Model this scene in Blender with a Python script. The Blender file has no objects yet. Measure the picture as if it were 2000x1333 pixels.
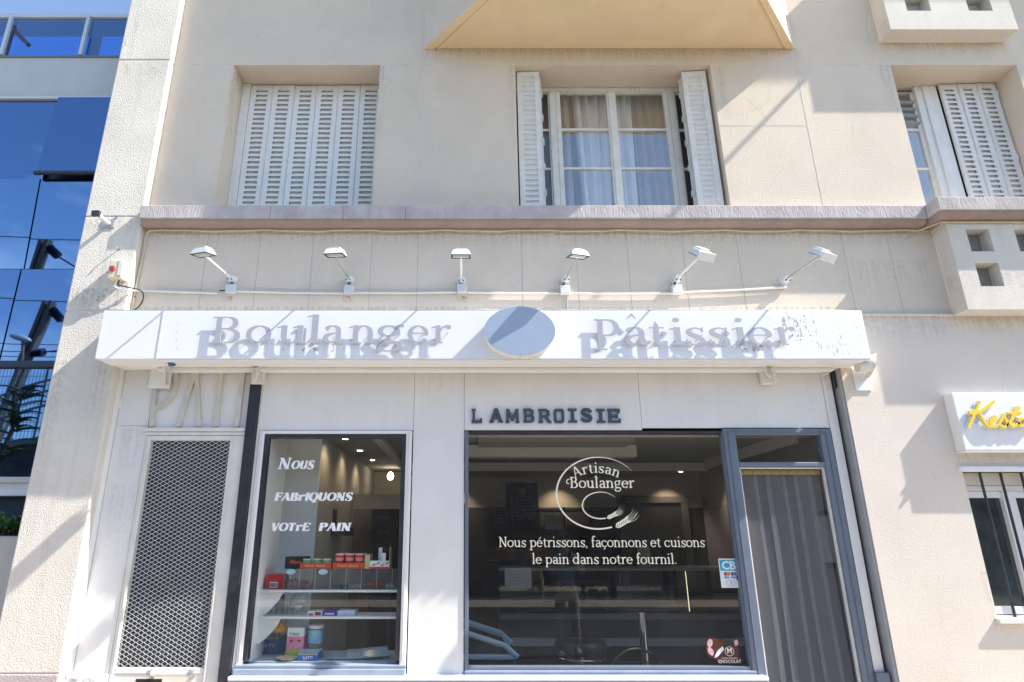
import bpy, bmesh, math, random
import numpy as np
from mathutils import Vector, Matrix

random.seed(7)
rad = math.radians
SC = bpy.context.scene
COL = SC.collection

# ------------------------------------------------------------------ camera, sky, sun, exposure
CAM_Y, CAM_Z, PITCH, FPX, PPX, PPY = -5.0, 1.6, rad(17.7), 1204.0, 915.0, 666.0
cd = bpy.data.cameras.new('camera')
cam = bpy.data.objects.new('camera', cd); COL.objects.link(cam)
cam.location = (0, CAM_Y, CAM_Z); cam.rotation_euler = (rad(90) + PITCH, 0, 0)
cd.sensor_width = 36.0; cd.lens = FPX / 2000 * 36.0; cd.shift_x = 0.0425
cd.clip_start = 0.05; cd.clip_end = 2000
SC.camera = cam

LIGHT_DIR = Vector((-4.6, 1.0, -4.8)).normalized()
world = bpy.data.worlds.new('World'); SC.world = world; world.use_nodes = True
wn = world.node_tree; wn.nodes.clear()
w_out = wn.nodes.new('ShaderNodeOutputWorld'); w_bg = wn.nodes.new('ShaderNodeBackground')
w_sky = wn.nodes.new('ShaderNodeTexSky'); w_sky.sky_type = 'NISHITA'; w_sky.sun_disc = False
w_sky.sun_elevation = rad(45.5); w_sky.sun_rotation = math.atan2(4.6, -1.0)
w_sky.air_density = 1.0; w_sky.dust_density = 0.8; w_sky.ozone_density = 1.2
w_bg.inputs['Strength'].default_value = 0.15
w_tc = wn.nodes.new('ShaderNodeTexCoord')
w_map = wn.nodes.new('ShaderNodeMapping'); w_map.inputs['Scale'].default_value = (1.0, 1.0, 2.2)
w_noise = wn.nodes.new('ShaderNodeTexNoise'); w_noise.inputs['Scale'].default_value = 2.6
w_noise.inputs['Detail'].default_value = 7; w_noise.inputs['Roughness'].default_value = 0.55
w_ramp = wn.nodes.new('ShaderNodeValToRGB')
w_ramp.color_ramp.elements[0].position = 0.60; w_ramp.color_ramp.elements[0].color = (0, 0, 0, 1)
w_ramp.color_ramp.elements[1].position = 0.85; w_ramp.color_ramp.elements[1].color = (1, 1, 1, 1)
w_mix = wn.nodes.new('ShaderNodeMixRGB'); w_mix.inputs['Color2'].default_value = (6.5, 6.7, 7.0, 1)
wn.links.new(w_tc.outputs['Generated'], w_map.inputs['Vector'])
wn.links.new(w_map.outputs['Vector'], w_noise.inputs['Vector'])
wn.links.new(w_noise.outputs['Fac'], w_ramp.inputs['Fac'])
wn.links.new(w_ramp.outputs['Color'], w_mix.inputs['Fac'])
wn.links.new(w_sky.outputs['Color'], w_mix.inputs['Color1'])
wn.links.new(w_mix.outputs['Color'], w_bg.inputs['Color'])
wn.links.new(w_bg.outputs['Background'], w_out.inputs['Surface'])

sl = bpy.data.lights.new('sun', 'SUN'); sl.energy = 5.0; sl.angle = rad(0.53); sl.color = (1.0, 0.95, 0.87)
sun = bpy.data.objects.new('sun', sl); COL.objects.link(sun)
sun.rotation_euler = LIGHT_DIR.to_track_quat('-Z', 'Y').to_euler(); sun.location = (20, -10, 25)

SC.view_settings.view_transform = 'Standard'; SC.view_settings.look = 'None'
SC.view_settings.gamma = 1.0; SC.view_settings.use_curve_mapping = False
SC.view_settings.exposure = 1.10
SC.render.engine = 'CYCLES'
SC.cycles.use_denoising = True
SC.cycles.max_bounces = 10; SC.cycles.transparent_max_bounces = 16
SC.cycles.diffuse_bounces = 5
SC.cycles.sample_clamp_indirect = 6

# ------------------------------------------------------------------ back-projection of a photo pixel on the plane Y
def W(px, py, Y):
    a = (px - PPX) / FPX; b = (PPY - py) / FPX
    dy = math.cos(PITCH) - b * math.sin(PITCH); dz = math.sin(PITCH) + b * math.cos(PITCH)
    t = (Y - CAM_Y) / dy
    return a * t, CAM_Z + t * dz
def X_(px, py, Y): return W(px, py, Y)[0]
def Z_(py, Y): return W(PPX, py, Y)[1]

# ------------------------------------------------------------------ materials
MATS = {}
def mat(name, col, rough=0.6, bump=0.0, bscale=80.0, var=0.0, vscale=3.0, metal=0.0, spec=0.5, col2=None,
        fine=0.0, fscale=300.0, streak=0.0, coat=0.0, emit=None, estr=0.0, bdetail=4, bmap=None, crack=0.0):
    if name in MATS: return MATS[name]
    m = bpy.data.materials.new(name); m.use_nodes = True
    nt = m.node_tree; b = nt.nodes['Principled BSDF']
    b.inputs['Roughness'].default_value = rough; b.inputs['Metallic'].default_value = metal
    b.inputs['Specular IOR Level'].default_value = spec
    if coat: b.inputs['Coat Weight'].default_value = coat
    c = (*col, 1)
    b.inputs['Base Color'].default_value = c
    tc = nt.nodes.new('ShaderNodeTexCoord')
    cur = None
    def mixin(fac, a, bcol):
        mx = nt.nodes.new('ShaderNodeMixRGB')
        nt.links.new(fac, mx.inputs['Fac'])
        if isinstance(a, tuple): mx.inputs['Color1'].default_value = a
        else: nt.links.new(a, mx.inputs['Color1'])
        mx.inputs['Color2'].default_value = bcol
        return mx.outputs['Color']
    def ramp(src, p0, p1):
        r = nt.nodes.new('ShaderNodeMapRange'); r.inputs['From Min'].default_value = p0; r.inputs['From Max'].default_value = p1
        nt.links.new(src, r.inputs['Value']); return r.outputs['Result']
    if var:
        n = nt.nodes.new('ShaderNodeTexNoise'); n.inputs['Scale'].default_value = vscale; n.inputs['Detail'].default_value = 6
        n.inputs['Roughness'].default_value = 0.65
        nt.links.new(tc.outputs['Object'], n.inputs['Vector'])
        d = tuple(x * (1 - var) for x in col) if col2 is None else col2
        cur = mixin(ramp(n.outputs['Fac'], 0.38, 0.68), c, (*d, 1))
    if fine:
        n = nt.nodes.new('ShaderNodeTexNoise'); n.inputs['Scale'].default_value = fscale; n.inputs['Detail'].default_value = 2
        nt.links.new(tc.outputs['Object'], n.inputs['Vector'])
        d = tuple(x * (1 - fine) for x in col)
        cur = mixin(ramp(n.outputs['Fac'], 0.45, 0.75), cur if cur is not None else c, (*d, 1))
    if streak:
        mp = nt.nodes.new('ShaderNodeMapping'); mp.inputs['Scale'].default_value = (14, 14, 0.9)
        n = nt.nodes.new('ShaderNodeTexNoise'); n.inputs['Scale'].default_value = 1.0; n.inputs['Detail'].default_value = 5
        nt.links.new(tc.outputs['Object'], mp.inputs['Vector']); nt.links.new(mp.outputs['Vector'], n.inputs['Vector'])
        d = tuple(x * (1 - streak) for x in col)
        cur = mixin(ramp(n.outputs['Fac'], 0.52, 0.8), cur if cur is not None else c, (*d, 1))
    if crack:
        wv = nt.nodes.new('ShaderNodeTexNoise'); wv.inputs['Scale'].default_value = 3.0; wv.inputs['Detail'].default_value = 6
        av = nt.nodes.new('ShaderNodeMixRGB'); av.inputs['Fac'].default_value = .22
        nt.links.new(tc.outputs['Object'], wv.inputs['Vector']); nt.links.new(tc.outputs['Object'], av.inputs['Color1']); nt.links.new(wv.outputs['Color'], av.inputs['Color2'])
        vo = nt.nodes.new('ShaderNodeTexVoronoi'); vo.feature = 'DISTANCE_TO_EDGE'; vo.inputs['Scale'].default_value = 1.1
        nt.links.new(av.outputs['Color'], vo.inputs['Vector'])
        e_ = ramp(vo.outputs['Distance'], .006, .001)
        mk = nt.nodes.new('ShaderNodeTexNoise'); mk.inputs['Scale'].default_value = 1.3; nt.links.new(tc.outputs['Object'], mk.inputs['Vector'])
        ml = nt.nodes.new('ShaderNodeMath'); ml.operation = 'MULTIPLY'; nt.links.new(e_, ml.inputs[0]); nt.links.new(ramp(mk.outputs['Fac'], .5, .62), ml.inputs[1])
        m2 = nt.nodes.new('ShaderNodeMath'); m2.operation = 'MULTIPLY'; m2.inputs[1].default_value = crack; nt.links.new(ml.outputs[0], m2.inputs[0])
        cur = mixin(m2.outputs[0], cur if cur is not None else c, (*[x * .45 for x in col], 1))
    if cur is not None: nt.links.new(cur, b.inputs['Base Color'])
    if bump:
        n = nt.nodes.new('ShaderNodeTexNoise'); n.inputs['Scale'].default_value = bscale; n.inputs['Detail'].default_value = bdetail
        if bmap:
            mp = nt.nodes.new('ShaderNodeMapping'); mp.inputs['Scale'].default_value = bmap
            nt.links.new(tc.outputs['Object'], mp.inputs['Vector']); nt.links.new(mp.outputs['Vector'], n.inputs['Vector'])
        else: nt.links.new(tc.outputs['Object'], n.inputs['Vector'])
        bp = nt.nodes.new('ShaderNodeBump'); bp.inputs['Strength'].default_value = 1.0; bp.inputs['Distance'].default_value = bump
        nt.links.new(n.outputs['Fac'], bp.inputs['Height']); nt.links.new(bp.outputs['Normal'], b.inputs['Normal'])
    if emit:
        b.inputs['Emission Color'].default_value = (*emit, 1); b.inputs['Emission Strength'].default_value = estr
    MATS[name] = m
    return m

def glass(name, tint=(0.9, 0.93, 0.92), refl=0.06, rough=0.0, bump=0.0, gcol=(1, 1, 1), haze=0.0, ior=1.5, hcol=(0.8, 0.85, 0.9)):
    """thin window pane: transparent, fresnel reflection, optional dust"""
    m = bpy.data.materials.new(name); m.use_nodes = True; nt = m.node_tree; nt.nodes.clear()
    out = nt.nodes.new('ShaderNodeOutputMaterial'); tr = nt.nodes.new('ShaderNodeBsdfTransparent'); gl = nt.nodes.new('ShaderNodeBsdfGlossy')
    mx = nt.nodes.new('ShaderNodeMixShader'); lw = nt.nodes.new('ShaderNodeFresnel'); lw.inputs['IOR'].default_value = ior
    ad = nt.nodes.new('ShaderNodeMath'); ad.operation = 'ADD'; ad.inputs[1].default_value = refl
    tr.inputs['Color'].default_value = (*tint, 1); gl.inputs['Roughness'].default_value = rough; gl.inputs['Color'].default_value = (*gcol, 1)
    gm_ = nt.nodes.new('ShaderNodeNewGeometry'); iv = nt.nodes.new('ShaderNodeMath'); iv.operation = 'SUBTRACT'; iv.inputs[0].default_value = 1.0
    ml = nt.nodes.new('ShaderNodeMath'); ml.operation = 'MULTIPLY'
    nt.links.new(gm_.outputs['Backfacing'], iv.inputs[1]); nt.links.new(lw.outputs['Fac'], ad.inputs[0])
    nt.links.new(ad.outputs[0], ml.inputs[0]); nt.links.new(iv.outputs[0], ml.inputs[1]); nt.links.new(ml.outputs[0], mx.inputs['Fac'])
    last = tr.outputs['BSDF']
    if haze:
        df = nt.nodes.new('ShaderNodeBsdfDiffuse'); df.inputs['Color'].default_value = (*hcol, 1)
        m2 = nt.nodes.new('ShaderNodeMixShader'); tc = nt.nodes.new('ShaderNodeTexCoord'); n = nt.nodes.new('ShaderNodeTexNoise')
        n.inputs['Scale'].default_value = 6; n.inputs['Detail'].default_value = 8; n.inputs['Roughness'].default_value = 0.7
        mr = nt.nodes.new('ShaderNodeMapRange'); mr.inputs['From Min'].default_value = 0.35; mr.inputs['From Max'].default_value = 0.75
        mr.inputs['To Min'].default_value = haze * 0.25; mr.inputs['To Max'].default_value = haze
        nt.links.new(tc.outputs['Object'], n.inputs['Vector']); nt.links.new(n.outputs['Fac'], mr.inputs['Value'])
        nt.links.new(mr.outputs['Result'], m2.inputs['Fac']); nt.links.new(tr.outputs['BSDF'], m2.inputs[1]); nt.links.new(df.outputs['BSDF'], m2.inputs[2])
        last = m2.outputs['Shader']
    nt.links.new(last, mx.inputs[1]); nt.links.new(gl.outputs['BSDF'], mx.inputs[2])
    if bump:
        tc = nt.nodes.new('ShaderNodeTexCoord'); n = nt.nodes.new('ShaderNodeTexNoise'); n.inputs['Scale'].default_value = 1.1; n.inputs['Detail'].default_value = 1
        bp = nt.nodes.new('ShaderNodeBump'); bp.inputs['Distance'].default_value = bump
        nt.links.new(tc.outputs['Object'], n.inputs['Vector']); nt.links.new(n.outputs['Fac'], bp.inputs['Height']); nt.links.new(bp.outputs['Normal'], gl.inputs['Normal'])
    nt.links.new(mx.outputs['Shader'], out.inputs['Surface'])
    MATS[name] = m
    return m

M_STUCCO = mat('stucco', (0.78, 0.68, 0.565), 0.95, 0.007, 130, 0.12, 1.1, spec=0.1, fine=0.18, fscale=200, streak=0.07, crack=.22)
M_STUCCO_SM = mat('stucco_smooth', (0.77, 0.695, 0.61), 0.95, 0.0016, 110, 0.12, 1.0, spec=0.1, fine=0.08, fscale=260, streak=.08, crack=.15)
M_ROUGH = mat('stucco_rough', (0.80, 0.745, 0.665), 0.95, 0.010, 120, 0.16, 1.4, spec=0.1, fine=0.14, fscale=160, streak=0.16, crack=.25)
M_PLINTH = mat('plinth_paint', (0.52, 0.44, 0.45), 0.95, 0.012, 95, 0.1, 2, spec=0.1)
M_CORNICE = mat('cornice_stone', (0.58, 0.52, 0.50), 0.9, 0.006, 1, 0.25, 5, spec=0.1, streak=0.30, bmap=(90, 90, 22))
M_MOULD = mat('cornice_moulding_paint', (0.36, 0.27, 0.24), 0.8, 0.001, 60, 0.2, 5)
M_SOFFIT = mat('soffit_render', (0.80, 0.64, 0.42), 0.95, 0.002, 90, 0.10, 2.5, spec=0.1, fine=0.06)
M_JOINT = mat('joint_mortar', (0.74, 0.70, 0.64), 0.95, var=0.25, vscale=9)
M_WHITE = mat('white_sheet_paint', (0.80, 0.80, 0.80), 0.45, 0.0006, 8, 0.04, 6, fine=0.02)
M_PANEL = mat('white_panel_paint', (0.76, 0.75, 0.74), 0.5, 0.0008, 12, 0.06, 3, streak=0.07)
M_OLDWHITE = mat('old_white_paint', (0.74, 0.725, 0.69), 0.6, 0.0008, 40, 0.22, 7, col2=(0.66, 0.64, 0.59))
M_SHUT = mat('shutter_paint', (0.80, 0.795, 0.77), 0.5, 0.0005, 30, 0.12, 5, streak=0.16)
M_SHUT2 = mat('shutter_paint_chipped', (0.80, 0.795, 0.78), 0.5, 0.001, 40, 0.3, 11, col2=(0.70, 0.67, 0.61), streak=.1)
M_LETTER = mat('letter_paint', (0.40, 0.42, 0.47), 0.45, 0.0004, 20, 0.06, 12)
M_LETTER_EDGE = mat('letter_edge', (0.75, 0.72, 0.68), 0.5)
M_NAVY = mat('navy_letter', (0.055, 0.075, 0.115), 0.5, 0.0005, 30, 0.2, 12)
M_BLACK = mat('black_paint', (0.018, 0.02, 0.026), 0.45, 0.0006, 40, 0.3, 10, col2=(0.035, 0.04, 0.055))
M_BLUEGREY = mat('blue_grey_paint', (0.145, 0.178, 0.235), 0.42, 0.0006, 20, 0.12, 7)
M_GREYBLUE = mat('sill_paint', (0.30, 0.35, 0.44), 0.5, 0.0008, 20, 0.2, 6)
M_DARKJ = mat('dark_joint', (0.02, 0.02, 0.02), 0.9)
M_METAL = mat('zinc_metal', (0.55, 0.55, 0.54), 0.4, 0.0005, 40, 0.2, 12, metal=0.8)
M_CHROME = mat('chrome', (0.75, 0.75, 0.75), 0.12, metal=1.0)
M_STEEL = mat('weathered_steel', (0.13, 0.105, 0.09), 0.7, 0.002, 30, 0.3, 4)
M_PLASTIC = mat('white_plastic', (0.74, 0.745, 0.74), 0.4, var=0.06, vscale=9)
M_GREYPL = mat('grey_plastic', (0.62, 0.65, 0.68), 0.45, var=0.08, vscale=15)
M_CREAM = mat('cream_plastic', (0.72, 0.62, 0.38), 0.5, var=0.25, vscale=14, col2=(0.72, 0.69, 0.6))
M_RED = mat('red_button', (0.45, 0.06, 0.08), 0.4)
M_CABLE = mat('black_cable', (0.03, 0.03, 0.03), 0.6)
M_CABLEW = mat('painted_cable', (0.66, 0.56, 0.40), 0.7, var=0.2, vscale=20)
M_YELLOW = mat('yellow_letter', (0.82, 0.60, 0.05), 0.35)
M_RUST = mat('rust', (0.30, 0.13, 0.05), 0.9, var=0.4, vscale=40)
M_PRINT = mat('window_print', (0.90, 0.84, 0.68), 0.6)
M_PRINTW = mat('window_print_white', (0.85, 0.86, 0.88), 0.6)
M_SKYW = mat('bluewhite_sill', (0.78, 0.80, 0.83), 0.4)

def add_stains(m, lst):
    """rain and rust marks: (x0, x1, z_top, length, strength, colour)"""
    nt = m.node_tree; N = nt.nodes.new; L = nt.links.new; b = nt.nodes['Principled BSDF']
    tc = N('ShaderNodeTexCoord'); sp = N('ShaderNodeSeparateXYZ'); L(tc.outputs['Object'], sp.inputs[0])
    mp = N('ShaderNodeMapping'); mp.inputs['Scale'].default_value = (38, 38, 2.2); n = N('ShaderNodeTexNoise'); n.inputs['Scale'].default_value = 1; n.inputs['Detail'].default_value = 5
    L(tc.outputs['Object'], mp.inputs['Vector']); L(mp.outputs['Vector'], n.inputs['Vector'])
    n2 = N('ShaderNodeTexNoise'); n2.inputs['Scale'].default_value = 30; n2.inputs['Detail'].default_value = 4; L(tc.outputs['Object'], n2.inputs['Vector'])
    sm = N('ShaderNodeMath'); sm.operation = 'ADD'; L(n.outputs['Fac'], sm.inputs[0]); L(n2.outputs['Fac'], sm.inputs[1])
    st = N('ShaderNodeMapRange'); st.inputs['From Min'].default_value = .85; st.inputs['From Max'].default_value = 1.25; L(sm.outputs[0], st.inputs['Value'])
    lk = b.inputs['Base Color'].links; cur = lk[0].from_socket if lk else None
    def mr(src, a, c, lo=0, hi=1):
        r = N('ShaderNodeMapRange'); r.interpolation_type = 'SMOOTHSTEP'
        for k_, v_ in (('From Min', a), ('From Max', c), ('To Min', lo), ('To Max', hi)): r.inputs[k_].default_value = v_
        L(src, r.inputs['Value']); return r.outputs['Result']
    def mul(a, c):
        q = N('ShaderNodeMath'); q.operation = 'MULTIPLY'; L(a, q.inputs[0])
        if isinstance(c, float): q.inputs[1].default_value = c
        else: L(c, q.inputs[1])
        return q.outputs[0]
    for x0, x1, zt, ln, k, c in lst:
        e = min(.08, (x1 - x0) * .35)
        f = mul(mr(sp.outputs['X'], x0, x0 + e), mr(sp.outputs['X'], x1, x1 - e))
        f = mul(f, mr(sp.outputs['Z'], zt - ln, zt)); f = mul(f, mr(sp.outputs['Z'], zt + .012, zt + .002))
        f = mul(mul(f, st.outputs['Result']), float(k))
        mx = N('ShaderNodeMixRGB'); L(f, mx.inputs['Fac']); L(cur, mx.inputs['Color1']); mx.inputs['Color2'].default_value = (*c, 1)
        cur = mx.outputs['Color']
    L(cur, b.inputs['Base Color'])

# ------------------------------------------------------------------ mesh builder
class MB:
    def __init__(s): s.v = []; s.f = []
    def add(s, vs, fs):
        o = len(s.v); s.v += [tuple(p) for p in vs]; s.f += [tuple(i + o for i in f) for f in fs]; return s
    def box(s, x0, x1, y0, y1, z0, z1, M=None):
        vs = [(x0, y0, z0), (x1, y0, z0), (x1, y1, z0), (x0, y1, z0), (x0, y0, z1), (x1, y0, z1), (x1, y1, z1), (x0, y1, z1)]
        if M is not None: vs = [M @ Vector(p) for p in vs]
        return s.add(vs, [(0, 3, 2, 1), (4, 5, 6, 7), (0, 1, 5, 4), (1, 2, 6, 5), (2, 3, 7, 6), (3, 0, 4, 7)])
    def tube(s, pts, r, n=8, caps=True):
        pts = [Vector(p) for p in pts]; rs = r if isinstance(r, (list, tuple)) else [r] * len(pts)
        rings = []; up = Vector((0.123, 0.31, 0.94)).normalized()
        for i, p in enumerate(pts):
            d = (pts[min(i + 1, len(pts) - 1)] - pts[max(i - 1, 0)]).normalized()
            a = d.cross(up).normalized(); b = d.cross(a).normalized()
            rings.append([p + (a * math.cos(2 * math.pi * k / n) + b * math.sin(2 * math.pi * k / n)) * rs[i] for k in range(n)])
        vs = [q for ring in rings for q in ring]; fs = []
        for i in range(len(pts) - 1):
            for k in range(n):
                fs.append((i * n + k, (i + 1) * n + k, (i + 1) * n + (k + 1) % n, i * n + (k + 1) % n))
        if caps: fs += [tuple(range(n)), tuple(reversed(range((len(pts) - 1) * n, len(pts) * n)))]
        return s.add(vs, fs)
    def cyl(s, p0, p1, r0, r1=None, n=20):
        return s.tube([p0, p1], [r0, r0 if r1 is None else r1], n)
    def lathe(s, prof, c, n=24):
        """profile of (r, z) turned round the vertical axis through c"""
        vs = []; fs = []
        for (r, z) in prof:
            for k in range(n):
                a = 2 * math.pi * k / n; vs.append((c[0] + r * math.cos(a), c[1] + r * math.sin(a), c[2] + z))
        for i in range(len(prof) - 1):
            for k in range(n):
                fs.append((i * n + k, i * n + (k + 1) % n, (i + 1) * n + (k + 1) % n, (i + 1) * n + k))
        return s.add(vs, fs)
    def prism(s, poly, axis, a, b):
        """2D polygon extruded along axis; axis 'x': poly (y,z); 'y': poly (x,z); 'z': poly (x,y)"""
        def P(q, t): return {'x': (t, q[0], q[1]), 'y': (q[0], t, q[1]), 'z': (q[0], q[1], t)}[axis]
        n = len(poly); vs = [P(q, a) for q in poly] + [P(q, b) for q in poly]
        fs = [tuple(range(n)), tuple(reversed(range(n, 2 * n)))] + [(i, i + n, (i + 1) % n + n, (i + 1) % n) for i in range(n)]
        return s.add(vs, fs)
    def slab(s, xs, zs, solid, y0, y1):
        """grid of cells solid(i,j) between planes y0 (front) and y1, with reveals in the holes"""
        nx, nz = len(xs) - 1, len(zs) - 1
        S = lambda i, j: 0 <= i < nx and 0 <= j < nz and solid(i, j)
        for i in range(nx):
            for j in range(nz):
                if not S(i, j): continue
                a, b, c, d = xs[i], xs[i + 1], zs[j], zs[j + 1]
                s.add([(a, y0, c), (b, y0, c), (b, y0, d), (a, y0, d)], [(0, 1, 2, 3)])
                s.add([(a, y1, c), (b, y1, c), (b, y1, d), (a, y1, d)], [(3, 2, 1, 0)])
                if not S(i - 1, j): s.add([(a, y0, c), (a, y1, c), (a, y1, d), (a, y0, d)], [(3, 2, 1, 0)])
                if not S(i + 1, j): s.add([(b, y0, c), (b, y1, c), (b, y1, d), (b, y0, d)], [(0, 1, 2, 3)])
                if not S(i, j - 1): s.add([(a, y0, c), (b, y0, c), (b, y1, c), (a, y1, c)], [(3, 2, 1, 0)])
                if not S(i, j + 1): s.add([(a, y0, d), (b, y0, d), (b, y1, d), (a, y1, d)], [(0, 1, 2, 3)])
        return s
    def build(s, name, m, parent=None, smooth=False, bevel=0.0, merge=False, origin=None):
        me = bpy.data.meshes.new(name)
        vs = s.v
        if origin is not None: vs = [(p[0] - origin[0], p[1] - origin[1], p[2] - origin[2]) for p in vs]
        me.from_pydata(vs, [], s.f)
        bm = bmesh.new(); bm.from_mesh(me)
        if merge: bmesh.ops.remove_doubles(bm, verts=bm.verts, dist=1e-5)
        bmesh.ops.recalc_face_normals(bm, faces=bm.faces)
        bm.to_mesh(me); bm.free()
        if smooth:
            for p in me.polygons: p.use_smooth = True
            try: me.set_sharp_from_angle(angle=rad(35))
            except Exception: pass
        me.materials.append(m)
        o = bpy.data.objects.new(name, me); COL.objects.link(o)
        if origin is not None: o.location = origin
        if parent is not None: attach(o, parent)
        if bevel:
            b = o.modifiers.new('bevel', 'BEVEL'); b.width = bevel; b.segments = 2; b.limit_method = 'ANGLE'; b.angle_limit = rad(40)
        return o

def wloc(o):
    v = Vector(o.location)
    while o.parent is not None: o = o.parent; v += Vector(o.location)
    return v
def attach(o, parent):
    """keep the child's world place; parents here only translate"""
    o.parent = parent; o.location = Vector(o.location) - wloc(parent)
def tag(o, label=None, cat=None, group=None, kind=None):
    if label: o['label'] = label
    if cat: o['category'] = cat
    if group: o['group'] = group
    if kind: o['kind'] = kind
    return o
def thing(name, label, cat, loc=(0, 0, 0), group=None):
    o = bpy.data.objects.new(name, None); COL.objects.link(o); o.location = loc; o.empty_display_size = 0.2
    return tag(o, label, cat, group)
def box(name, m, parent, x0, x1, y0, y1, z0, z1, bevel=0.0, **k):
    return MB().box(x0, x1, y0, y1, z0, z1).build(name, m, parent, bevel=bevel, **k)
def share(src, name, parent, dx=0, dy=0, dz=0):
    """another object with the same mesh, moved"""
    o = bpy.data.objects.new(name, src.data); COL.objects.link(o)
    o.location = wloc(src) + Vector((dx, dy, dz))
    o.rotation_euler = src.rotation_euler
    if parent is not None: attach(o, parent)
    return o

# ------------------------------------------------------------------ glyphs drawn as strokes
def cr(pts, n=10):
    """Catmull-Rom through (x, y, w) points"""
    P = [np.array(p, float) for p in pts]; P = [2 * P[0] - P[1]] + P + [2 * P[-1] - P[-2]]; out = []
    for i in range(1, len(P) - 2):
        for k in range(n):
            t = k / n
            out.append(0.5 * ((2 * P[i]) + (-P[i - 1] + P[i + 1]) * t + (2 * P[i - 1] - 5 * P[i] + 4 * P[i + 1] - P[i + 2]) * t * t
                              + (-P[i - 1] + 3 * P[i] - 3 * P[i + 1] + P[i + 2]) * t ** 3))
    out.append(P[-2]); return out
def A(cx, cy, rx, ry, a0, a1, T, t, n=26):
    out = []
    for k in range(n + 1):
        a = rad(a0 + (a1 - a0) * k / n)
        out.append((cx + rx * math.cos(a), cy + ry * math.sin(a), t + (T - t) * abs(math.cos(a)) ** 1.4))
    return ('s', out)
def Rr(x0, y0, x1, y1): return ('r', (x0, y0, x1, y1))
def L_(x0, y0, x1, y1, w, w2=None, clip=None): return ('l', (x0, y0, x1, y1, w, w if w2 is None else w2, clip))
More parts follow.
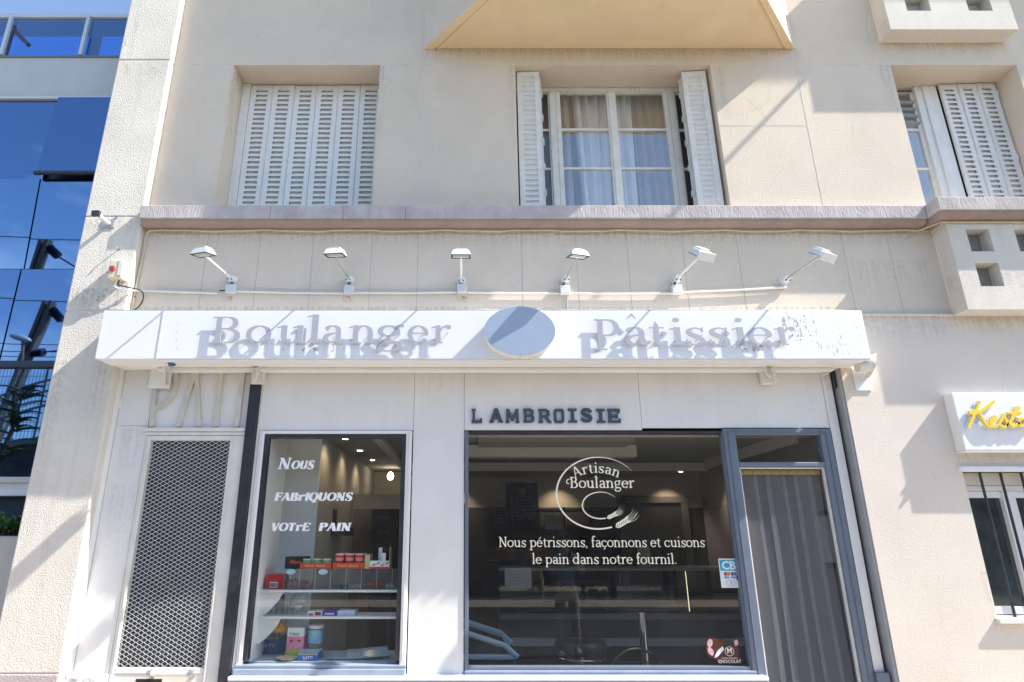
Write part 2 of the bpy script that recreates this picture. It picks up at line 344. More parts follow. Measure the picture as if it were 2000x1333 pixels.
def serif_glyph(ch, T, t):
    h = T / 2; xh, cap, asc = 0.47, 0.70, 0.76
    st = lambda x, y0, y1, w=T: Rr(x - w / 2, y0, x + w / 2, y1)
    sf = lambda x, y, a=0.085, b=0.085: Rr(x - h - a + h * .5, y, x + h + b - h * .5, y + t)
    wedge = lambda x, y: L_(x - h - 0.07, y - 0.055, x, y - 0.018, t)
    g = {
     'o': ([A(.25, .235, .20, .232 - t / 2, 0, 360, T, t)], .50),
     'c': ([A(.25, .235, .19, .232 - t / 2, 40, 320, T, t), ('s', [(.375, .36, T * .75), (.385, .37, T * .7)])], .46),
     'e': ([A(.245, .235, .185, .232 - t / 2, 5, 318, T, t), Rr(.08, .245, .44, .245 + t)], .48),
     'l': ([st(.13, 0, asc), sf(.13, 0), wedge(.13, asc)], .27),
     'i': ([st(.13, 0, xh), sf(.13, 0), wedge(.13, xh), ('s', [(.125, .66, T * 1.1), (.126, .66, T * 1.1)])], .27),
     'n': ([st(.13, 0, xh), sf(.13, 0), wedge(.13, xh), A(.28, .27, .14, .20 - t / 2, 0, 155, T, t), st(.42, 0, .28), sf(.42, 0)], .56),
     'm': ([st(.13, 0, xh), sf(.13, 0), wedge(.13, xh), A(.27, .27, .13, .20 - t / 2, 0, 155, T, t), st(.40, 0, .28), sf(.40, 0), A(.54, .27, .13, .20 - t / 2, 0, 155, T, t), st(.67, 0, .28), sf(.67, 0)], .81),
     'r': ([st(.13, 0, xh), sf(.13, 0), wedge(.13, xh), ('s', cr([(.16, .30, t), (.22, .41, t * 1.3), (.30, .445, t * 1.6), (.35, .425, T * 1.05)]))], .40),
     'u': ([st(.13, .16, xh), wedge(.13, xh), A(.265, .17, .135, .17 - t / 2, 180, 335, T, t), st(.42, 0, xh), wedge(.42, xh), Rr(.42, 0, .42 + h + .06, t)], .56),
     'a': ([A(.225, .33, .13, .14 - t / 2, 0, 150, T * .95, t), ('s', [(.115, .375, T * .75), (.118, .38, T * .7)]), st(.355, .08, .34),
            ('s', cr([(.36, .27, t), (.22, .25, t * 1.3), (.10, .185, T * .9), (.10, .085, T * .95), (.19, .02, t * 1.5), (.28, .05, t), (.345, .12, t)])),
            ('s', cr([(.355, .12, T), (.365, .05, T * .85), (.41, .018, t * 1.2), (.45, .05, t * .8)]))], .46),
     's': ([('s', cr([(.345, .37, t), (.335, .40, t * 1.2), (.22, .455 - t / 2 + .008, t * 1.1), (.10, .38, T * .75), (.13, .285, T), (.26, .205, T * 1.02), (.345, .12, T * .8), (.29, .03, t * 1.4), (.18, .012, t), (.07, .06, t * 1.2), (.055, .12, t)])),
            Rr(.335, .33, .335 + t, .46), Rr(.045, .01, .045 + t, .15)], .41),
     't': ([('s', cr([(.16, .60, t * .8), (.17, .50, T * .8), (.165, .35, T), (.165, .14, T), (.19, .03, T * .6), (.25, .01, t), (.33, .07, t * .8)])), Rr(.03, xh - t, .32, xh)], .36),
     'g': ([A(.22, .32, .145, .148 - t / 2, 0, 360, T * .85, t), ('s', cr([(.12, .20, t), (.075, .12, t * 1.3), (.11, .05, T * .6), (.25, .03, T * .75), (.39, -.01, T * .75), (.41, -.10, T * .7), (.33, -.185, t * 1.4), (.19, -.20, t), (.07, -.165, t * 1.8), (.06, -.08, T * .6), (.13, .0, t)])),
            ('s', cr([(.32, .42, t), (.38, .455, t * 1.2), (.44, .455, T * .7)]))], .48),
     'd': ([A(.235, .235, .175, .232 - t / 2, 20, 340, T, t), st(.42, 0, asc), wedge(.42, asc), Rr(.42, 0, .42 + h + .06, t)], .55),
     'p': ([st(.13, -.22, xh), sf(.13, -.22), wedge(.13, xh), A(.30, .235, .175, .232 - t / 2, -155, 155, T, t)], .54),
     'f': ([st(.15, 0, .60), sf(.15, 0), Rr(.03, xh - t, .31, xh), ('s', cr([(.15, .58, T), (.17, .69, T * .8), (.25, .745, t * 1.2), (.33, .70, T * .8)]))], .33),
     ',': ([('s', cr([(.09, .045, T * .9), (.11, .02, T * .7), (.09, -.05, t), (.05, -.10, t * .6)]))], .2),
     '.': ([('s', [(.09, .05, T * 1.05), (.091, .05, T * 1.05)])], .2),
     'B': ([st(.14, 0, cap), Rr(.02, cap - t, .30, cap), Rr(.02, 0, .32, t), Rr(.14, .365, .32, .365 + t), A(.29, .533, .15, .166 - t / 2, -90, 90, T, t), A(.31, .19, .185, .19 - t / 2, -90, 90, T * 1.05, t)], .60),
     'P': ([st(.14, 0, cap), Rr(.02, cap - t, .30, cap), Rr(.02, 0, .27, t), Rr(.14, .32, .3, .32 + t), A(.29, .51, .175, .19 - t / 2, -90, 90, T, t)], .54),
     'R': ([st(.14, 0, cap), Rr(.02, cap - t, .30, cap), Rr(.02, 0, .27, t), Rr(.14, .34, .3, .34 + t), A(.29, .52, .16, .18 - t / 2, -90, 90, T, t), L_(.29, .36, .50, 0, T, T, (0, .4)), Rr(.42, 0, .6, t)], .60),
     'N': ([st(.13, 0, cap, t * 1.5), st(.53, 0, cap, t * 1.5), L_(.10, .72, .55, -.03, T, T, (0, cap)), Rr(.02, 0, .24, t), Rr(.42, cap - t, .64, cap), Rr(.0, cap - t, .15, cap)], .66),
     'A': ([L_(.30, .72, .07, -.02, t * 1.3, None, (0, cap)), L_(.30, .72, .53, -.02, T, None, (0, cap)), Rr(.15, .22, .46, .22 + t), Rr(.0, 0, .17, t), Rr(.42, 0, .64, t)], .62),
     'O': ([A(.33, .35, .26, .35 - t / 2, 0, 360, T, t)], .66),
     'Q': ([A(.33, .35, .26, .35 - t / 2, 0, 360, T, t), ('s', cr([(.28, .06, t), (.38, -.06, T * .9), (.56, -.10, t)]))], .66),
     'U': ([st(.15, .22, cap), A(.33, .22, .18, .22 - t / 2, 180, 360, T, t), st(.51, .22, cap, T * .7), Rr(.03, cap - t, .27, cap), Rr(.42, cap - t, .62, cap)], .66),
     'S': ([('s', cr([(.44, .56, t), (.42, .63, t * 1.2), (.28, .68, t * 1.3), (.13, .58, T * .8), (.16, .43, T), (.34, .31, T * 1.05), (.45, .18, T * .85), (.37, .04, t * 1.5), (.23, .015, t), (.09, .08, t * 1.2), (.07, .16, t)])), Rr(.43, .50, .43 + t, .7), Rr(.06, 0, .06 + t, .2)], .54),
     'F': ([st(.14, 0, cap), Rr(.02, cap - t, .50, cap), Rr(.02, 0, .27, t), Rr(.14, .35, .38, .35 + t), Rr(.46, .52, .46 + t * 1.3, cap), Rr(.36, .28, .36 + t, .46)], .52),
     'E': ([st(.14, 0, cap), Rr(.02, cap - t, .50, cap), Rr(.02, 0, .52, t), Rr(.14, .35, .38, .35 + t), Rr(.46, .54, .46 + t * 1.3, cap), Rr(.48, 0, .48 + t * 1.3, .18), Rr(.36, .28, .36 + t, .46)], .58),
     'I': ([st(.15, 0, cap), Rr(.03, cap - t, .27, cap), Rr(.03, 0, .27, t)], .30),
     'T': ([st(.28, 0, cap), Rr(.03, cap - t, .53, cap), Rr(.16, 0, .40, t), Rr(.02, .52, .02 + t * 1.3, cap), Rr(.54 - t * 1.3, .52, .54, cap)], .56),
     'V': ([L_(.09, .72, .31, -.02, T, None, (0, cap)), L_(.53, .72, .31, -.02, t * 1.3, None, (0, cap)), Rr(.0, cap - t, .22, cap), Rr(.42, cap - t, .62, cap)], .60),
     ' ': ([], .25),
    }
    if ch == 'é': p, w = serif_glyph('e', T, t); return p + [L_(.22, .54, .33, .66, t, T * .7)], w
    if ch == 'â': p, w = serif_glyph('a', T, t); return p + [L_(.10, .55, .23, .68, t * 1.2, T * .8), L_(.23, .68, .36, .55, T * .8, t * 1.2)], w
    if ch == 'ç': p, w = serif_glyph('c', T, t); return p + [('s', cr([(.25, 0, t), (.28, -.06, T * .6), (.25, -.13, T * .6), (.17, -.14, t)]))], w
    return g[ch]

def sdf(prims, X, Y):
    F = np.full(X.shape, 9.0)
    for k, d in prims:
        if k == 'r':
            x0, y0, x1, y1 = d
            F = np.minimum(F, np.maximum(np.maximum(x0 - X, X - x1), np.maximum(y0 - Y, Y - y1)))
        elif k in 'sl':
            if k == 'l': seg = [((d[0], d[1], d[4]), (d[2], d[3], d[5]))]; clip = d[6]
            else: seg = list(zip(d[:-1], d[1:])); clip = None
            G = np.full(X.shape, 9.0)
            for p, q in seg:
                dx, dy = q[0] - p[0], q[1] - p[1]; l2 = dx * dx + dy * dy + 1e-12
                u = np.clip(((X - p[0]) * dx + (Y - p[1]) * dy) / l2, 0, 1)
                G = np.minimum(G, np.hypot(X - p[0] - u * dx, Y - p[1] - u * dy) - (p[2] + (q[2] - p[2]) * u) / 2)
            if clip is not None: G = np.maximum(G, np.maximum(clip[0] - Y, Y - clip[1]))
            F = np.minimum(F, G)
    return F

def contour(prims, h):
    """marching squares -> (verts2d, faces, boundary edges)"""
    xs, ys = [], []
    for k, d in prims:
        if k == 'r': xs += [d[0], d[2]]; ys += [d[1], d[3]]
        elif k == 'l': xs += [d[0], d[2]]; ys += [d[1], d[3]]
        else: xs += [p[0] for p in d]; ys += [p[1] for p in d]
    x0, x1, y0, y1 = min(xs) - .12, max(xs) + .12, min(ys) - .12, max(ys) + .12
    nx, ny = int((x1 - x0) / h) + 1, int((y1 - y0) / h) + 1
    gx = x0 + h * np.arange(nx + 1); gy = y0 + h * np.arange(ny + 1)
    X, Y = np.meshgrid(gx, gy); F = sdf(prims, X, Y)
    verts = []; idx = {}; faces = []; bnd = []
    def vert(key, p):
        if key not in idx: idx[key] = len(verts); verts.append(p)
        return idx[key]
    def corner(i, j): return vert(('c', i, j), (gx[i], gy[j]))
    def cross(i, j, i2, j2):
        key = ('e', min((i, j), (i2, j2)), max((i, j), (i2, j2)))
        a, b = F[j, i], F[j2, i2]; u = a / (a - b); u = min(max(u, 0.02), 0.98)
        return vert(key, (gx[i] + (gx[i2] - gx[i]) * u, gy[j] + (gy[j2] - gy[j]) * u))
    for j in range(ny):
        run = None
        for i in range(nx + 1):
            full = i < nx and F[j, i] < 0 and F[j, i + 1] < 0 and F[j + 1, i] < 0 and F[j + 1, i + 1] < 0
            if full:
                if run is None: run = i
                continue
            if run is not None:
                faces.append((corner(run, j), corner(i, j), corner(i, j + 1), corner(run, j + 1))); run = None
            if i >= nx: break
            cs = [(i, j), (i + 1, j), (i + 1, j + 1), (i, j + 1)]
            ins = [F[c[1], c[0]] < 0 for c in cs]
            if not any(ins): continue
            poly = []; cr_ = []
            for k in range(4):
                a, b = cs[k], cs[(k + 1) % 4]
                if ins[k]: poly.append(corner(*a))
                if ins[k] != ins[(k + 1) % 4]:
                    v = cross(*a, *b); poly.append(v); cr_.append((len(poly) - 1, ins[k]))
            if len(poly) >= 3: faces.append(tuple(poly))
            n = len(poly)
            for pos, leaving in cr_:
                if leaving:
                    bnd.append((poly[pos], poly[(pos + 1) % n]))
    return verts, faces, bnd

def glyph_mesh(mb, prims, fx, y0, y1, h=0.014):
    """fx maps glyph (u,v) to world (X,Z); y0 front, y1 back; flat sheet when y1 is None"""
    vs, fs, bd = contour(prims, h)
    P = [fx(u, v) for u, v in vs]; n = len(P)
    if y1 is None:
        mb.add([(p[0], y0, p[1]) for p in P], fs); return
    mb.add([(p[0], y0, p[1]) for p in P] + [(p[0], y1, p[1]) for p in P],
           fs + [tuple(i + n for i in reversed(f)) for f in fs] + [(a, a + n, b + n, b) for a, b in bd])

def text_prims(s, T, t, track=0.0, capscale=None, slant=0.0, altcap=None):
    """lay a line of serif glyphs; returns list of (prims, x offset, scale)"""
    out = []; x = 0
    for ch in s:
        p, w = serif_glyph(ch, T, t)
        out.append((p, x, ch)); x += w + track
    return out, x - track

# small print with the built-in font
def label_text(s, name, x, y, z, size, m, parent, align='CENTER', rot=0.0, bold=0.0, extr=0.0003, sx=1.0):
    cu = bpy.data.curves.new(name, 'FONT'); cu.body = s; cu.size = size; cu.align_x = align; cu.align_y = 'CENTER'
    cu.extrude = extr; cu.offset = bold * size; cu.resolution_u = 2
    cu.materials.append(m)
    tmp = bpy.data.objects.new(name, cu); me = bpy.data.meshes.new_from_object(tmp); bpy.data.objects.remove(tmp)
    if len(me.materials) == 0: me.materials.append(m)
    o = bpy.data.objects.new(name, me); COL.objects.link(o)
    o.location = (x, y, z); o.rotation_euler = (rad(90), rot, 0); o.scale = (sx, 1, 1)
    if parent is not None: attach(o, parent)
    return o

# ================================================================== GROUND
def ground(name, x0, x1, y0, y1, z, m, kind='structure'):
    return tag(MB().add([(x0, y0, z), (x1, y0, z), (x1, y1, z), (x0, y1, z)], [(0, 1, 2, 3)]).build(name, m), kind=kind)
M_ASPH = mat('asphalt', (0.05, 0.05, 0.05), 0.9, 0.004, 60, 0.25, 2)
M_PAVE = mat('pavement_concrete', (0.50, 0.44, 0.36), 0.9, 0.003, 30, 0.2, 2)
M_TERR = mat('terrain_earth', (0.16, 0.14, 0.10), 0.95, var=0.3)
ground('ground', -400, 400, -400, 400, -0.14, M_TERR)
ground('road', -60, 60, -11.0, -3.4, -0.13, M_ASPH)
tag(MB().box(-60, 60, -3.4, 0.4, -0.3, 0.0).build('pavement', M_PAVE), kind='structure')
tag(MB().box(-60, 60, -3.55, -3.405, -0.3, 0.0).build('kerb', mat('kerb_granite', (0.42, 0.41, 0.39), 0.8, 0.002, 60, 0.2, 8)), kind='structure')
tag(MB().box(-60, 60, -13.8, -11.0, -0.3, 0.0).build('far_pavement', M_PAVE), kind='structure')

# ================================================================== BAKERY BUILDING
bld = thing('apartment_building', 'beige rendered apartment building with cornice, shuttered windows and angular bay above the bakery', 'building', (0, 0, 0))
ZL = Z_(127, 0)            # lintel line of the first-floor windows
ZC = 4.42                  # cornice top
OPEN = [(-2.33, -.88), (.463, 2.40), (4.19, 5.44)]
_g = (.30, .27, .23); _o = (.42, .34, .22); _r = (.30, .15, .06)
ZBAY = Z_(96, 0)
add_stains(M_STUCCO, [(-2.9, 4.1, 4.245, .22, .55, _o), (-.55, 3.35, ZBAY + .003, .20, .5, _o), (-2.9, 3.2, 3.50, .08, .5, _g), (-2.36, -2.28, ZL, 1.2, .5, _g), (-.92, -.80, ZL, 1.3, .5, _g),
                      (.38, .46, ZL, 1.2, .4, _g), (2.42, 2.55, ZL, .9, .45, _g), (4.05, 4.2, ZL, .9, .5, _g), (4.1, 5.45, Z_(84, 0) + .003, .22, .5, _o), (3.2, 4.1, 3.95, .5, .25, _g)]
           + [(x_ - .06, x_ + .06, 3.60, .07, .95, _r) for x_ in (-2.10, -1.05, -.06)])
add_stains(M_STUCCO_SM, [(3.2, 4.15, 3.41, .30, .35, _g), (4.1, 6.0, 3.41, .22, .5, _o), (3.85, 4.05, 1.35, .6, .5, _g), (3.85, 5.3, 2.25, .12, .4, _o)])
add_stains(M_ROUGH, [(-3.45, -2.9, 3.64, .35, .6, _g), (-3.45, -2.9, Z_(423, -.08), .25, .4, _g), (-3.44, -3.3, 3.0, 1.3, .45, _g), (-3.12, -2.9, 3.0, .9, .4, _g), (4.1, 6.5, 3.75, .25, .3, _g), (-3.45, -2.9, Z_(117, -.08), .4, .35, _g)])
add_stains(M_PANEL, [(-2.9, -2.6, 2.45, .5, .3, _g), (-.45, -.04, 2.95, .5, .15, _g), (2.98, 3.08, 2.95, 1.2, .3, _g), (-2.9, -2.6, 2.0, .9, .25, _g)])
add_stains(M_SOFFIT, [(-.5, .6, 9.0, 4.0, .25, _r), (2.4, 3.4, 9.0, 4.0, .35, _r)])
xs = [-2.92, -2.33, -.88, .463, 2.40, 4.19, 5.44, 9.0]; zs = [4.262, 4.30, ZL, 14.0]
MB().slab(xs, zs, lambda i, j: not (j == 1 and i in (1, 3, 5)), 0.0, 0.45).build('upper_wall', M_STUCCO, bld)
# lower band between cornice and the ledge
MB().box(-2.92, 4.17, 0.0, 0.45, 3.432, 4.258).build('band_wall', M_STUCCO, bld)
MB().box(4.17, 9.0, 0.0, 0.45, 3.432, 4.258).build('band_wall', M_STUCCO, bld)
# wall right of the shop, with its window opening
RX0, RX1 = 3.93, 5.25
RZ1, RZ0 = Z_(918, -.03), Z_(1212, -.03)
MB().slab([3.115, RX0, RX1, 9.0], [-.2, RZ0, RZ1, 3.43], lambda i, j: not (i == 1 and j == 1), -0.012, 0.45).build('lower_wall', M_STUCCO_SM, bld)
# left pillar
PZ = [0.0, 0.0]
zj = [Z_(1316, -.08), Z_(608, -.08), Z_(423, -.08), Z_(117, -.08)]
ED = [(-.2, zj[0]), (zj[0], zj[1] - .006), (zj[1] + .006, zj[2] - .003), (zj[2] + .003, zj[3] - .003), (zj[3] + .003, 14.0)]
for k, (a, b) in enumerate(ED):
    MB().box(-3.435, -2.922, -0.08 - (0.006 if k == 0 else 0), 0.45, a, b).build('pillar_block', M_PLINTH if k == 0 else M_ROUGH, bld, bevel=0.012)
MB().box(-3.425, -2.93, -0.072, 0.44, zj[0], 14).build('pillar_joint', M_JOINT, bld)
MB().box(-3.46, -2.95, 0.451, 9.0, -.2, 14).build('side_wall', M_STUCCO, bld)
MB().box(-3.46, 9.0, 0.40, 9.0, 14.0, 14.3).build('roof', M_STUCCO, bld)
# light filled joints of the render
def joint(x0, x1, z0, z1, y=-0.0015):
    MB().box(x0, x1, y, 0.002, z0, z1).build('render_joint', M_JOINT, bld)
for a, b in ((-2.918, -2.335), (-.875, .458), (2.405, 4.185), (5.445, 8)):
    joint(a, b, ZL + .001, ZL + .010)
for px, py0, py1 in ((821, 128, 397), (1578, 10, 397), ):
    xj = X_(px, 250, 0); joint(xj - .003, xj + .003, ZC + .01, ZL); joint(xj - .003, xj + .003, ZL + .012, 9)
xj = X_(352, 250, 0)
joint(2.41, X_(1578, 250, 0) - .005, Z_(245, 0) - .003, Z_(245, 0) + .003)
# faint vertical seams in the band wall
M_SEAM = mat('render_seam', (0.46, 0.43, 0.39), 0.95, var=0.3, vscale=30)
for px in (402, 505, 610, 725, 816, 1019, 1126, 1226, 1335, 1443, 1650, 1740):
    xj = X_(px, 500, 0); MB().box(xj - .0018, xj + .0018, -.0012, .003, 3.44, 4.25).build('render_seam', M_SEAM, bld)
# ledge under the band wall
MB().box(3.2, 4.168, -0.035, 0.01, 3.414, 3.431).build('ledge', M_STUCCO_SM, bld, bevel=.004)
MB().box(-2.918, 3.19, -0.02, 0.01, 3.39, 3.431).build('ledge', M_STUCCO_SM, bld, bevel=.004)

# cornice: plain run, then the step over the right-hand parapet
def cornice(x0, x1, yf, name='cornice'):
    MB().box(x0, x1, yf, 0.02, 4.292, ZC).build(name, M_CORNICE, bld, bevel=.006)
    pf = [(yf + .012, 4.290), (0.0, 4.290), (0.0, 4.245), (yf + .07, 4.245), (yf + .045, 4.252), (yf + .02, 4.268)]
    MB().prism(pf, 'x', x0 + (.012 if x0 < -2 or yf < -.2 else -.0013), x1 + .0012 ).build('cornice_moulding', M_MOULD, bld)
xc = X_(275, 400, -.14)
cuts = [xc, X_(528, 410, -.14), X_(670, 410, -.14), X_(792, 410, -.14), 4.06]
for a, b in zip(cuts[:-1], cuts[1:]): cornice(a + .0006, b - .0006, -.14, 'cornice_block')
cornice(4.0612, 6.6, -.285, 'cornice_block')
# painted cable under the cornice
pts = []
for i in range(60):
    x = -2.86 + i * (4.02 + 2.86) / 59
    pts.append((x, -.035, 4.222 + .006 * math.sin(i * .9) + .004 * math.sin(i * 2.3)))
pts = [(-2.89, -.01, 4.02), (-2.89, -.02, 4.12), (-2.88, -.03, 4.20)] + pts + [(4.05, -.06, 4.222), (4.12, -.19, 4.222), (6.5, -.20, 4.225)]
MB().tube(pts, .0065, 6).build('cable', M_CABLEW, bld, smooth=True)
MB().tube([(-2.908, -.012, 3.45), (-2.905, -.012, 3.7), (-2.893, -.012, 4.02)], .007, 6).build('cable', M_CABLEW, bld, smooth=True)

# central bay: splayed sides, rim along its underside
bz = Z_(96, 0)
bl, br = X_(828, 96, 0), X_(1552, 96, 0)
fy = -.69
fl, fr = .17, 2.64
out = [(bl, -0.0005), (fl, fy), (fr, fy), (br, -0.0005)]
MB().prism(out, 'z', bz + .022, 14.0).build('bay', M_STUCCO, bld)
def inset(d): return [(bl + d * 2.1, 0 - .0005), (fl + d * .75, fy + d), (fr - d * .75, fy + d), (br - d * 2.1, -0.0005)]
MB().prism(inset(.05), 'z', bz + .012, bz + .0215).build('bay_soffit', M_SOFFIT, bld)
r = MB()
for o0, i0 in ((0, .045), ):
    a = out; b = inset(.045)
    for k in range(3):
        q = [a[k], a[k + 1], b[k + 1], b[k]]
        r.prism(q, 'z', bz, bz + .0214)
r.build('bay_rim', M_SOFFIT, bld)
r = MB(); a = inset(.062); b = inset(.085)
for k in range(3): r.prism([a[k], a[k + 1], b[k + 1], b[k]], 'z', bz + .004, bz + .0118)
r.build('bay_rim', M_SOFFIT, bld)

# first-floor balcony slab beyond the frame, with the bracket rod that hangs out from it
MB().box(5.45, 8.9, -.611, 0.0, 8.8, 8.98).build('balcony_slab', M_STUCCO, bld)
MB().cyl((6.06, 0, 8.77), (6.06, -1.28, 8.77), .022, n=8).build('bracket_rod', M_STEEL, bld)

# right parapets with square holes
def parapet(z0, z1, x0, x1, yf, holes, pz):
    p = bld
    xs = sorted({x0, x1, *[h[0] for h in holes], *[h[1] for h in holes]})
    zs = sorted({z0, z1, *[h[2] for h in holes], *[h[3] for h in holes]})
    def solid(i, j):
        cx, cz = (xs[i] + xs[i + 1]) / 2, (zs[j] + zs[j + 1]) / 2
        return not any(h[0] < cx < h[1] and h[2] < cz < h[3] for h in holes)
    MB().slab(xs, zs, solid, yf, yf + .135).build('parapet', M_ROUGH, p)
    MB().box(x0 + .001, x1 - .001, yf + .137, 0.0, z0 + .001, z1).build('parapet_core', M_STUCCO_SM, p)
    for h in holes:
        g = MB(); n = 9
        w = h[1] - h[0]; hh = h[3] - h[2]
        for k in range(n * 2 + 1):
            t = -hh + k * (w + hh) / (2 * n)
            for sgn in (1, -1):
                a0 = max(t, 0); a1 = min(t + hh, w)
                if a1 - a0 < .01: continue
                za, zb = a0 - t, a1 - t
                if sgn < 0: za, zb = hh - za, hh - zb
                yy = yf + .115
                g.tube([(h[0] + a0, yy, h[2] + za), (h[0] + a1, yy, h[2] + zb)], .0035, 4, False)
        g.build('hole_mesh', M_METAL, p)
YP = -.175
lz0 = Z_(604, YP)
hx = [(X_(1896, 446, YP), X_(1957, 470, YP)), ]
h1 = (4.33, 4.52); dx = .38
hz1 = (Z_(491, YP), Z_(447, YP)); hz2 = (Z_(559, YP), Z_(513, YP))
H = []
for k in range(4):
    for hz in (hz1, hz2): H.append((4.335 + k * .42, 4.335 + k * .42 + .2, hz[0], hz[1]))
parapet(lz0, 4.243, 4.175, 6.5, YP, H, 0)
uz0 = Z_(57, YP); ux = [X_(1772, 20, YP), X_(1819, 20, YP), X_(1893, 22, YP), X_(1940, 22, YP)]
parapet(uz0, uz0 + 1.0, 4.14, 5.39, YP, [(ux[0], ux[1], Z_(21, YP), Z_(21, YP) + .2), (ux[2], ux[3], Z_(21, YP), Z_(21, YP) + .2),
                                        (ux[0], ux[1], Z_(21, YP) + .32, Z_(21, YP) + .52), (ux[2], ux[3], Z_(21, YP) + .32, Z_(21, YP) + .52)], 0)

# ---- shutter leaves: stiles, rails and pressed louvres
LEAF_Z0, LEAF_H = 4.30, ZL - .006 - 4.30
def slat_mesh(w):
    # louvre seen from below: vertical lip, sloping board
    pf = [(-.003, 0.0), (-.003, .022), (.003, .025), (.024, .040), (.024, .034), (.006, .006), (.004, 0.0)]
    return MB().prism(pf, 'x', -w / 2, w / 2)
def shutter_leaf(x0, x1, y, parent, rot=0.0, mm=None, closed=False, hinges=True, ztop=None):
    """one folding leaf; origin at its left edge so it can be turned"""
    w = x1 - x0; m = mm or M_SHUT
    zt = (ztop or (ZL - .008)); h = zt - LEAF_Z0
    st = w * .235
    s = MB()
    s.box(0, st, 0, .022, 0, h); s.box(w - st, w, 0, .022, 0, h)
    s.box(st, w - st, 0, .022, h - .055, h); s.box(st, w - st, 0, .022, 0, .05)
    s.box(-.0035 + .0045, .004, -.004, .0, 0, h); s.box(w - .004, w - .001, -.004, 0, 0, h)
    if closed: s.box(st, w - st, .012, .020, .05, h - .055)
    else: s.box(st, w - st, .0265, .030, .05, h - .055)
    leaf = s.build('shutter_leaf', m, None, bevel=.0015)
    leaf.parent = parent; leaf.location = (x0, y, LEAF_Z0); leaf.rotation_euler = (0, 0, rot)
    pitch = .0565; n = int((h - .10) / pitch)
    proto = None
    for k in range(n):
        zz = h - .07 - (k + 1) * pitch + .012
        if proto is None:
            if closed:
                me = MB().prism([(.004, 0), (-.007, .006), (-.003, .018), (.012, .030), (.012, 0)], 'x', -w / 2 + st, w / 2 - st)
            else: me = slat_mesh(w - 2 * st)
            o = me.build('slat', m, None); proto = o
        else:
            o = bpy.data.objects.new('slat', proto.data); COL.objects.link(o)
        o.parent = leaf; o.location = (w / 2, .002 if closed else 0.003, zz)
    if hinges:
        for f in (.06, .5, .93):
            hg = MB().cyl((w - .001, -.007, h * f - .03), (w - .001, -.007, h * f + .03), .006, n=6).build('hinge', m)
            hg.parent = leaf
    return leaf
def rebate(x0, x1, y, side):   # painted frame post beside the shutters
    box('window_frame_post', M_SHUT2, bld, x0, x1, y, y + .05, 4.30, ZL - .002, .002)
# left window
xl, xr = OPEN[0]
rebate(xl + .002, xl + .085, .262, 0)
w6 = (xr - .012 - (xl + .088)) / 6
for k in range(6):
    shutter_leaf(xl + .088 + k * w6 + .001, xl + .088 + (k + 1) * w6 - .001, .272 + (.004 if k in (2, 3) else 0) , bld, 0.0, ztop=ZL - .012 - .004 * random.random())
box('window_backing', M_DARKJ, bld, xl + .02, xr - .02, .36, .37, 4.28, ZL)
# middle window: leaves folded back at both sides
xl, xr = OPEN[1]
shutter_leaf(xl + .022, xl + .022 + .225, .085, bld, -0.05, M_SHUT2, closed=True, hinges=False, ztop=ZL - .012)
shutter_leaf(xr - .262, xr - .262 + .235, .082, bld, -0.09, M_SHUT2, closed=True, hinges=False, ztop=ZL - .012)
for s_, xx in ((1, xl + .030), (-1, xr - .260)):
    for k in range(2):
        b_ = MB().box(0, .225, 0, .013, 0, ZL - .05 - 4.30).build('folded_leaf', M_SHUT2, None, bevel=.002)
        b_.parent = bld; b_.location = (xx + s_ * (.004 + k * .008), .122 + k * .024, 4.30); b_.rotation_euler = (0, 0, -.05)
        for q in range(6):
            c_ = MB().box(.225 if s_ > 0 else -.012, .237 if s_ > 0 else 0, -.004, .012, .10 + q * .28, .16 + q * .28).build('catch', M_OLDWHITE)
            c_.parent = b_
# right window: three leaves still half closed
xl, xr = OPEN[2]
x0 = 4.845
for k in range(3):
    a_ = shutter_leaf(x0 + .012 + k * .187 + .001, x0 + .012 + (k + 1) * .187 - .001, .245 + .008 * (2 - k), bld, 0.0, ztop=ZL - .012)
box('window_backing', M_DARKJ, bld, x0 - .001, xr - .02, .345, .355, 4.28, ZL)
rebate(xr - .045, xr - .002, .262, 0)
box('window_frame_post', M_SHUT, bld, 4.70, 4.842, .285, .33, 4.30, ZL - .002, .003)
box('window_frame_post', M_SHUT, bld, 4.625, 4.70, .30, .34, 4.30, ZL - .002, .003)

# ---- casement windows
G_UP = glass('pane_glass', (0.93, 0.95, 0.96), 0.17, 0.0, 0.002, haze=0.05)
G_UPD = glass('pane_glass_dark', (0.55, 0.57, 0.60), 0.05, 0.0, haze=0.03)
M_CURT = mat('curtain_white', (0.85, 0.85, 0.83), 0.9, 0.001, 100, 0.1, 6)
M_CURT2 = mat('curtain_taupe', (0.34, 0.295, 0.265), 0.9, 0.001, 100, 0.2, 5)
def curtain(x0, x1, y, z0, z1, m, folds, amp, par, seed=0, taper=0.0):
    rr = random.Random(seed); n = folds * 8; vs = []; ph = [rr.random() * 6 for _ in range(4)]
    NZ = 6
    for j in range(NZ + 1):
        f = j / NZ; z = z0 + (z1 - z0) * f
        for i in range(n + 1):
            u = i / n
            xx = x0 + (x1 - x0) * u + taper * (1 - f) * (u - .5)
            vs.append((xx, y + amp * math.sin(u * folds * 6.283 + ph[0] + .5 * math.sin(f * 2 + ph[1])) + amp * .4 * math.sin(u * folds * 11 + ph[2]), z))
    fs = [(j * (n + 1) + i, j * (n + 1) + i + 1, (j + 1) * (n + 1) + i + 1, (j + 1) * (n + 1) + i) for j in range(NZ) for i in range(n)]
    o = MB().add(vs, fs).build('curtain', m, par, smooth=True)
    sd = o.modifiers.new('thickness', 'SOLIDIFY'); sd.thickness = .002
    return o
YW = .33
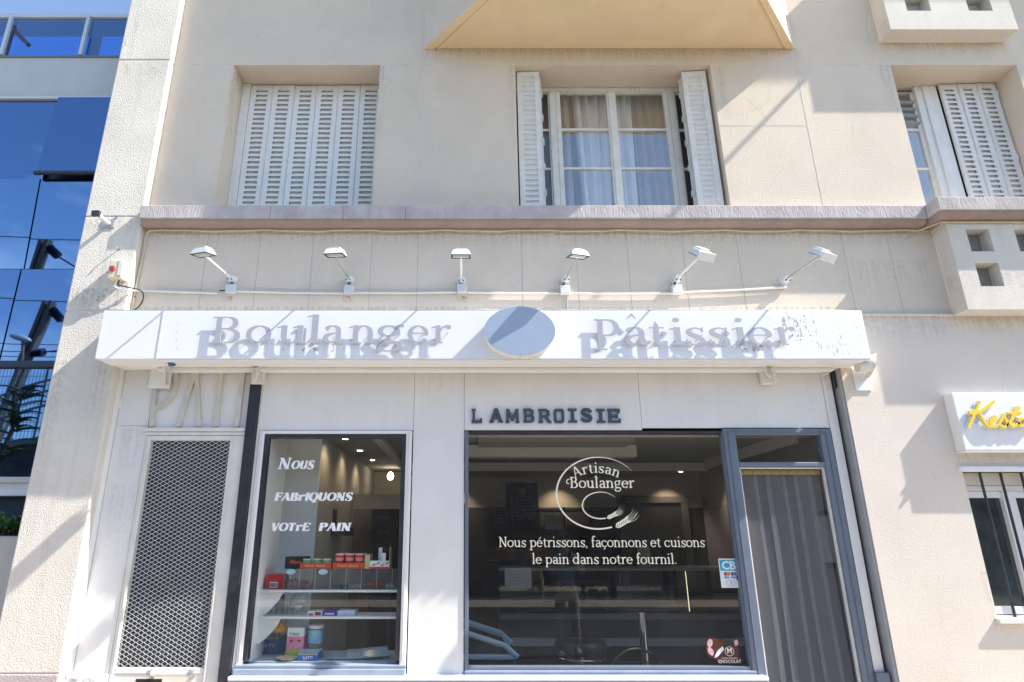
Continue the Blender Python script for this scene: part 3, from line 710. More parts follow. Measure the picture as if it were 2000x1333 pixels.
rows = [Z_(182, YW), Z_(253, YW), Z_(329, YW), 4.62 + .04, 4.33]
rows = [rows[0], rows[1], rows[2], rows[2] - (rows[1] - rows[2]), 4.40]
def casement(xa, xb, par, gm, stile=.05, yy=YW, tilt=0.0, hx=None):
    """one sash between world xa..xb: frame, glazing bars, panes"""
    fr = MB()
    z0, z1 = 4.32, ZL - .055
    fr.box(xa, xa + stile, yy, yy + .04, z0, z1); fr.box(xb - stile, xb, yy, yy + .04, z0, z1)
    fr.box(xa + stile, xb - stile, yy, yy + .04, rows[0], z1); fr.box(xa + stile, xb - stile, yy, yy + .04, z0, rows[4])
    f = fr.build('window_frame', M_SHUT2, par, bevel=.003)
    for q in range(1, 4):
        b = box('glazing_bar', M_SHUT2, None, xa + stile, xb - stile, yy + .004, yy + .036, rows[q] - .012, rows[q] + .012, .002); b.parent = f; b.location = -Vector((0, 0, 0))
    for q in range(4):
        mtl = gm[q] if isinstance(gm, list) else gm
        p = MB().box(xa + stile - .004, xb - stile + .004, yy + .018, yy + .021, rows[q + 1] + .008, rows[q] - .008).build('pane', mtl); p.parent = f
    return f
xl, xr = OPEN[1]
xa = X_(1073, 170, YW); xm = X_(1191, 170, YW); xb = X_(1307, 170, YW)
box('window_frame', M_SHUT2, bld, xl + .002, xr - .002, .315, .375, ZL - .05, ZL - .003, .003)
box('window_frame', M_SHUT2, bld, xa - .01, xa + .055, .318, .37, 4.31, ZL - .051, .003)
box('window_frame', M_SHUT2, bld, xb - .03, xb + .035, .318, .37, 4.31, ZL - .051, .003)
casement(xa + .058, xm - .004, bld, G_UP, .045, .322)
casement(xm + .004, xb - .033, bld, G_UP, .045, .322)
box('window_frame', M_SHUT2, bld, xm - .03, xm + .03, .308, .3215, 4.31, ZL - .055, .005)
casement(xl + .06, xa - .011, bld, G_UPD, .014)
casement(xb + .037, xr - .03, bld, G_UPD, .014)
for k in range(3): box('vent_hole', M_DARKJ, bld, X_(1232 + k * 9, 175, .3) - .004, X_(1232 + k * 9, 175, .3) + .004, .3135, .3145, ZL - .035, ZL - .027)
curtain(.85, 1.06, .44, 4.3, ZL + .1, M_CURT2, 2, .03, bld, 3)
curtain(1.10, 1.50, .46, 4.3, ZL + .1, M_CURT, 4, .035, bld, 4, -.14)
curtain(1.54, 1.72, .46, 4.3, ZL + .1, M_CURT, 2, .03, bld, 5, -.05)
curtain(1.72, 2.10, .48, 4.3, ZL + .1, M_CURT2, 4, .03, bld, 6)
curtain(.50, .83, .50, 4.3, ZL + .1, M_CURT2, 3, .02, bld, 8)
# right window
casement(4.20, 4.40, bld, G_UPD, .035)
f_ = casement(4.405, 4.63, bld, G_UP, .035)
for k in range(4):
    v = MB().box(-.09, .09, 0, .05, 0, .006).build('louvre_blade', mat('blade_glass', (0.25, 0.27, 0.28), 0.15))
    v.parent = bld; v.location = (4.515, .30, rows[0] - .12 - k * .085); v.rotation_euler = (rad(-35), 0, 0)
curtain(4.22, 4.80, .50, 4.3, ZL + .1, mat('blind_blue', (0.30, 0.36, 0.42), 0.8), 5, .015, bld, 9)
# dark rooms behind the upper windows
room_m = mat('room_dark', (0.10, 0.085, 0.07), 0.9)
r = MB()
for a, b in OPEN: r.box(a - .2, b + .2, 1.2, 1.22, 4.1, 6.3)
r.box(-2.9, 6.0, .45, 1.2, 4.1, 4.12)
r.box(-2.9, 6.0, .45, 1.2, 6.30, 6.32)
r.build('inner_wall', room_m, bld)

# ---- window of the neighbouring restaurant, behind black bars
rw = thing('barred_window', 'white framed frosted window behind black vertical bars, below the yellow lettered sign', 'window', (RX0, 0, RZ0))
G_FR = glass('frosted_glass', (0.18, 0.24, 0.26), 0.04, 0.08, haze=0.25, hcol=(0.25, 0.35, 0.38))
box('lintel_strip', M_WHITE, rw, RX0 - .03, RX1, -.055, .01, RZ1 - .012, RZ1 + .025, .004)
box('roller_box', mat('roller_box_paint', (0.62, 0.60, 0.53), 0.6, var=.1), rw, RX0 + .002, RX1 - .002, .05, .15, RZ1 - .11, RZ1 - .014, .004)
box('roller_box', M_OLDWHITE, rw, RX0 + .002, RX1 - .002, .07, .15, RZ1 - .155, RZ1 - .112, .003)
zt, zb_ = RZ1 - .157, RZ0 + .03
fr = MB(); xm_ = RX0 + .34
fr.box(RX0 + .002, RX0 + .028, .08, .14, zb_, zt); fr.box(xm_, xm_ + .10, .07, .14, zb_, zt); fr.box(RX1 - .04, RX1 - .002, .08, .14, zb_, zt)
fr.box(RX0 + .028, xm_, .08, .14, zt - .05, zt); fr.box(xm_ + .1, RX1 - .04, .08, .14, zt - .05, zt)
fr.box(RX0 + .028, xm_, .08, .14, zb_, zb_ + .055); fr.box(xm_ + .1, RX1 - .04, .08, .14, zb_, zb_ + .055)
f = fr.build('window_frame', M_WHITE, rw, bevel=.004)
MB().box(RX0 + .02, xm_ + .01, .11, .114, zb_ + .04, zt - .04).build('pane', G_FR, f)
MB().box(xm_ + .09, RX1 - .03, .11, .114, zb_ + .04, zt - .04).build('pane', G_FR, f)
box('window_back', room_m, rw, RX0, RX1, .30, .31, RZ0, RZ1)
MB().prism([(-.05, RZ0 - .02), (-.05, RZ0 + .012), (.16, RZ0 + .03), (.16, RZ0 - .02)], 'x', RX0 - .02, RX1).build('sill', M_OLDWHITE, rw, bevel=.003)
for k in range(8):
    xx = X_(1915, 930, .01) + k * .165
    if xx < RX1: MB().cyl((xx, .012, RZ0 + .02), (xx, .012, RZ1 - .013), .0105, n=10).build('bar', M_BLACK, rw, smooth=True)

# ================================================================== SHOPFRONT
S = 0.07
sf_ = thing('shopfront', 'white panelled bakery shopfront with two dark display windows and a mesh door', 'shopfront', (0, 0, 0))
TOPZ = 3.385
def panel(x0, x1, z0, z1, m=M_PANEL, y=S, t=.035, name='fascia_panel', par=sf_, bev=.002):
    return box(name, m, par, x0 + .0013, x1 - .0013, y, y + t, z0 + .0013, z1 - .0013, bev)
zW = Z_(835, S)                     # underside of the fascia
DZ = Z_(838, S)
W1 = (-1.672, -.512, Z_(1290, S), Z_(848, S))
W2 = (-.030, 2.088, Z_(1305, S), Z_(842, S))
DO = (2.088, 2.975, 0.0, Z_(838, S))
ZS = Z_(1314, S)                    # top of the stepped sills
box('backing', M_DARKJ, sf_, -2.93, 3.10, S + .04, S + .05, W1[3] + .03, TOPZ)
panel(-2.915, -2.655, Z_(831.5, S), TOPZ); panel(-2.915, -2.655, .62, Z_(831.5, S))
panel(-1.735, -.455, W1[3] + .03, TOPZ); panel(-.455, -.035, .62, TOPZ); panel(-.035, 1.435, W2[3] + .006, TOPZ)
panel(1.435, 2.985, DO[3] + .008, TOPZ); panel(2.985, 3.062, .62, TOPZ, y=S - .01)
box('side_strip', M_PANEL, sf_, -2.935, -2.917, .0, .12, .62, 3.38)
box('black_strip', M_DARKJ, sf_, 3.064, 3.088, S + .02, S + .05, .0, TOPZ)  # black strip along the right edge of the shopfront
box('shaded_reveal', mat('reveal_shade_grey', (0.33, 0.34, 0.36), 0.5, .0006, 20, .15, 6), sf_, 3.09, 3.112, -.004, .12, 0, TOPZ, .002)  # left reveal of the stucco wall, its shade put into the grey colour
box('shutter_guide', M_BLACK, sf_, 3.066, 3.10, .03, .075, 2.80, 3.34)
box('shutter_guide', M_BLACK, sf_, -1.832, -1.745, S - .035, S + .04, 0, TOPZ, .003)
box('guide_trim', M_OLDWHITE, sf_, -1.742, -1.722, S - .012, S + .03, .5, TOPZ, .002)
# PATI panel: cut letters in relief
pz0, pz1 = Z_(834, S), Z_(722, S)
panel(-2.652, -1.835, pz0 - .02, TOPZ, y=S + .012, name='relief_panel')
box('ledge_moulding', M_OLDWHITE, sf_, -2.70, -1.836, S - .022, S + .03, Z_(843, S), Z_(836, S), .004)
box('ledge_moulding', M_OLDWHITE, sf_, -2.66, -1.836, S - .008, S + .03, Z_(850, S), Z_(844, S), .003)
box('edge_strip', M_OLDWHITE, sf_, -2.664, -2.650, S - .005, S + .03, .62, TOPZ, .002)
def pl(px, py, y=S - .004): x, z = W(px, py, y); return (x, z)
def relief(strokes, w, nm='letter'):
    mb = MB()
    vs = []
    for st in strokes:
        prims = [('s', [(p[0], p[1], w) for p in st])] if len(st) > 2 else None
        if prims is None:
            (x0, z0), (x1, z1) = st; d = Vector((x1 - x0, z1 - z0)); n = Vector((-d.y, d.x)).normalized() * w / 2
            vs.append(('poly', [(x0 + n.x, z0 + n.y), (x1 + n.x, z1 + n.y), (x1 - n.x, z1 - n.y), (x0 - n.x, z0 - n.y)]))
        else: vs.append(('s', prims))
    allp = []
    for k, q in vs:
        if k == 's': allp += q
        else:
            (ax, az), (bx_, bz_), _, _ = q
            (x0, z0), (x1, z1) = ((q[0][0] + q[3][0]) / 2, (q[0][1] + q[3][1]) / 2), ((q[1][0] + q[2][0]) / 2, (q[1][1] + q[2][1]) / 2)
            allp.append(('l', (x0, z0, x1, z1, w, w, (min(z0, z1), max(z0, z1)))))
    glyph_mesh(mb, allp, lambda u, v: (u, v), S - .016, S + .011, .006)
    return mb.build(nm, mat('relief_paint', (0.60, 0.575, 0.51), 0.6, 0.0008, 40, 0.15, 7), sf_)
bz_ = pz0 + .004; tz_ = 3.33
def pp(px, py): return pl(px, py)
_b = pp(305, 798)
relief([[pp(297, 833), pp(305, 720)], [pp(305, 715)] + [(pp(305, 745)[0] + .175 * math.cos(rad(q)), (_b[1] + .205) + .205 * math.sin(rad(q))) for q in range(80, -91, -6)] + [(_b[0] - .005, _b[1])]], .040)
relief([[pp(349, 833), pp(383, 720)], [pp(389, 833), pp(384, 720)], [pp(366, 800), pp(388, 800)]], .036)
relief([[pp(421, 833), pp(433, 720)], [pp(410, 728), pp(457, 728)]], .040)
relief([[pp(463, 833), pp(476, 720)]], .036)
# ---- mesh door
dx0, dx1, dz0, dz1 = -2.605, -1.955, Z_(1304, S), Z_(860, S)
door = MB()
door.box(-2.665 + .018, dx0, S - .006, S + .05, .0, Z_(851, S)); door.box(dx1, -1.838, S - .006, S + .05, 0, Z_(851, S))
door.box(dx0, dx1, S - .006, S + .05, dz1, Z_(851, S)); door.box(dx0, dx1, S - .006, S + .05, dz0 - .04, dz0)
door.box(dx0, dx1, S - .001, S + .05, 0, dz0 - .041)
dr = door.build('door', M_OLDWHITE, sf_, bevel=.004)
d2 = MB()
d2.box(-2.622, -2.612, S - .014, S - .0065, .3, dz1 + .02); d2.box(dx1 + .012, dx1 + .022, S - .014, S - .0065, .3, dz1 + .02)
d2.build('moulding', M_OLDWHITE, dr, bevel=.002)
box('door_back', mat('door_glass_blue', (0.05, 0.07, 0.10), 0.25, var=.3, vscale=4), dr, dx0, dx1, S + .042, S + .052, dz0, dz1)
g = MB(); NC, NR = 11, 104
pw, ph = (dx1 - dx0) / NC, (dz1 - dz0) / NR
def ribbon(pts, y0, t, d):
    vs = []; fs = []
    for (x, z) in pts: vs += [(x, y0, z - t), (x, y0, z + t), (x, y0 + d, z + t * .6), (x, y0 + d, z - t * 1.4)]
    for i in range(len(pts) - 1):
        for k in range(4): fs.append((i * 4 + k, i * 4 + (k + 1) % 4, (i + 1) * 4 + (k + 1) % 4, (i + 1) * 4 + k))
    g.add(vs, fs)
for rrow in range(NR + 1):
    for fl in (0, 1):
        pts = []
        for i in range(NC * 8 + 1):
            u = i / 8; ph_ = (u + .5 * rrow) % 1.0
            tri = abs(((ph_ * 2) % 2) - 1)           # 0..1..0
            s_ = tri * tri * (3 - 2 * tri)
            z = dz0 + rrow * ph + (s_ - .5) * ph * (.98 if fl else -.98) * .5 + 0
            if fl: continue
            pts.append((dx0 + u * pw, min(max(dz0 + (rrow + (s_ - .5) * 1.0) * ph, dz0), dz1)))
        if pts: ribbon(pts, S + .002, .0014, .004)
tag(g.build('expanded_mesh', M_OLDWHITE, dr), kind='stuff')
h_ = MB(); hz = Z_(1316, S - .06)
xa, xb = X_(292, 1316, S - .06), X_(372, 1316, S - .06)
h_.cyl((xa, S - .06, hz), (xb, S - .06, hz), .017, n=12)
hd = h_.build('handle', M_OLDWHITE, dr, smooth=True)
for xx in (xa, xb): MB().cyl((xx - .016, S - .06, hz), (xx + .016, S - .06, hz), .023, n=12).cyl((xx, S - .06, hz), (xx, S - .004, hz - .03), .014, n=8).build('handle_bracket', M_METAL, hd)
box('letter_slot', M_DARKJ, dr, -2.44, -2.25, S - .004, S + .0, hz - .075, hz - .045)

# electricity meter cover at the very bottom left
em = thing('meter_cover', 'white metal meter cover with embossed emblem and letters, at the foot of the pillar', 'meter cover', (-2.8, S, .4))
xa, xb = X_(122, 1320, .0), X_(204, 1320, .0)
ez = Z_(1319, 0.0)
box('cover', M_WHITE, em, xa, xb, .0, .06, .25, ez, .006)
label_text('EDF', 'lettering', (xa + xb) / 2 + .05, -.001, ez - .035, .05, M_PANEL, em, extr=.002)
k_ = MB()
for a in range(0, 360, 45): k_.tube([(xa + .085, -.001, ez - .03), (xa + .085 + .035 * math.cos(rad(a)), -.001, ez - .03 + .02 * math.sin(rad(a)))], .0018, 4)
k_.build('emblem', M_METAL, em)

# ---- display windows
G_SHOP = glass('shop_glass', (0.97, 0.98, 0.97), 0.02, 0.0, haze=0.012)
w1 = thing('display_window', 'narrow shop window with black frame, snack shelves inside and white slanted lettering', 'shop window', (W1[0], S, W1[2]))
x0, x1, z0, z1 = W1
fm = MB()
fm.box(x0, x0 + .034, S - .012, S + .06, z0, z1); fm.box(x1 - .034, x1, S - .012, S + .06, z0, z1); fm.box(x0 + .034, x1 - .034, S - .012, S + .06, z1 - .032, z1)
fm.build('window_frame', M_BLACK, w1, bevel=.005)
mm_ = MB()
mm_.box(x0 - .048, x0 - .001, S - .014, S + .03, z0 - .05, z1 + .028); mm_.box(x1 + .001, x1 + .048, S - .014, S + .03, z0 - .05, z1 + .028)
mm_.box(x0 - .001, x1 + .001, S - .014, S + .03, z1 + .001, z1 + .028)
mm_.build('moulding', M_WHITE, w1, bevel=.006)
m3 = MB(); m3.box(x0 - .028, x0 - .018, S - .020, S - .0145, z0, z1 + .012); m3.box(x1 + .018, x1 + .028, S - .020, S - .0145, z0, z1 + .012)
m3.build('moulding', M_OLDWHITE, w1, bevel=.002)
pane1 = box('pane', G_SHOP, w1, x0 + .03, x1 - .03, S + .03, S + .036, z0, z1 - .03)
w2 = thing('display_window', 'wide shop window lettered Artisan Boulanger in cream, with a blue grey sill', 'shop window', (W2[0], S, W2[2]))
x0, x1, z0, z1 = W2
fm = MB(); fm.box(x0, x0 + .030, S - .012, S + .06, z0 - .02, z1); fm.box(x1 - .008, x1, S - .012, S + .06, z0 - .02, z1); fm.box(x0 + .030, x1 - .008, S - .012, S + .06, z0 - .02, z0 + .012)
fm.build('window_frame', M_BLUEGREY, w2, bevel=.005)
box('window_frame', M_BLACK, w2, x0 + .031, x1 - .009, S - .006, S + .06, z1 - .022, z1, .004)
pane2 = box('pane', G_SHOP, w2, x0 + .028, x1 - .006, S + .03, S + .036, z0 + .01, z1 - .02)
# stepped sills
def sill(x0, x1, ztop, m1, m2, par):
    box('sill', m1, par, x0, x1, S - .05, S + .06, ztop - .045, ztop - .005, .006)
    box('sill', m1, par, x0, x1, S - .025, S + .06, ztop - .004, ztop + .018, .005)
sill(W1[0] - .05, W1[1] + .05, Z_(1303, S), M_GREYBLUE, 0, w1)
sill(W2[0], W2[1] + .03, Z_(1314, S), M_GREYBLUE, 0, w2)
box('base_ledge', M_SKYW, sf_, -1.74, 2.17, -.02, S + .04, Z_(1330, -.02), Z_(1322, -.02), .005)
box('base_ledge', M_GREYBLUE, sf_, -1.74, 2.17, -.012, S + .04, Z_(1338, -.012) - .02, Z_(1330, -.02) - .001, .004)
box('base_wall', M_STUCCO_SM, sf_, -1.74, 2.17, .0, .16, 0, Z_(1338, -.012) - .022)
box('base_wall', M_PANEL, sf_, -2.92, -2.66, .05, .16, 0, .61)
box('base_block', M_BLUEGREY, sf_, 2.975, 3.07, .02, .11, 0, Z_(1314, .02), .005)

# ---- glazed door with blue grey frame and strip curtain
gd = thing('shop_door', 'open blue grey shop doorway with transom pane and hanging clear plastic strips', 'door', (DO[0], S, 0))
x0, x1, z0, z1 = DO
jt = Z_(912, S)
fm = MB(); fm.box(x0 + .002, 2.19, S - .02, S + .08, 0, z1); fm.box(2.885, x1, S - .02, S + .08, 0, z1)
fm.box(2.19, 2.885, S - .02, S + .08, Z_(850, S), z1); fm.box(2.19, 2.885, S - .02, S + .08, jt, Z_(903, S))
f = fm.build('door_frame', M_BLUEGREY, gd, bevel=.006)
bd_ = MB(); bd_.box(2.125, 2.133, S - .027, S - .0205, 0, z1 - .03); bd_.box(2.93, 2.938, S - .027, S - .0205, 0, z1 - .03); bd_.box(2.13, 2.93, S - .027, S - .0205, z1 - .034, z1 - .026)
bd_.build('moulding', M_BLUEGREY, f, bevel=.002)
st_ = MB(); st_.box(2.192, 2.204, S + .0, S + .03, 0, jt - .002); st_.box(2.872, 2.884, S, S + .03, 0, jt - .002); st_.box(2.204, 2.872, S, S + .03, jt - .014, jt - .002)
st_.build('door_stop', M_OLDWHITE, f, bevel=.002)
box('pane', G_SHOP, gd, 2.185, 2.89, S + .03, S + .035, Z_(904, S), Z_(849, S))
rl = box('curtain_rail', mat('brass', (0.55, 0.38, 0.16), 0.3, metal=0.9), gd, 2.205, 2.870, S + .045, S + .055, jt - .055, jt - .018, .002)
for k in range(9): MB().cyl((2.24 + k * .073, S + .038, jt - .036), (2.24 + k * .073, S + .046, jt - .036), .005, n=8).build('rivet', M_CHROME, rl)
m = bpy.data.materials.new('clear_pvc'); m.use_nodes = True; nt = m.node_tree; nt.nodes.clear()
o_ = nt.nodes.new('ShaderNodeOutputMaterial'); tr = nt.nodes.new('ShaderNodeBsdfTransparent'); tr.inputs['Color'].default_value = (.88, .89, .92, 1)
df = nt.nodes.new('ShaderNodeBsdfTranslucent'); df.inputs['Color'].default_value = (.58, .60, .66, 1)
d2_ = nt.nodes.new('ShaderNodeBsdfDiffuse'); d2_.inputs['Color'].default_value = (.54, .56, .61, 1)
gl = nt.nodes.new('ShaderNodeBsdfGlossy'); gl.inputs['Roughness'].default_value = .06
a1 = nt.nodes.new('ShaderNodeMixShader'); a1.inputs['Fac'].default_value = .5
a2 = nt.nodes.new('ShaderNodeMixShader'); a2.inputs['Fac'].default_value = .33
a3 = nt.nodes.new('ShaderNodeMixShader'); fz = nt.nodes.new('ShaderNodeFresnel'); fz.inputs['IOR'].default_value = 1.45
nt.links.new(df.outputs[0], a1.inputs[1]); nt.links.new(d2_.outputs[0], a1.inputs[2])
nt.links.new(tr.outputs[0], a2.inputs[1]); nt.links.new(a1.outputs[0], a2.inputs[2])
nt.links.new(a2.outputs[0], a3.inputs[1]); nt.links.new(gl.outputs[0], a3.inputs[2]); gm_ = nt.nodes.new('ShaderNodeNewGeometry'); iv = nt.nodes.new('ShaderNodeMath'); iv.operation = 'SUBTRACT'; iv.inputs[0].default_value = 1.0; ml = nt.nodes.new('ShaderNodeMath'); ml.operation = 'MULTIPLY'
nt.links.new(gm_.outputs['Backfacing'], iv.inputs[1]); nt.links.new(fz.outputs[0], ml.inputs[0]); nt.links.new(iv.outputs[0], ml.inputs[1]); nt.links.new(ml.outputs[0], a3.inputs['Fac'])
nt.links.new(a3.outputs[0], o_.inputs['Surface']); M_PVC = m
for k in range(6):
    rr = random.Random(40 + k); xa = 2.205 + k * .112 + (0, .012, -.010, .02, -.006, .0)[k]; w_ = (.150, .135, .165, .125, .150, .10)[k]
    vs = []; NZ, NX = 24, 8
    for j in range(NZ + 1):
        f_ = j / NZ; z = (jt - .03) * (1 - f_) + .05 * f_
        tw = rr.uniform(-.5, .5) * .0 + 0
        sway = .012 * math.sin(f_ * 3 + k) * f_
        for i in range(NX + 1):
            u = i / NX - .5
            cx = u * w_ * math.cos(tw); cy = u * w_ * math.sin(tw)
            vs.append((xa + w_ / 2 + cx + sway, S + .062 + (k % 2) * .010 + cy + .007 * math.cos(u * 3.1) * (.3 + f_ * .7) + .004 * math.sin(f_ * 9 + k), z))
    fs = [(j * (NX + 1) + i, j * (NX + 1) + i + 1, (j + 1) * (NX + 1) + i + 1, (j + 1) * (NX + 1) + i) for j in range(NZ) for i in range(NX)]
    o = MB().add(vs, fs).build('plastic_strip', M_PVC, gd, smooth=True)
    if k % 2: pass

# ---- lettering on the fascia: LAMBROISIE
def block_letter(ch, xL, xR, zb, zt, y0, y1, mm, par):
    """chunky slab capitals drawn in a unit box 0..1 x 0..1"""
    s = .24
    D = {'L': [Rr(.08, 0, .32, 1), Rr(0, .0, .98, .20), Rr(0, .88, .4, 1), Rr(.80, 0, .98, .32)],
         'A': [L_(.5, 1.02, .12, -.02, s, None, (0, 1)), L_(.5, 1.02, .88, -.02, s, None, (0, 1)), Rr(.25, .26, .75, .42), Rr(-.02, 0, .34, .14), Rr(.66, 0, 1.02, .14)],
         'M': [Rr(.03, 0, .22, 1), Rr(.78, 0, .97, 1), L_(.14, 1, .5, .22, .20, None, (.1, 1)), L_(.86, 1, .5, .22, .20, None, (.1, 1)), Rr(-.02, 0, .28, .13), Rr(.72, 0, 1.02, .13)],
         'B': [Rr(.06, 0, .28, 1), Rr(.0, .86, .7, 1), Rr(0, 0, .75, .14), Rr(.2, .44, .72, .58), ('s', [(.78, .62, s), (.78, .82, s)]), ('s', [(.82, .18, s), (.82, .38, s)])],
         'R': [Rr(.06, 0, .28, 1), Rr(.0, .86, .7, 1), Rr(.2, .40, .72, .54), ('s', [(.78, .58, s), (.78, .80, s)]), L_(.55, .5, .88, 0, s, None, (0, .5)), Rr(-.02, 0, .36, .13), Rr(.72, 0, 1.04, .13)],
         'O': [Rr(.04, .15, .27, .85), Rr(.73, .15, .96, .85), Rr(.15, .84, .85, 1), Rr(.15, 0, .85, .16), L_(.14, .80, .2, .9, .2), L_(.86, .8, .8, .9, .2), L_(.14, .2, .2, .1, .2), L_(.86, .2, .8, .1, .2)],
         'I': [Rr(.32, 0, .68, 1), Rr(0, .84, 1, 1), Rr(0, 0, 1, .16)],
         'S': [('s', cr([(.85, .78, .2), (.62, .90, .2), (.25, .86, .22), (.16, .68, .24), (.35, .54, .22), (.68, .46, .22), (.84, .30, .24), (.72, .13, .22), (.35, .10, .2), (.10, .22, .2)]))],
         'E': [Rr(.06, 0, .30, 1), Rr(0, .84, .98, 1), Rr(0, 0, 1, .16), Rr(.2, .43, .8, .58), Rr(.82, .7, .98, 1), Rr(.84, 0, 1, .3), Rr(.64, .34, .8, .66)]}
    mb = MB(); glyph_mesh(mb, D[ch], lambda u, v: (xL + u * (xR - xL), zb + v * (zt - zb)), y0, y1, .03)
    return mb.build('letter', mm, par)
lt = thing('letters_sign', 'navy blue block capitals reading L AMBROISIE on the white fascia', 'sign', (.0, S, Z_(825, S)))
spans = [('L', 921, 942), ('A', 956, 982), ('M', 988, 1014), ('B', 1022, 1045), ('R', 1052, 1076), ('O', 1081, 1103), ('I', 1110, 1127), ('S', 1134, 1158), ('I', 1165, 1182), ('E', 1187, 1212)]
for ch, a, b in spans:
    j = random.uniform(-.004, .004)
    block_letter(ch, X_(a, 812, S - .02), X_(b, 812, S - .02), Z_(825, S - .02) + j, Z_(797.5, S - .02) + j, S - .022, S - .001, M_NAVY, lt)

# ================================================================== BIG SIGN BOX
YS = -.30
sg = thing('sign_box', 'long white sign box with raised grey letters Boulanger and Patissier and an oval disc', 'shop sign', (0, YS, Z_(702, YS)))
sx0, sx1 = -2.985 + .02, 3.195
szt, szb = Z_(606.5, YS), Z_(701, YS)
def peel_mat():
    m = bpy.data.materials.new('sign_sheet_peeling'); m.use_nodes = True; nt = m.node_tree; b = nt.nodes['Principled BSDF']
    b.inputs['Roughness'].default_value = .4
    tc = nt.nodes.new('ShaderNodeTexCoord'); N = nt.nodes.new; L = nt.links.new
    mask = None
    for cx, cz, rx, rz, k in ((2.62, 3.20, .36, .22, 1.15), (2.30, 3.04, .34, .07, 1.2), (-1.25, 3.03, .45, .045, .9), (2.90, 3.07, .24, .16, .95)):
        mp = N('ShaderNodeMapping'); mp.inputs['Location'].default_value = (-cx / rx, 0, -cz / rz); mp.inputs['Scale'].default_value = (1 / rx, 0, 1 / rz)
        ln = N('ShaderNodeVectorMath'); ln.operation = 'LENGTH'; mr = N('ShaderNodeMapRange'); mr.inputs['From Min'].default_value = 1.0; mr.inputs['From Max'].default_value = .2; mr.inputs['To Max'].default_value = k
        L(tc.outputs['Object'], mp.inputs['Vector']); L(mp.outputs['Vector'], ln.inputs[0]); L(ln.outputs['Value'], mr.inputs['Value'])
        if mask is None: mask = mr.outputs['Result']
        else:
            mx = N('ShaderNodeMath'); mx.operation = 'MAXIMUM'; L(mask, mx.inputs[0]); L(mr.outputs['Result'], mx.inputs[1]); mask = mx.outputs[0]
    n = N('ShaderNodeTexNoise'); n.inputs['Scale'].default_value = 26; n.inputs['Detail'].default_value = 5; n.inputs['Distortion'].default_value = 1.2
    mp = N('ShaderNodeMapping'); mp.inputs['Rotation'].default_value = (0, .6, 0); mp.inputs['Scale'].default_value = (1.5, 1, .7)
    L(tc.outputs['Object'], mp.inputs['Vector']); L(mp.outputs['Vector'], n.inputs['Vector'])
    ad = N('ShaderNodeMath'); ad.operation = 'MULTIPLY_ADD'; ad.inputs[1].default_value = .22; L(mask, ad.inputs[0]); L(n.outputs['Fac'], ad.inputs[2])
    mr = N('ShaderNodeMapRange'); mr.inputs['From Min'].default_value = .765; mr.inputs['From Max'].default_value = .80; L(ad.outputs[0], mr.inputs['Value'])
    mx = N('ShaderNodeMixRGB'); mx.inputs['Color1'].default_value = (.82, .82, .825, 1); mx.inputs['Color2'].default_value = (.44, .44, .45, 1)
    L(mr.outputs['Result'], mx.inputs['Fac']); L(mx.outputs['Color'], b.inputs['Base Color'])
    bp = N('ShaderNodeBump'); bp.inputs['Distance'].default_value = .004; bp.invert = True
    L(mr.outputs['Result'], bp.inputs['Height']); L(bp.outputs['Normal'], b.inputs['Normal'])
    return m
M_SIGN = peel_mat()
seam = X_(314, 650, YS)
box('end_panel', M_SIGN, sg, sx0, seam - .001, YS, YS + .02, szb, szt, .004)
box('front_panel', M_SIGN, sg, seam + .001, sx1, YS, YS + .02, szb, szt, .004)
box('box_body', M_WHITE, sg, sx0 + .003, sx1 - .003, YS + .0205, .065, szb + .004, szt - .004, .002)
box('bottom_flange', M_WHITE, sg, seam, sx1 - .002, YS + .004, YS + .03, szb - .012, szb - .001, .002)
box('bottom_flange', M_WHITE, sg, -2.6, 3.05, -.03, .06, szb - .022, szb + .002, .004)
box('top_flashing', M_METAL, sg, sx0 + .02, sx1 - .15, YS + .002, YS + .03, szt + .0005, szt + .006, .001)
MB().prism([(seam - .006, szb + .003), (seam + .006, szb + .003), (seam + .006, szt), (seam - .006, szt)], 'y', YS - .004, YS - .0005).build('seam_strip', M_WHITE, sg)
for px, py in ((1668, 627), (1673, 640), (1678, 655), (1640, 640), (1645, 652), (1652, 672), (1658, 690), (1680, 690), (350, 632), (346, 648), (345, 664), (347, 680)):
    x, z = W(px, py, YS); MB().cyl((x, YS - .002, z), (x, YS + .001, z), .0035, n=8).build('rivet', M_METAL, sg)
YL0, YL1 = YS - .029, YS - .022
def fit_glyph(ch, a, b, zb, cap_h, T=.108, t=.032, par=sg, rot=0.0):
    prims, w = serif_glyph(ch, T, t)
    xs = []
    vs, _, _ = contour(prims, .03)
    u0, u1 = min(v[0] for v in vs), max(v[0] for v in vs)
    xa, xb = X_(a, 650, YL0), X_(b, 650, YL0); sc = cap_h / .7
    kx = (xb - xa) / (u1 - u0)
    mb = MB()
    def fx(u, v):
        x = (u - u0) * kx; z = v * sc; return xa + x * math.cos(rot) - z * math.sin(rot), zb + x * math.sin(rot) + z * math.cos(rot)
    glyph_mesh(mb, prims, fx, YL0, YL1, .012)
    o = mb.build('letter', M_LETTER, par)
    return o
def pins(a, b, zb, z2):
    for xx, zz in ((X_(a, 650, YS) + .03, zb + .03), (X_(b, 650, YS) - .03, z2)):
        MB().cyl((xx, YL1 - .001, zz), (xx, YS, zz), .004, n=6).build('letter_pin', M_METAL, sg)
zb = Z_(670, YL0); caph = Z_(618.5, YL0) - zb
for ch, a, b in (('B', 413, 470), ('o', 480.5, 531), ('u', 540, 597), ('l', 599, 626), ('a', 631, 671), ('n', 681, 733), ('g', 736, 789), ('e', 796, 837), ('r', 843, 881)):
    fit_glyph(ch, a, b, zb, caph); pins(a, b, zb, zb + caph * .4)
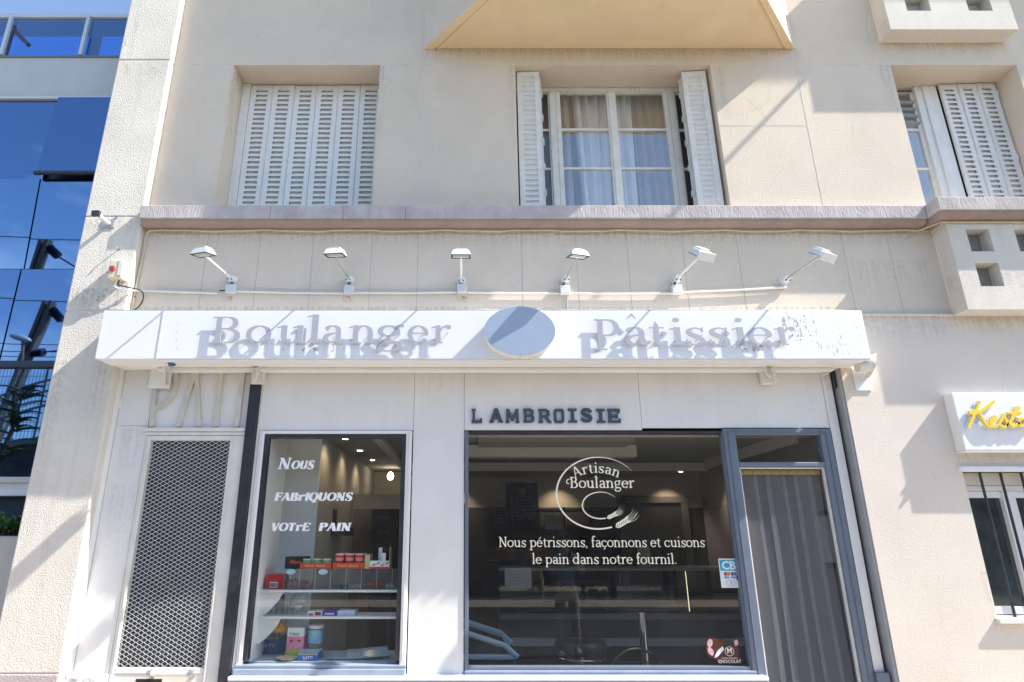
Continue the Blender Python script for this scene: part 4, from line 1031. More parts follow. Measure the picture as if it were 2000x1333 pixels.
zb2 = Z_(673.5, YL0)
fit_glyph('P', 1160, 1209, Z_(683, YL0), Z_(623, YL0) - Z_(683, YL0), rot=-.02)
for ch, a, b in (('a', 1219, 1264), ('t', 1268, 1300), ('i', 1307, 1334), ('s', 1339, 1376), ('s', 1384, 1423), ('i', 1430, 1457), ('e', 1460, 1508), ('r', 1514, 1554)):
    fit_glyph(ch, a, b, zb2, caph); pins(a, b, zb2, zb2 + caph * .4)
mb = MB(); xa = X_(1233, 617, YL0); z_ = Z_(622, YL0)
glyph_mesh(mb, [L_(-.034, 0, 0, .036, .006, .016), L_(0, .036, .034, 0, .016, .006)], lambda u, v: (xa + u, z_ + v), YL0, YL1, .002)
mb.build('letter_accent', M_LETTER, sg)
# oval disc: horizontal ellipse standing off the box
ex, ez = (X_(946, 650, YS - .09) + X_(1085.5, 650, YS - .09)) / 2, (Z_(598, YS - .09) + Z_(694, YS - .09)) / 2
ea, eb = (X_(1085.5, 650, YS - .09) - X_(946, 650, YS - .09)) / 2, (Z_(598, YS - .09) - Z_(694, YS - .09)) / 2
n = 72
el = [(ex + ea * math.cos(2 * math.pi * k / n), ez + eb * math.sin(2 * math.pi * k / n)) for k in range(n)]
dsc = MB().prism(el, 'y', YS - .09, YS + .001).build('oval_disc', M_WHITE, sg, smooth=False)
el2 = [(ex + (ea - .003) * math.cos(2 * math.pi * k / n), ez + (eb - .003) * math.sin(2 * math.pi * k / n)) for k in range(n)]
MB().prism(el2, 'y', YS - .0925, YS - .0905).build('disc_face', mat('disc_face_paint', (0.34, 0.41, 0.53), 0.35, var=.06, vscale=8), dsc)
box('disc_rim_joint', M_DARKJ, dsc, ex - .003, ex - .001, YS - .0905, YS - .02, ez - eb - .0008, ez - eb + .001)
# hanging awning brackets under the box
def bracket(name, label, parts_fn, loc):
    t = thing(name, label, 'bracket', loc); parts_fn(t); return t
def br1(t):
    x, z = W(328, 735, -.12)
    box('plate', M_WHITE, t, X_(292, 745, .03), X_(332, 745, .03), .02, .05, Z_(758, .03), 3.03, .003)
    MB().prism([(-.20, 3.0), (.01, 3.0), (.01, 2.83), (-.03, 2.83)], 'x', x - .05, x - .042).build('arm_plate', M_WHITE, t, bevel=.001)
    MB().cyl((x - .04, -.15, 2.965), (x + .01, -.15, 2.965), .03, n=14).build('spindle', M_OLDWHITE, t, smooth=True)
    MB().cyl((x + .012, -.15, 2.965), (x + .055, -.15, 2.965), .036, .030, n=8).build('blue_cap', mat('blue_plastic', (0.02, 0.08, 0.22), 0.4), t)
    MB().cyl((x - .03, -.08, 2.90), (x - .03, -.05, 2.80), .013, n=8).build('hook', M_METAL, t, smooth=True)
bracket('awning_bracket', 'white awning bracket with blue end cap under the left of the sign box', br1, (X_(328, 735, -.12), 0, 2.9))
def br2(px):
    def fn(t):
        x = X_(px, 735, .0)
        box('plate', M_OLDWHITE, t, x - .05, x + .05, .0, .05, Z_(750, .02), 3.02, .004)
        MB().prism([(x - .035, 3.0), (x + .03, 3.0), (x + .035, 2.93), (x + .005, 2.86), (x - .03, 2.90)], 'y', -.05, -.002).build('clamp', M_OLDWHITE, t, bevel=.008)
        MB().cyl((x - .012, -.075, 2.96), (x - .012, -.05, 2.96), .02, n=10).build('bolt', M_METAL, t)
        MB().cyl((x + .015, -.06, 2.94), (x + .02, -.09, 2.82), .013, n=8).build('hook', M_PLASTIC, t, smooth=True)
    return fn
bracket('awning_bracket', 'weathered awning clamp at the head of the black post', br2(502), (X_(502, 735, 0), 0, 2.9))
bracket('awning_bracket', 'weathered awning clamp hanging under the sign box above the door', br2(1500), (X_(1500, 735, 0), 0, 2.9))
def br3(t):
    x = X_(1680, 735, 0)
    box('plate', M_WHITE, t, x - .07, x + .065, -.022, -.014, Z_(763, -.02), 3.03, .002)
    MB().prism([(-.24, 3.02), (-.02, 3.02), (-.02, 2.84), (-.10, 2.86), (-.22, 2.94)], 'x', x + .012, x + .022).build('end_plate', M_OLDWHITE, t, bevel=.002)
    MB().cyl((x - .09, -.13, 2.94), (x + .01, -.13, 2.94), .05, n=16).build('roller_end', M_OLDWHITE, t, smooth=True)
    MB().tube([(x - .30, .03, 2.90), (x - .18, .0, 2.96), (x - .08, -.05, 3.0)], .008, 6).build('crank_rod', M_OLDWHITE, t)
    box('gap', M_DARKJ, t, x - .10, x - .03, -.22, -.16, 2.974, 2.978)
bracket('awning_bracket', 'white end bracket and plate under the right end of the sign box', br3, (X_(1680, 735, 0), 0, 2.9))

# ================================================================== LAMPS, BOXES, PIPES
lamp_lab = ['leftmost floodlight arm above the sign box, its head turned to the left',
            'second floodlight from the left above the sign, over the letters a and n',
            'third floodlight from the left above the sign, left of the oval disc',
            'floodlight right of the oval disc with its small head tilted aside',
            'floodlight above the letters t and i with a plain white hood',
            'rightmost floodlight above the sign with a plain white hood']
lb = [(453, 545), (682, 546), (901, 548), (1105, 546), (1321, 546), (1533, 547)]
yaw = [-.30, -.10, 0.02, .28, .38, .45]
def lamp(i):
    px, py = lb[i]; x, z = W(px, py, -.015)
    t = thing('floodlight', lamp_lab[i], 'floodlight', (x, 0, z), 'floodlights on arms above the sign box')
    MB().cyl((x, .002, z), (x, -.014, z), .043, n=24).build('wall_plate', M_PLASTIC, t, smooth=True)
    j = MB().cyl((x, -.014, z), (x, -.065, z - .004), .034, .025, n=8).build('arm_joint', M_PLASTIC, t, bevel=.002)
    for q in (-1, 1): MB().cyl((x + q * .018, -.062, z - .022), (x + q * .018, -.072, z - .022), .006, n=6).build('screw', M_BLACK, j)
    a = yaw[i] * (.22 if i < 4 else .15)
    ex_, ey_, ez_ = x + a * .47, (-.43 if i == 3 else -.505), z + (.012 if i == 3 else -.012)
    MB().cyl((x, -.05, z), (ex_, ey_, ez_), .0085, n=10).build('arm', M_METAL if i % 2 else M_PLASTIC, t, smooth=True)
    R = Matrix.Translation((ex_, ey_ - .045, ez_ + .012)) @ Matrix.Rotation(yaw[i], 4, 'Z') @ Matrix.Rotation(rad(10 if i < 4 else 40), 4, 'X')
    def P(x_, y_, z_): return tuple(R @ Vector((x_, y_, z_)))
    hw = .080
    top = [(-.062, -.04, .024), (.062, -.04, .024), (.062, .04, .024), (-.062, .04, .024)]
    bot = [(-hw, -.062, -.022), (hw, -.062, -.022), (hw, .058, -.022), (-hw, .058, -.022)]
    mb = MB().add([P(*p) for p in bot + top], [(3, 2, 1, 0), (4, 5, 6, 7), (0, 1, 5, 4), (1, 2, 6, 5), (2, 3, 7, 6), (3, 0, 4, 7)])
    hd = mb.build('lamp_head', M_PLASTIC, t, bevel=.004)
    MB().box(-.045, .045, -.03, .045, .024, .038, R).build('lid', M_PLASTIC, hd, bevel=.003)
    gm = MB()
    for a0, a1, b0, b1 in ((-.078, .078, -.060, -.048), (-.078, .078, .044, .056), (-.078, -.064, -.048, .044), (.064, .078, -.048, .044)):
        gm.box(a0, a1, b0, b1, -.026, -.0215, R)
    gm.build('glass_frame', M_BLACK, hd)
    MB().box(-.064, .064, -.048, .044, -.0235, -.0222, R).build('lamp_glass', mat('reflector', (0.62, 0.60, 0.56), 0.25, metal=.4), hd)
    MB().tube([P(-.06, 0, -.0255), P(.06, 0, -.0255)], .004, 6).build('lamp_tube', M_CHROME, hd)
    if i >= 4:
        MB().box(-.084, .084, -.075, -.063, -.05, .02, R).build('visor', M_PLASTIC, hd, bevel=.002)
for i in range(6): lamp(i)
cdt = thing('conduit', 'thin white conduit with square junction boxes running below the floodlights', 'conduit', (0, 0, 3.65))
pz = [Z_(569, -.02), Z_(571, -.02), Z_(572.5, -.02), Z_(573, -.02), Z_(568, -.02)]
bx = [449, 681, 902, 1104, 1323]; by = [563, 564, 562, 565, 564]
MB().tube([(X_(242, 566, -.02), -.02, Z_(567, -.02)), (X_(340, 570, -.02), -.02, Z_(570, -.02)), (X_(425, 572, -.02), -.02, Z_(573, -.02))], .009, 8).build('pipe', M_PLASTIC, cdt, smooth=True)
for a, b, za, zb__ in ((460, 670, 569, 573), (692, 890, 572, 571), (914, 1092, 571, 573), (1114, 1312, 573, 573), (1334, 1536, 571, 561)):
    MB().tube([(X_(a, za, -.02), -.02, Z_(za, -.02)), (X_((a + b) / 2, za, -.02), -.02, Z_((za + zb__) / 2 + 1, -.02)), (X_(b, zb__, -.02), -.02, Z_(zb__, -.02))], .009, 8).build('pipe', M_PLASTIC, cdt, smooth=True)
for k in range(5):
    x, z = W(bx[k], by[k], -.05)
    bb = box('junction_box', M_GREYPL if k < 3 else M_PLASTIC, cdt, x - .042, x + .042, -.052, .0, z - .038, z + .040, .005)
    MB().cyl((x - .02 if k else x, -.02, z + .04), (x, -.02, z + .07), .008, n=6).build('grommet', M_BLACK, bb)
MB().tube([(X_(1107, 575, -.02), -.02, Z_(578, -.02)), (X_(1107, 603, -.02), -.02, 3.40)], .008, 8).build('pipe', M_METAL, cdt, smooth=True)
MB().tube([(X_(428, 570, -.03), -.03, Z_(568, -.03)), (X_(436, 568, -.03), -.03, Z_(567.5, -.03)), (X_(440, 568, -.03), -.03, Z_(567, -.03))], .006, 6).build('cable_end', M_CABLE, cdt)
# push-button box and camera on the pillar
pb = thing('switch_box', 'old cream switch box with a red button, flaking on the pillar beside the sign', 'switch box', (X_(233, 530, -.1), -.08, Z_(550, -.1)))
x, z = W(234, 531, -.10)
box('case', M_CREAM, pb, x - .062, x + .062, -.165, -.08, z - .085, z + .085, .008)
MB().cyl((x - .025, -.166, z + .0), (x - .025, -.185, z - .002), .024, .021, n=18).build('button', M_RED, pb, smooth=True)
MB().cyl((x - .025, -.164, z), (x - .025, -.17, z), .030, n=18).build('button_ring', mat('pink_ring', (.55, .25, .27), .5), pb, smooth=True)
box('cover_plate', M_OLDWHITE, pb, x + .02, x + .058, -.170, -.1655, z - .06, z + .08, .003)
for k, pts in enumerate(([(x + .02, -.12, z - .085), (x + .02, -.12, z - .13), (x + .10, -.12, z - .15), (x + .19, -.05, z - .16), (x + .20, -.03, z - .24), (x + .15, -.03, z - .32), (x + .05, -.09, z - .40)],
                         [(x + .01, -.13, z - .085), (x + .0, -.13, z - .15), (x + .06, -.12, z - .17), (x + .14, -.10, z - .175)])):
    q = [(p[0], p[1], p[2]) for p in pts]; P = cr(q, 6)
    MB().tube([tuple(p) for p in P], .006, 6).build('cable', M_CABLE if k == 0 else M_PLASTIC, pb, smooth=True)
sc_ = thing('security_camera', 'small grey security camera on a square plate high on the pillar', 'camera', (X_(212, 435, -.08), -.08, Z_(440, -.08)))
x, z = W(211, 438, -.09)
box('plate', M_METAL, sc_, x - .055, x + .055, -.088, -.08, z - .035, z + .05, .002)
cb = MB().tube([(x + .01, -.10, z + .005), (x - .012, -.25, z + .012)], .020, 12).build('camera_body', M_PLASTIC, sc_, smooth=True)
MB().box(x - .045, x + .022, -.275, -.245, z - .012, z + .036).build('lens_hood', M_BLACK, cb, bevel=.003)
MB().tube([(x + .01, -.088, z + .0), (x + .01, -.12, z + .0)], .012, 8).build('mount', M_METAL, sc_)
MB().tube([(x + .045, -.085, z + .05), (x + .06, -.085, z + .07), (x + .05, -.085, z + .085)], .004, 5).build('wire', M_CABLE, sc_)
# eye bolt and old fixing holes
for k, (px, py) in enumerate(((232, 487), (264, 579), (203, 578), (190, 586), (193, 580), (210, 532), (194, 543))):
    x, z = W(px, py, -.08)
    MB().cyl((x, -.0815, z), (x, -.0788, z), .009 if k in (0, 1) else .006, n=10).build('fixing_hole', M_RUST if k in (1, 5, 6) else M_DARKJ, bld)
x, z = W(232, 487, -.08)
MB().tube([(x, -.08, z), (x, -.12, z + .01), (x + .008, -.13, z - .01)], .006, 6).build('eye_bolt', M_METAL, bld)
# small conduit plate on the left panel
box('socket_plate', M_WHITE, bld, X_(228, 790, S), X_(238, 790, S), S - .006, S, Z_(798, S), Z_(778, S), .002)
for py in (782, 789): MB().cyl((X_(231, py, S), S - .008, Z_(py, S)), (X_(231, py, S), S - .0055, Z_(py, S)), .010, n=10).build('socket_hole', M_DARKJ, bld)

# ================================================================== RESTAURANT SIGN
YK = -.112
ks = thing('restaurant_sign', 'white sign box with yellow handwritten letters Kesta above the barred window', 'shop sign', (3.9, YK, Z_(879, YK)))
kx, kzt, kzb = X_(1858.5, 767, YK), Z_(767, YK), Z_(879, YK)
box('sign_body', M_WHITE, ks, kx, 5.3, YK, -.013, kzb, kzt, .004)
box('base_flange', M_WHITE, ks, kx + .0, 5.3, YK + .002, -.013, kzb - .012, kzb - .001, .002)
def kp(px, py): x, z = W(px, py, YK - .05); return x, z
def kz(cx, cy): return kp(1840 + cx / 6.056, 740 + cy / 6.056)
strokes = [[(475, 262), (450, 320), (420, 390), (385, 470), (345, 552)],
           [(642, 262), (590, 300), (530, 345), (470, 380), (400, 402), (360, 395), (372, 375), (420, 368), (470, 395), (510, 465), (555, 530), (600, 562)],
           [(606, 512), (645, 490), (668, 455), (648, 436), (618, 470), (606, 520), (632, 556), (680, 545), (722, 495), (765, 415), (768, 440), (792, 490), (800, 530), (775, 562), (728, 548)],
           [(800, 545), (850, 480), (905, 400), (938, 340), (918, 332), (885, 385), (852, 470), (850, 535), (885, 556), (935, 515)],
           [(820, 395), (880, 398), (960, 395)],
           [(1010, 470), (960, 465), (938, 510), (955, 548), (1000, 535), (1030, 470), (1025, 530), (1060, 550), (1100, 520)]]
names = 'K K e t t a'.split()
groups_ = [[0, 1], [2], [3, 4], [5]]
for gset in groups_:
    mb = MB(); mw = MB(); pr = []; prw = []
    for si in gset:
        pts = [kz(*p) for p in strokes[si]]
        c = cr([(p[0], p[1], .020) for p in pts], 6)
        pr.append(('s', [tuple(q) for q in c])); prw.append(('s', [(q[0], q[1], .036) for q in c]))
    glyph_mesh(mb, pr, lambda u, v: (u, v), YK - .030, YK - .018, .006)
    glyph_mesh(mw, prw, lambda u, v: (u, v), YK - .0175, YK - .008, .008)
    o = mb.build('letter', M_YELLOW, ks, bevel=0)
    mw.build('letter_backing', M_WHITE, o)
for xx in (4.05, 4.3, 4.5): MB().cyl((xx, YK - .01, kzb + .22), (xx, YK, kzb + .22), .005, n=6).build('letter_pin', M_METAL, ks)

# ================================================================== WINDOW LETTERING (flat print on the panes)
YG = S + .0295
def rad_line(s, px0, px1, pyb, xh_px, T, t, par, m, name='lettering', slant=0.0, kcap=1.0, track=0.0, h=.035, caph=None, nudge=None):
    """print a line between two photo columns, baseline at row pyb; xh_px is the x-height in rows"""
    items, w = text_prims(s, T, t, track)
    x0, x1 = X_(px0, pyb, YG), X_(px1, pyb, YG)
    zb_ = Z_(pyb, YG); sz = (Z_(pyb - xh_px, YG) - zb_) / (.47 if caph is None else .70)
    kx = (x1 - x0) / w; mb = MB()
    for i, (p, off, ch) in enumerate(items):
        if not p: continue
        sc = sz * (kcap if (i == 0 or caph is None) else 1.0)
        glyph_mesh(mb, p, lambda u, v: (x0 + (off + u) * kx + v * sc * slant, zb_ + v * sc), YG, None, h)
    return mb.build(name, m, par)
rad_line('NOUS'[:1], 541, 566, 916, 22, .17, .055, w1, M_PRINTW, slant=.18, caph=1, h=.025)
rad_line('OUS', 568, 612, 916, 16.5, .225, .075, w1, M_PRINTW, slant=.18, caph=1, h=.03)
rad_line('FAB', 535, 581, 978, 16, .225, .075, w1, M_PRINTW, slant=.18, caph=1, h=.03)
rad_line('r', 581, 593, 978, 11.5, .17, .065, w1, M_PRINTW, slant=.18, h=.03)
rad_line('IQUONS', 594, 687, 978, 16, .225, .075, w1, M_PRINTW, slant=.18, caph=1, h=.03)
rad_line('VOT', 528, 575, 1037, 16, .225, .075, w1, M_PRINTW, slant=.18, caph=1, h=.03)
rad_line('r', 576, 588, 1037, 11.5, .17, .065, w1, M_PRINTW, slant=.18, h=.03)
rad_line('E', 589, 604, 1037, 16, .225, .075, w1, M_PRINTW, slant=.18, caph=1, h=.03)
rad_line('PAIN', 621, 684, 1037, 16, .225, .075, w1, M_PRINTW, slant=.18, caph=1, h=.03)
rad_line('Nous pétrissons, façonnons et cuisons', 974, 1378, 1068.5, 13.5, .085, .045, w2, M_PRINT, h=.035, track=-.01)
rad_line('le pain dans notre fournil.', 1039, 1323, 1101.5, 13.5, .085, .045, w2, M_PRINT, h=.035, track=-.01)
rad_line('Boulanger', 1113, 1240, 953, 14.5, .10, .045, w2, M_PRINT, h=.03)
# swash on the B, arched first line, rings and ears of wheat
def gp(px, py): return W(px, py, YG)
mb = MB()
c = cr([(*gp(1116, 936), .004), (*gp(1108, 937), .007), (*gp(1107, 943), .008), (*gp(1112, 945), .005)], 6)
glyph_mesh(mb, [('s', [tuple(q) for q in c])], lambda u, v: (u, v), YG, None, .0025)
mb.build('lettering', M_PRINT, w2)
items, w = text_prims('Artisan', .10, .042, 0.0)
acx, acz = gp(1171, 1022); ar = Z_(921, YG) - acz
mb = MB(); span = 1.02; kxa = (X_(1216, 930, YG) - X_(1129, 930, YG)) / w * 1.03
for p, off, ch in items:
    mid = off + .22; th = -(mid - w / 2) * kxa / ar * 1.0
    ct, st__ = math.cos(th), math.sin(th); sc = (Z_(905, YG) - Z_(918.5, YG)) / .47
    def fx(u, v, off=off, mid=mid, ct=ct, st__=st__, sc=sc):
        x = (off + u - mid) * kxa; y = ar + v * sc
        return acx + x * ct - y * st__, acz + x * st__ + y * ct - .01
    glyph_mesh(mb, p, fx, YG, None, .03)
mb.build('lettering', M_PRINT, w2)
def ring(cx, cy, rx, ry, a0, a1, w0, wm, tail=0.0, name='emblem_ring'):
    pts = []
    for k in range(60):
        f = k / 59; a = rad(a0 + (a1 - a0) * f)
        x, z = gp(cx + rx * math.cos(a), cy - ry * math.sin(a))
        pts.append((x, z, w0 + (wm - w0) * math.sin(min(1, f * 1.35) * math.pi / 1.6)))
    mb = MB(); glyph_mesh(mb, [('s', pts)], lambda u, v: (u, v), YG, None, .0035); return mb.build(name, M_PRINT, w2)
ring(1169, 963, 82, 70, 38, 288, .002, .013)
ring(1173, 987, 35.5, 26, 35, 285, .002, .010)
def wheat(x0, y0, x1, y1, sc, seed):
    mb = MB(); pr = []
    dx, dy = x1 - x0, y1 - y0; l = math.hypot(dx, dy); ux, uy = dx / l, dy / l; nx, ny = -uy, ux
    pr.append(('s', [(*gp(x0, y0), .003), (*gp(x1, y1), .002)]))
    for k in range(6):
        for s_ in (-1, 1):
            bx_, by_ = x0 + dx * k / 7, y0 + dy * k / 7
            ex_, ey_ = bx_ + ux * 7 * sc + nx * s_ * 4.5 * sc, by_ + uy * 7 * sc + ny * s_ * 4.5 * sc
            pr.append(('s', [(*gp(bx_, by_), .004 * sc), (*gp((bx_ + ex_) / 2 + nx * s_ * sc, (by_ + ey_) / 2 + ny * s_ * sc), .0095 * sc), (*gp(ex_, ey_), .003 * sc)]))
    for k in range(5):
        o = (k - 2) * 3.6 * sc
        bx_, by_ = x0 + dx * .75 + nx * o * .7, y0 + dy * .75 + ny * o * .7
        ex_, ey_ = x1 + ux * (12 + 2 * (k % 3)) * sc + nx * o * 1.05, y1 + uy * 13 * sc + ny * o * 1.05 - 6 * sc
        pr.append(('s', [(*gp(bx_, by_), .0035), (*gp((bx_ + ex_) / 2 + 3 * sc, (by_ + ey_) / 2 + 2 * sc), .003), (*gp(ex_, ey_), .0012)]))
    glyph_mesh(mb, pr, lambda u, v: (u, v), YG, None, .0028); return mb.build('wheat_ear', M_PRINT, w2)
wheat(1203, 1029, 1231, 1012, 1.15, 1); wheat(1186, 1012, 1206, 1002, .8, 2)

# stickers on the big pane
M_CB1 = mat('sticker_cyan', (0.02, 0.30, 0.55), .4, var=.5, vscale=14, col2=(0.02, 0.45, 0.40))
M_STW = mat('sticker_white', (0.72, 0.74, 0.78), .4); M_STB = mat('sticker_blue', (0.03, 0.06, 0.28), .4)
M_STR = mat('sticker_red', (.55, .03, .02), .4); M_STO = mat('sticker_orange', (.80, .32, .03), .4)
M_MAR = mat('sticker_maroon', (0.10, 0.02, 0.025), .4, var=.3, vscale=30); M_PINK = mat('sticker_pink', (.62, .45, .45), .4, var=.3, vscale=40)
ck = thing('payment_sticker', 'blue and white payment card sticker at the right edge of the wide pane', 'sticker', (*[X_(1425, 1120, YG)], YG, Z_(1120, YG)))
def stq(name, m, px0, px1, py0, py1, y, par, lift=0): 
    x0, z1 = W(px0, py0, y); x1, z0 = W(px1, py1, y)
    return box(name, m, par, x0, x1, y, y + .0006, z0, z1)
xq0, xq1 = X_(1406, 1120, YG), X_(1443, 1120, YG)
def sq(name, m, u0, u1, v0, v1, y, par):
    zt_, zb2_ = Z_(1091, YG), Z_(1148, YG)
    return box(name, m, par, xq0 + u0 * (xq1 - xq0), xq0 + u1 * (xq1 - xq0), y, y + .0006, zb2_ + v0 * (zt_ - zb2_), zb2_ + v1 * (zt_ - zb2_))
sq('sticker_sheet', M_STW, 0, 1, 0, 1, YG - .001, ck); sq('blue_field', M_CB1, .05, .95, .58, .96, YG - .002, ck)
label_text('CB', 'lettering', (xq0 + xq1) / 2, YG - .003, Z_(1105, YG), .085, M_STW, ck, bold=.035, sx=1.0)
for u, ma, mb_ in ((.36, M_STR, M_STO), (.72, M_STR, M_CB1)):
    sq('card_mark', M_STB, u - .15, u + .15, .42, .53, YG - .002, ck)
    for s_, mq in ((-1, ma), (1, mb_)):
        x = xq0 + (u + s_ * .05) * (xq1 - xq0); z = Z_(1148, YG) + .475 * (Z_(1091, YG) - Z_(1148, YG))
        MB().cyl((x, YG - .0032 - (.0004 if s_ > 0 else 0), z), (x, YG - .0026, z), .0095, n=14).build('card_disc', mq, ck)
for u in (.33, .68): label_text('VISA', 'lettering', xq0 + u * (xq1 - xq0), YG - .003, Z_(1128, YG), .020, M_STB, ck, bold=.02)
sq('card_mark', M_STB, .84, .96, .26, .42, YG - .002, ck)
mb = MB(); zc = Z_(1139, YG); xc_ = (xq0 + xq1) / 2
glyph_mesh(mb, [('s', [(xc_ + .035 * math.cos(a * .1257), zc + .020 * math.sin(a * .1257), .002) for a in range(51)])] + [('s', [(xc_ + r * math.cos(a) - .01, zc + r * math.sin(a), .002) for a in (-.7, -.3, 0, .3, .7)]) for r in (.008, .014, .020)], lambda u, v: (u, v), YG - .002, None, .001)
mb.build('contactless_mark', M_STB, ck)
mg = thing('ice_cream_sticker', 'maroon ice cream sticker reading CHOCOLAT in the lower right corner of the pane', 'sticker', (X_(1412, 1270, YG), YG, Z_(1270, YG)))
def blob(pts, y, m, nm, par, w=.004):
    P = [gp(*p) for p in pts]
    mb = MB().prism(P, 'y', y, y + .0005); return mb.build(nm, m, par)
def ell(px, py, rx, ry, rot=0, n=28): return [(px + rx * math.cos(a) * math.cos(rot) - ry * math.sin(a) * math.sin(rot), py + rx * math.cos(a) * math.sin(rot) + ry * math.sin(a) * math.cos(rot)) for a in [2 * math.pi * k / n for k in range(n)]]
blob([(1380, 1249), (1385, 1245), (1396, 1247), (1404, 1250), (1413, 1247), (1416, 1255), (1414, 1264), (1424, 1262), (1432, 1256), (1433, 1250), (1440, 1248), (1444, 1252), (1441, 1260), (1444, 1270), (1442, 1280), (1447, 1286), (1446, 1296), (1404, 1297), (1402, 1290), (1392, 1286), (1382, 1281), (1378, 1265)], YG - .001, M_MAR, 'sticker_sheet', mg)
blob(ell(1386.5, 1256, 5.2, 8, .15), YG - .002, M_PINK, 'ice_cream', mg)
blob(ell(1388, 1272, 5, 9, -.5), YG - .0022, M_PINK, 'ice_cream', mg)
blob([(1396, 1256), (1404, 1249), (1410, 1252), (1414, 1262), (1409, 1274), (1399, 1284), (1393, 1278), (1397, 1268)], YG - .0025, mat('choc_brown', (.09, .03, .02), .3), 'ice_cream', mg)
blob([(1402, 1270), (1411, 1262), (1414, 1268), (1402, 1282), (1395, 1285), (1397, 1279)], YG - .003, M_STW, 'cream', mg)
blob([(1433, 1251), (1440, 1249), (1442, 1258), (1436, 1262)], YG - .0025, M_PINK, 'ice_cream', mg)
mb = MB(); X0, Z0 = gp(1424.5, 1272)
glyph_mesh(mb, [('s', [(X0 + .033 * math.cos(a * .2094), Z0 + .031 * math.sin(a * .2094), .003) for a in range(31)])], lambda u, v: (u, v), YG - .0025, None, .0014)
mb.build('emblem_ring', M_PRINT, mg)
label_text('M', 'lettering', X0, YG - .003, Z0 + .002, .052, M_PRINT, mg, bold=.02)
label_text('CRAQUEZ POUR BON', 'lettering', gp(1424, 1285)[0], YG - .003, gp(1424, 1285.5)[1], .013, M_PRINT, mg, sx=.9)
label_text('CHOCOLAT', 'lettering', gp(1425, 1292)[0], YG - .003, gp(1425, 1292)[1], .031, M_PRINT, mg, sx=1.0, bold=.01)

# ================================================================== SHOP ROOM
M_BEIGE = mat('room_beige', (0.42, 0.39, 0.35), .9, .001, 60, .08, 2)
M_CEIL = mat('room_ceiling', (0.30, 0.285, 0.27), .9); M_CEILW = mat('ceiling_panel_white', (0.55, 0.54, 0.50), .8)
M_DWALL = mat('room_dark_panel', (0.045, 0.042, 0.045), .7, var=.2); M_FLOOR = mat('floor_tile', (0.12, 0.11, 0.10), .4)
M_PART = mat('partition_white', (0.82, 0.84, 0.84), .7)
YB = 4.30; CEI = 2.53
ROOM = []
def rm(name, m, *b): o = MB().box(*b).build(name, m); tag(o, kind='structure'); return o
rm('shop_floor', M_FLOOR, -1.95, 3.5, .12, YB, .0, .02)
rm('shop_ceiling', M_CEIL, -1.95, 3.5, .12, YB, CEI, CEI + .05)
rm('shop_wall_back', M_BEIGE, -1.5, 3.5, YB, YB + .05, 2.02, CEI)
rm('shop_wall_back', M_DWALL, -1.5, 3.5, YB - .02, YB + .05, .02, 2.018)
rm('shop_wall_left', M_BEIGE, -1.45, -1.40, .92, YB, .02, CEI)
rm('shop_wall_left', M_PART, -1.80, -1.75, .12, .92, .02, CEI)
rm('shop_partition', M_PART, -1.75, -1.401, .90, .93, .02, CEI)
rm('shop_wall_right', M_BEIGE, 3.42, 3.47, .12, YB, 2.02, CEI)
rm('shop_wall_right', mat('room_grey_panel', (0.30, 0.29, 0.34), .7), 3.41, 3.47, .12, YB, .02, 2.018)
rm('ceiling_beam', M_CEILW, -.9, 3.3, .55, .62, CEI - .06, CEI)
rm('ceiling_beam', M_CEILW, -.9, -.82, .62, YB - .8, CEI - .05, CEI)
rm('ceiling_beam', M_CEILW, -.03, 1.72, 1.35, 1.50, CEI - .14, CEI - .02)
rm('ceiling_panel', M_CEIL, .1, 1.60, .95, 1.34, CEI - .05, CEI - .002)
rm('ceiling_step', M_CEIL, -.82, 3.0, 2.9, YB, CEI - .075, CEI - .002)
rm('ceiling_step', M_CEILW, -.82, 3.0, 2.86, 2.899, CEI - .13, CEI - .03)
rm('ceiling_step', M_CEILW, 2.96, 3.0, .62, 2.86, CEI - .11, CEI - .002)
# lit downlights
M_LIT = mat('lit_lens', (.9, .8, .6), .4, emit=(1.0, .82, .58), estr=14)
dl = [(-1.21, 1.05), (-1.21, 1.92), (-1.2, 2.8)]
for px, py in ((965, 885), (966, 894), (1166, 886), (1160, 895), (1330, 921), (1357, 915)):
    b_ = (PPY - py) / FPX; al = PITCH + math.atan(b_); zc_ = (CEI - .08 if 1 else CEI)
    D_ = (zc_ - 1.6) / math.tan(al); D_ = min(max(D_, 6.0), 9.1); X0 = (px - PPX) / FPX * D_ / math.cos(al) * math.cos(math.atan(b_))
    dl.append((X0, D_ - 5))
ordn = ['nearest the window', 'second from the window', 'deepest']
for k, (x, y) in enumerate(dl):
    zc_ = CEI - .003 if k < 3 or y < 2.86 else CEI - .078
    lab = ('small lit recessed ceiling spot along the left wall of the shop, ' + ordn[k]) if k < 3 else ['lit ceiling spot left of the Artisan ring, nearer of the stacked pair', 'lit ceiling spot left of the Artisan ring, farther of the stacked pair',
           'lit ceiling spot at the top of the Artisan ring, nearer one', 'lit ceiling spot at the top of the Artisan ring, farther one', 'lit ceiling spot right of the ring, nearer the middle', 'rightmost lit ceiling spot beside the door frame'][k - 3]
    t = thing('ceiling_spot', lab, 'ceiling light', (x, y, zc_), 'recessed ceiling spots in the shop' if k < 3 else 'ceiling spots over the counter')
    MB().lathe([(.032, 0), (.045, 0), (.047, -.004), (.034, -.008), (.032, 0)], (x, y, zc_), 20).build('trim_ring', M_CHROME, t, smooth=True)
    MB().cyl((x, y, zc_ - .001), (x, y, zc_ - .005), .031, n=20).build('lens', M_LIT, t)
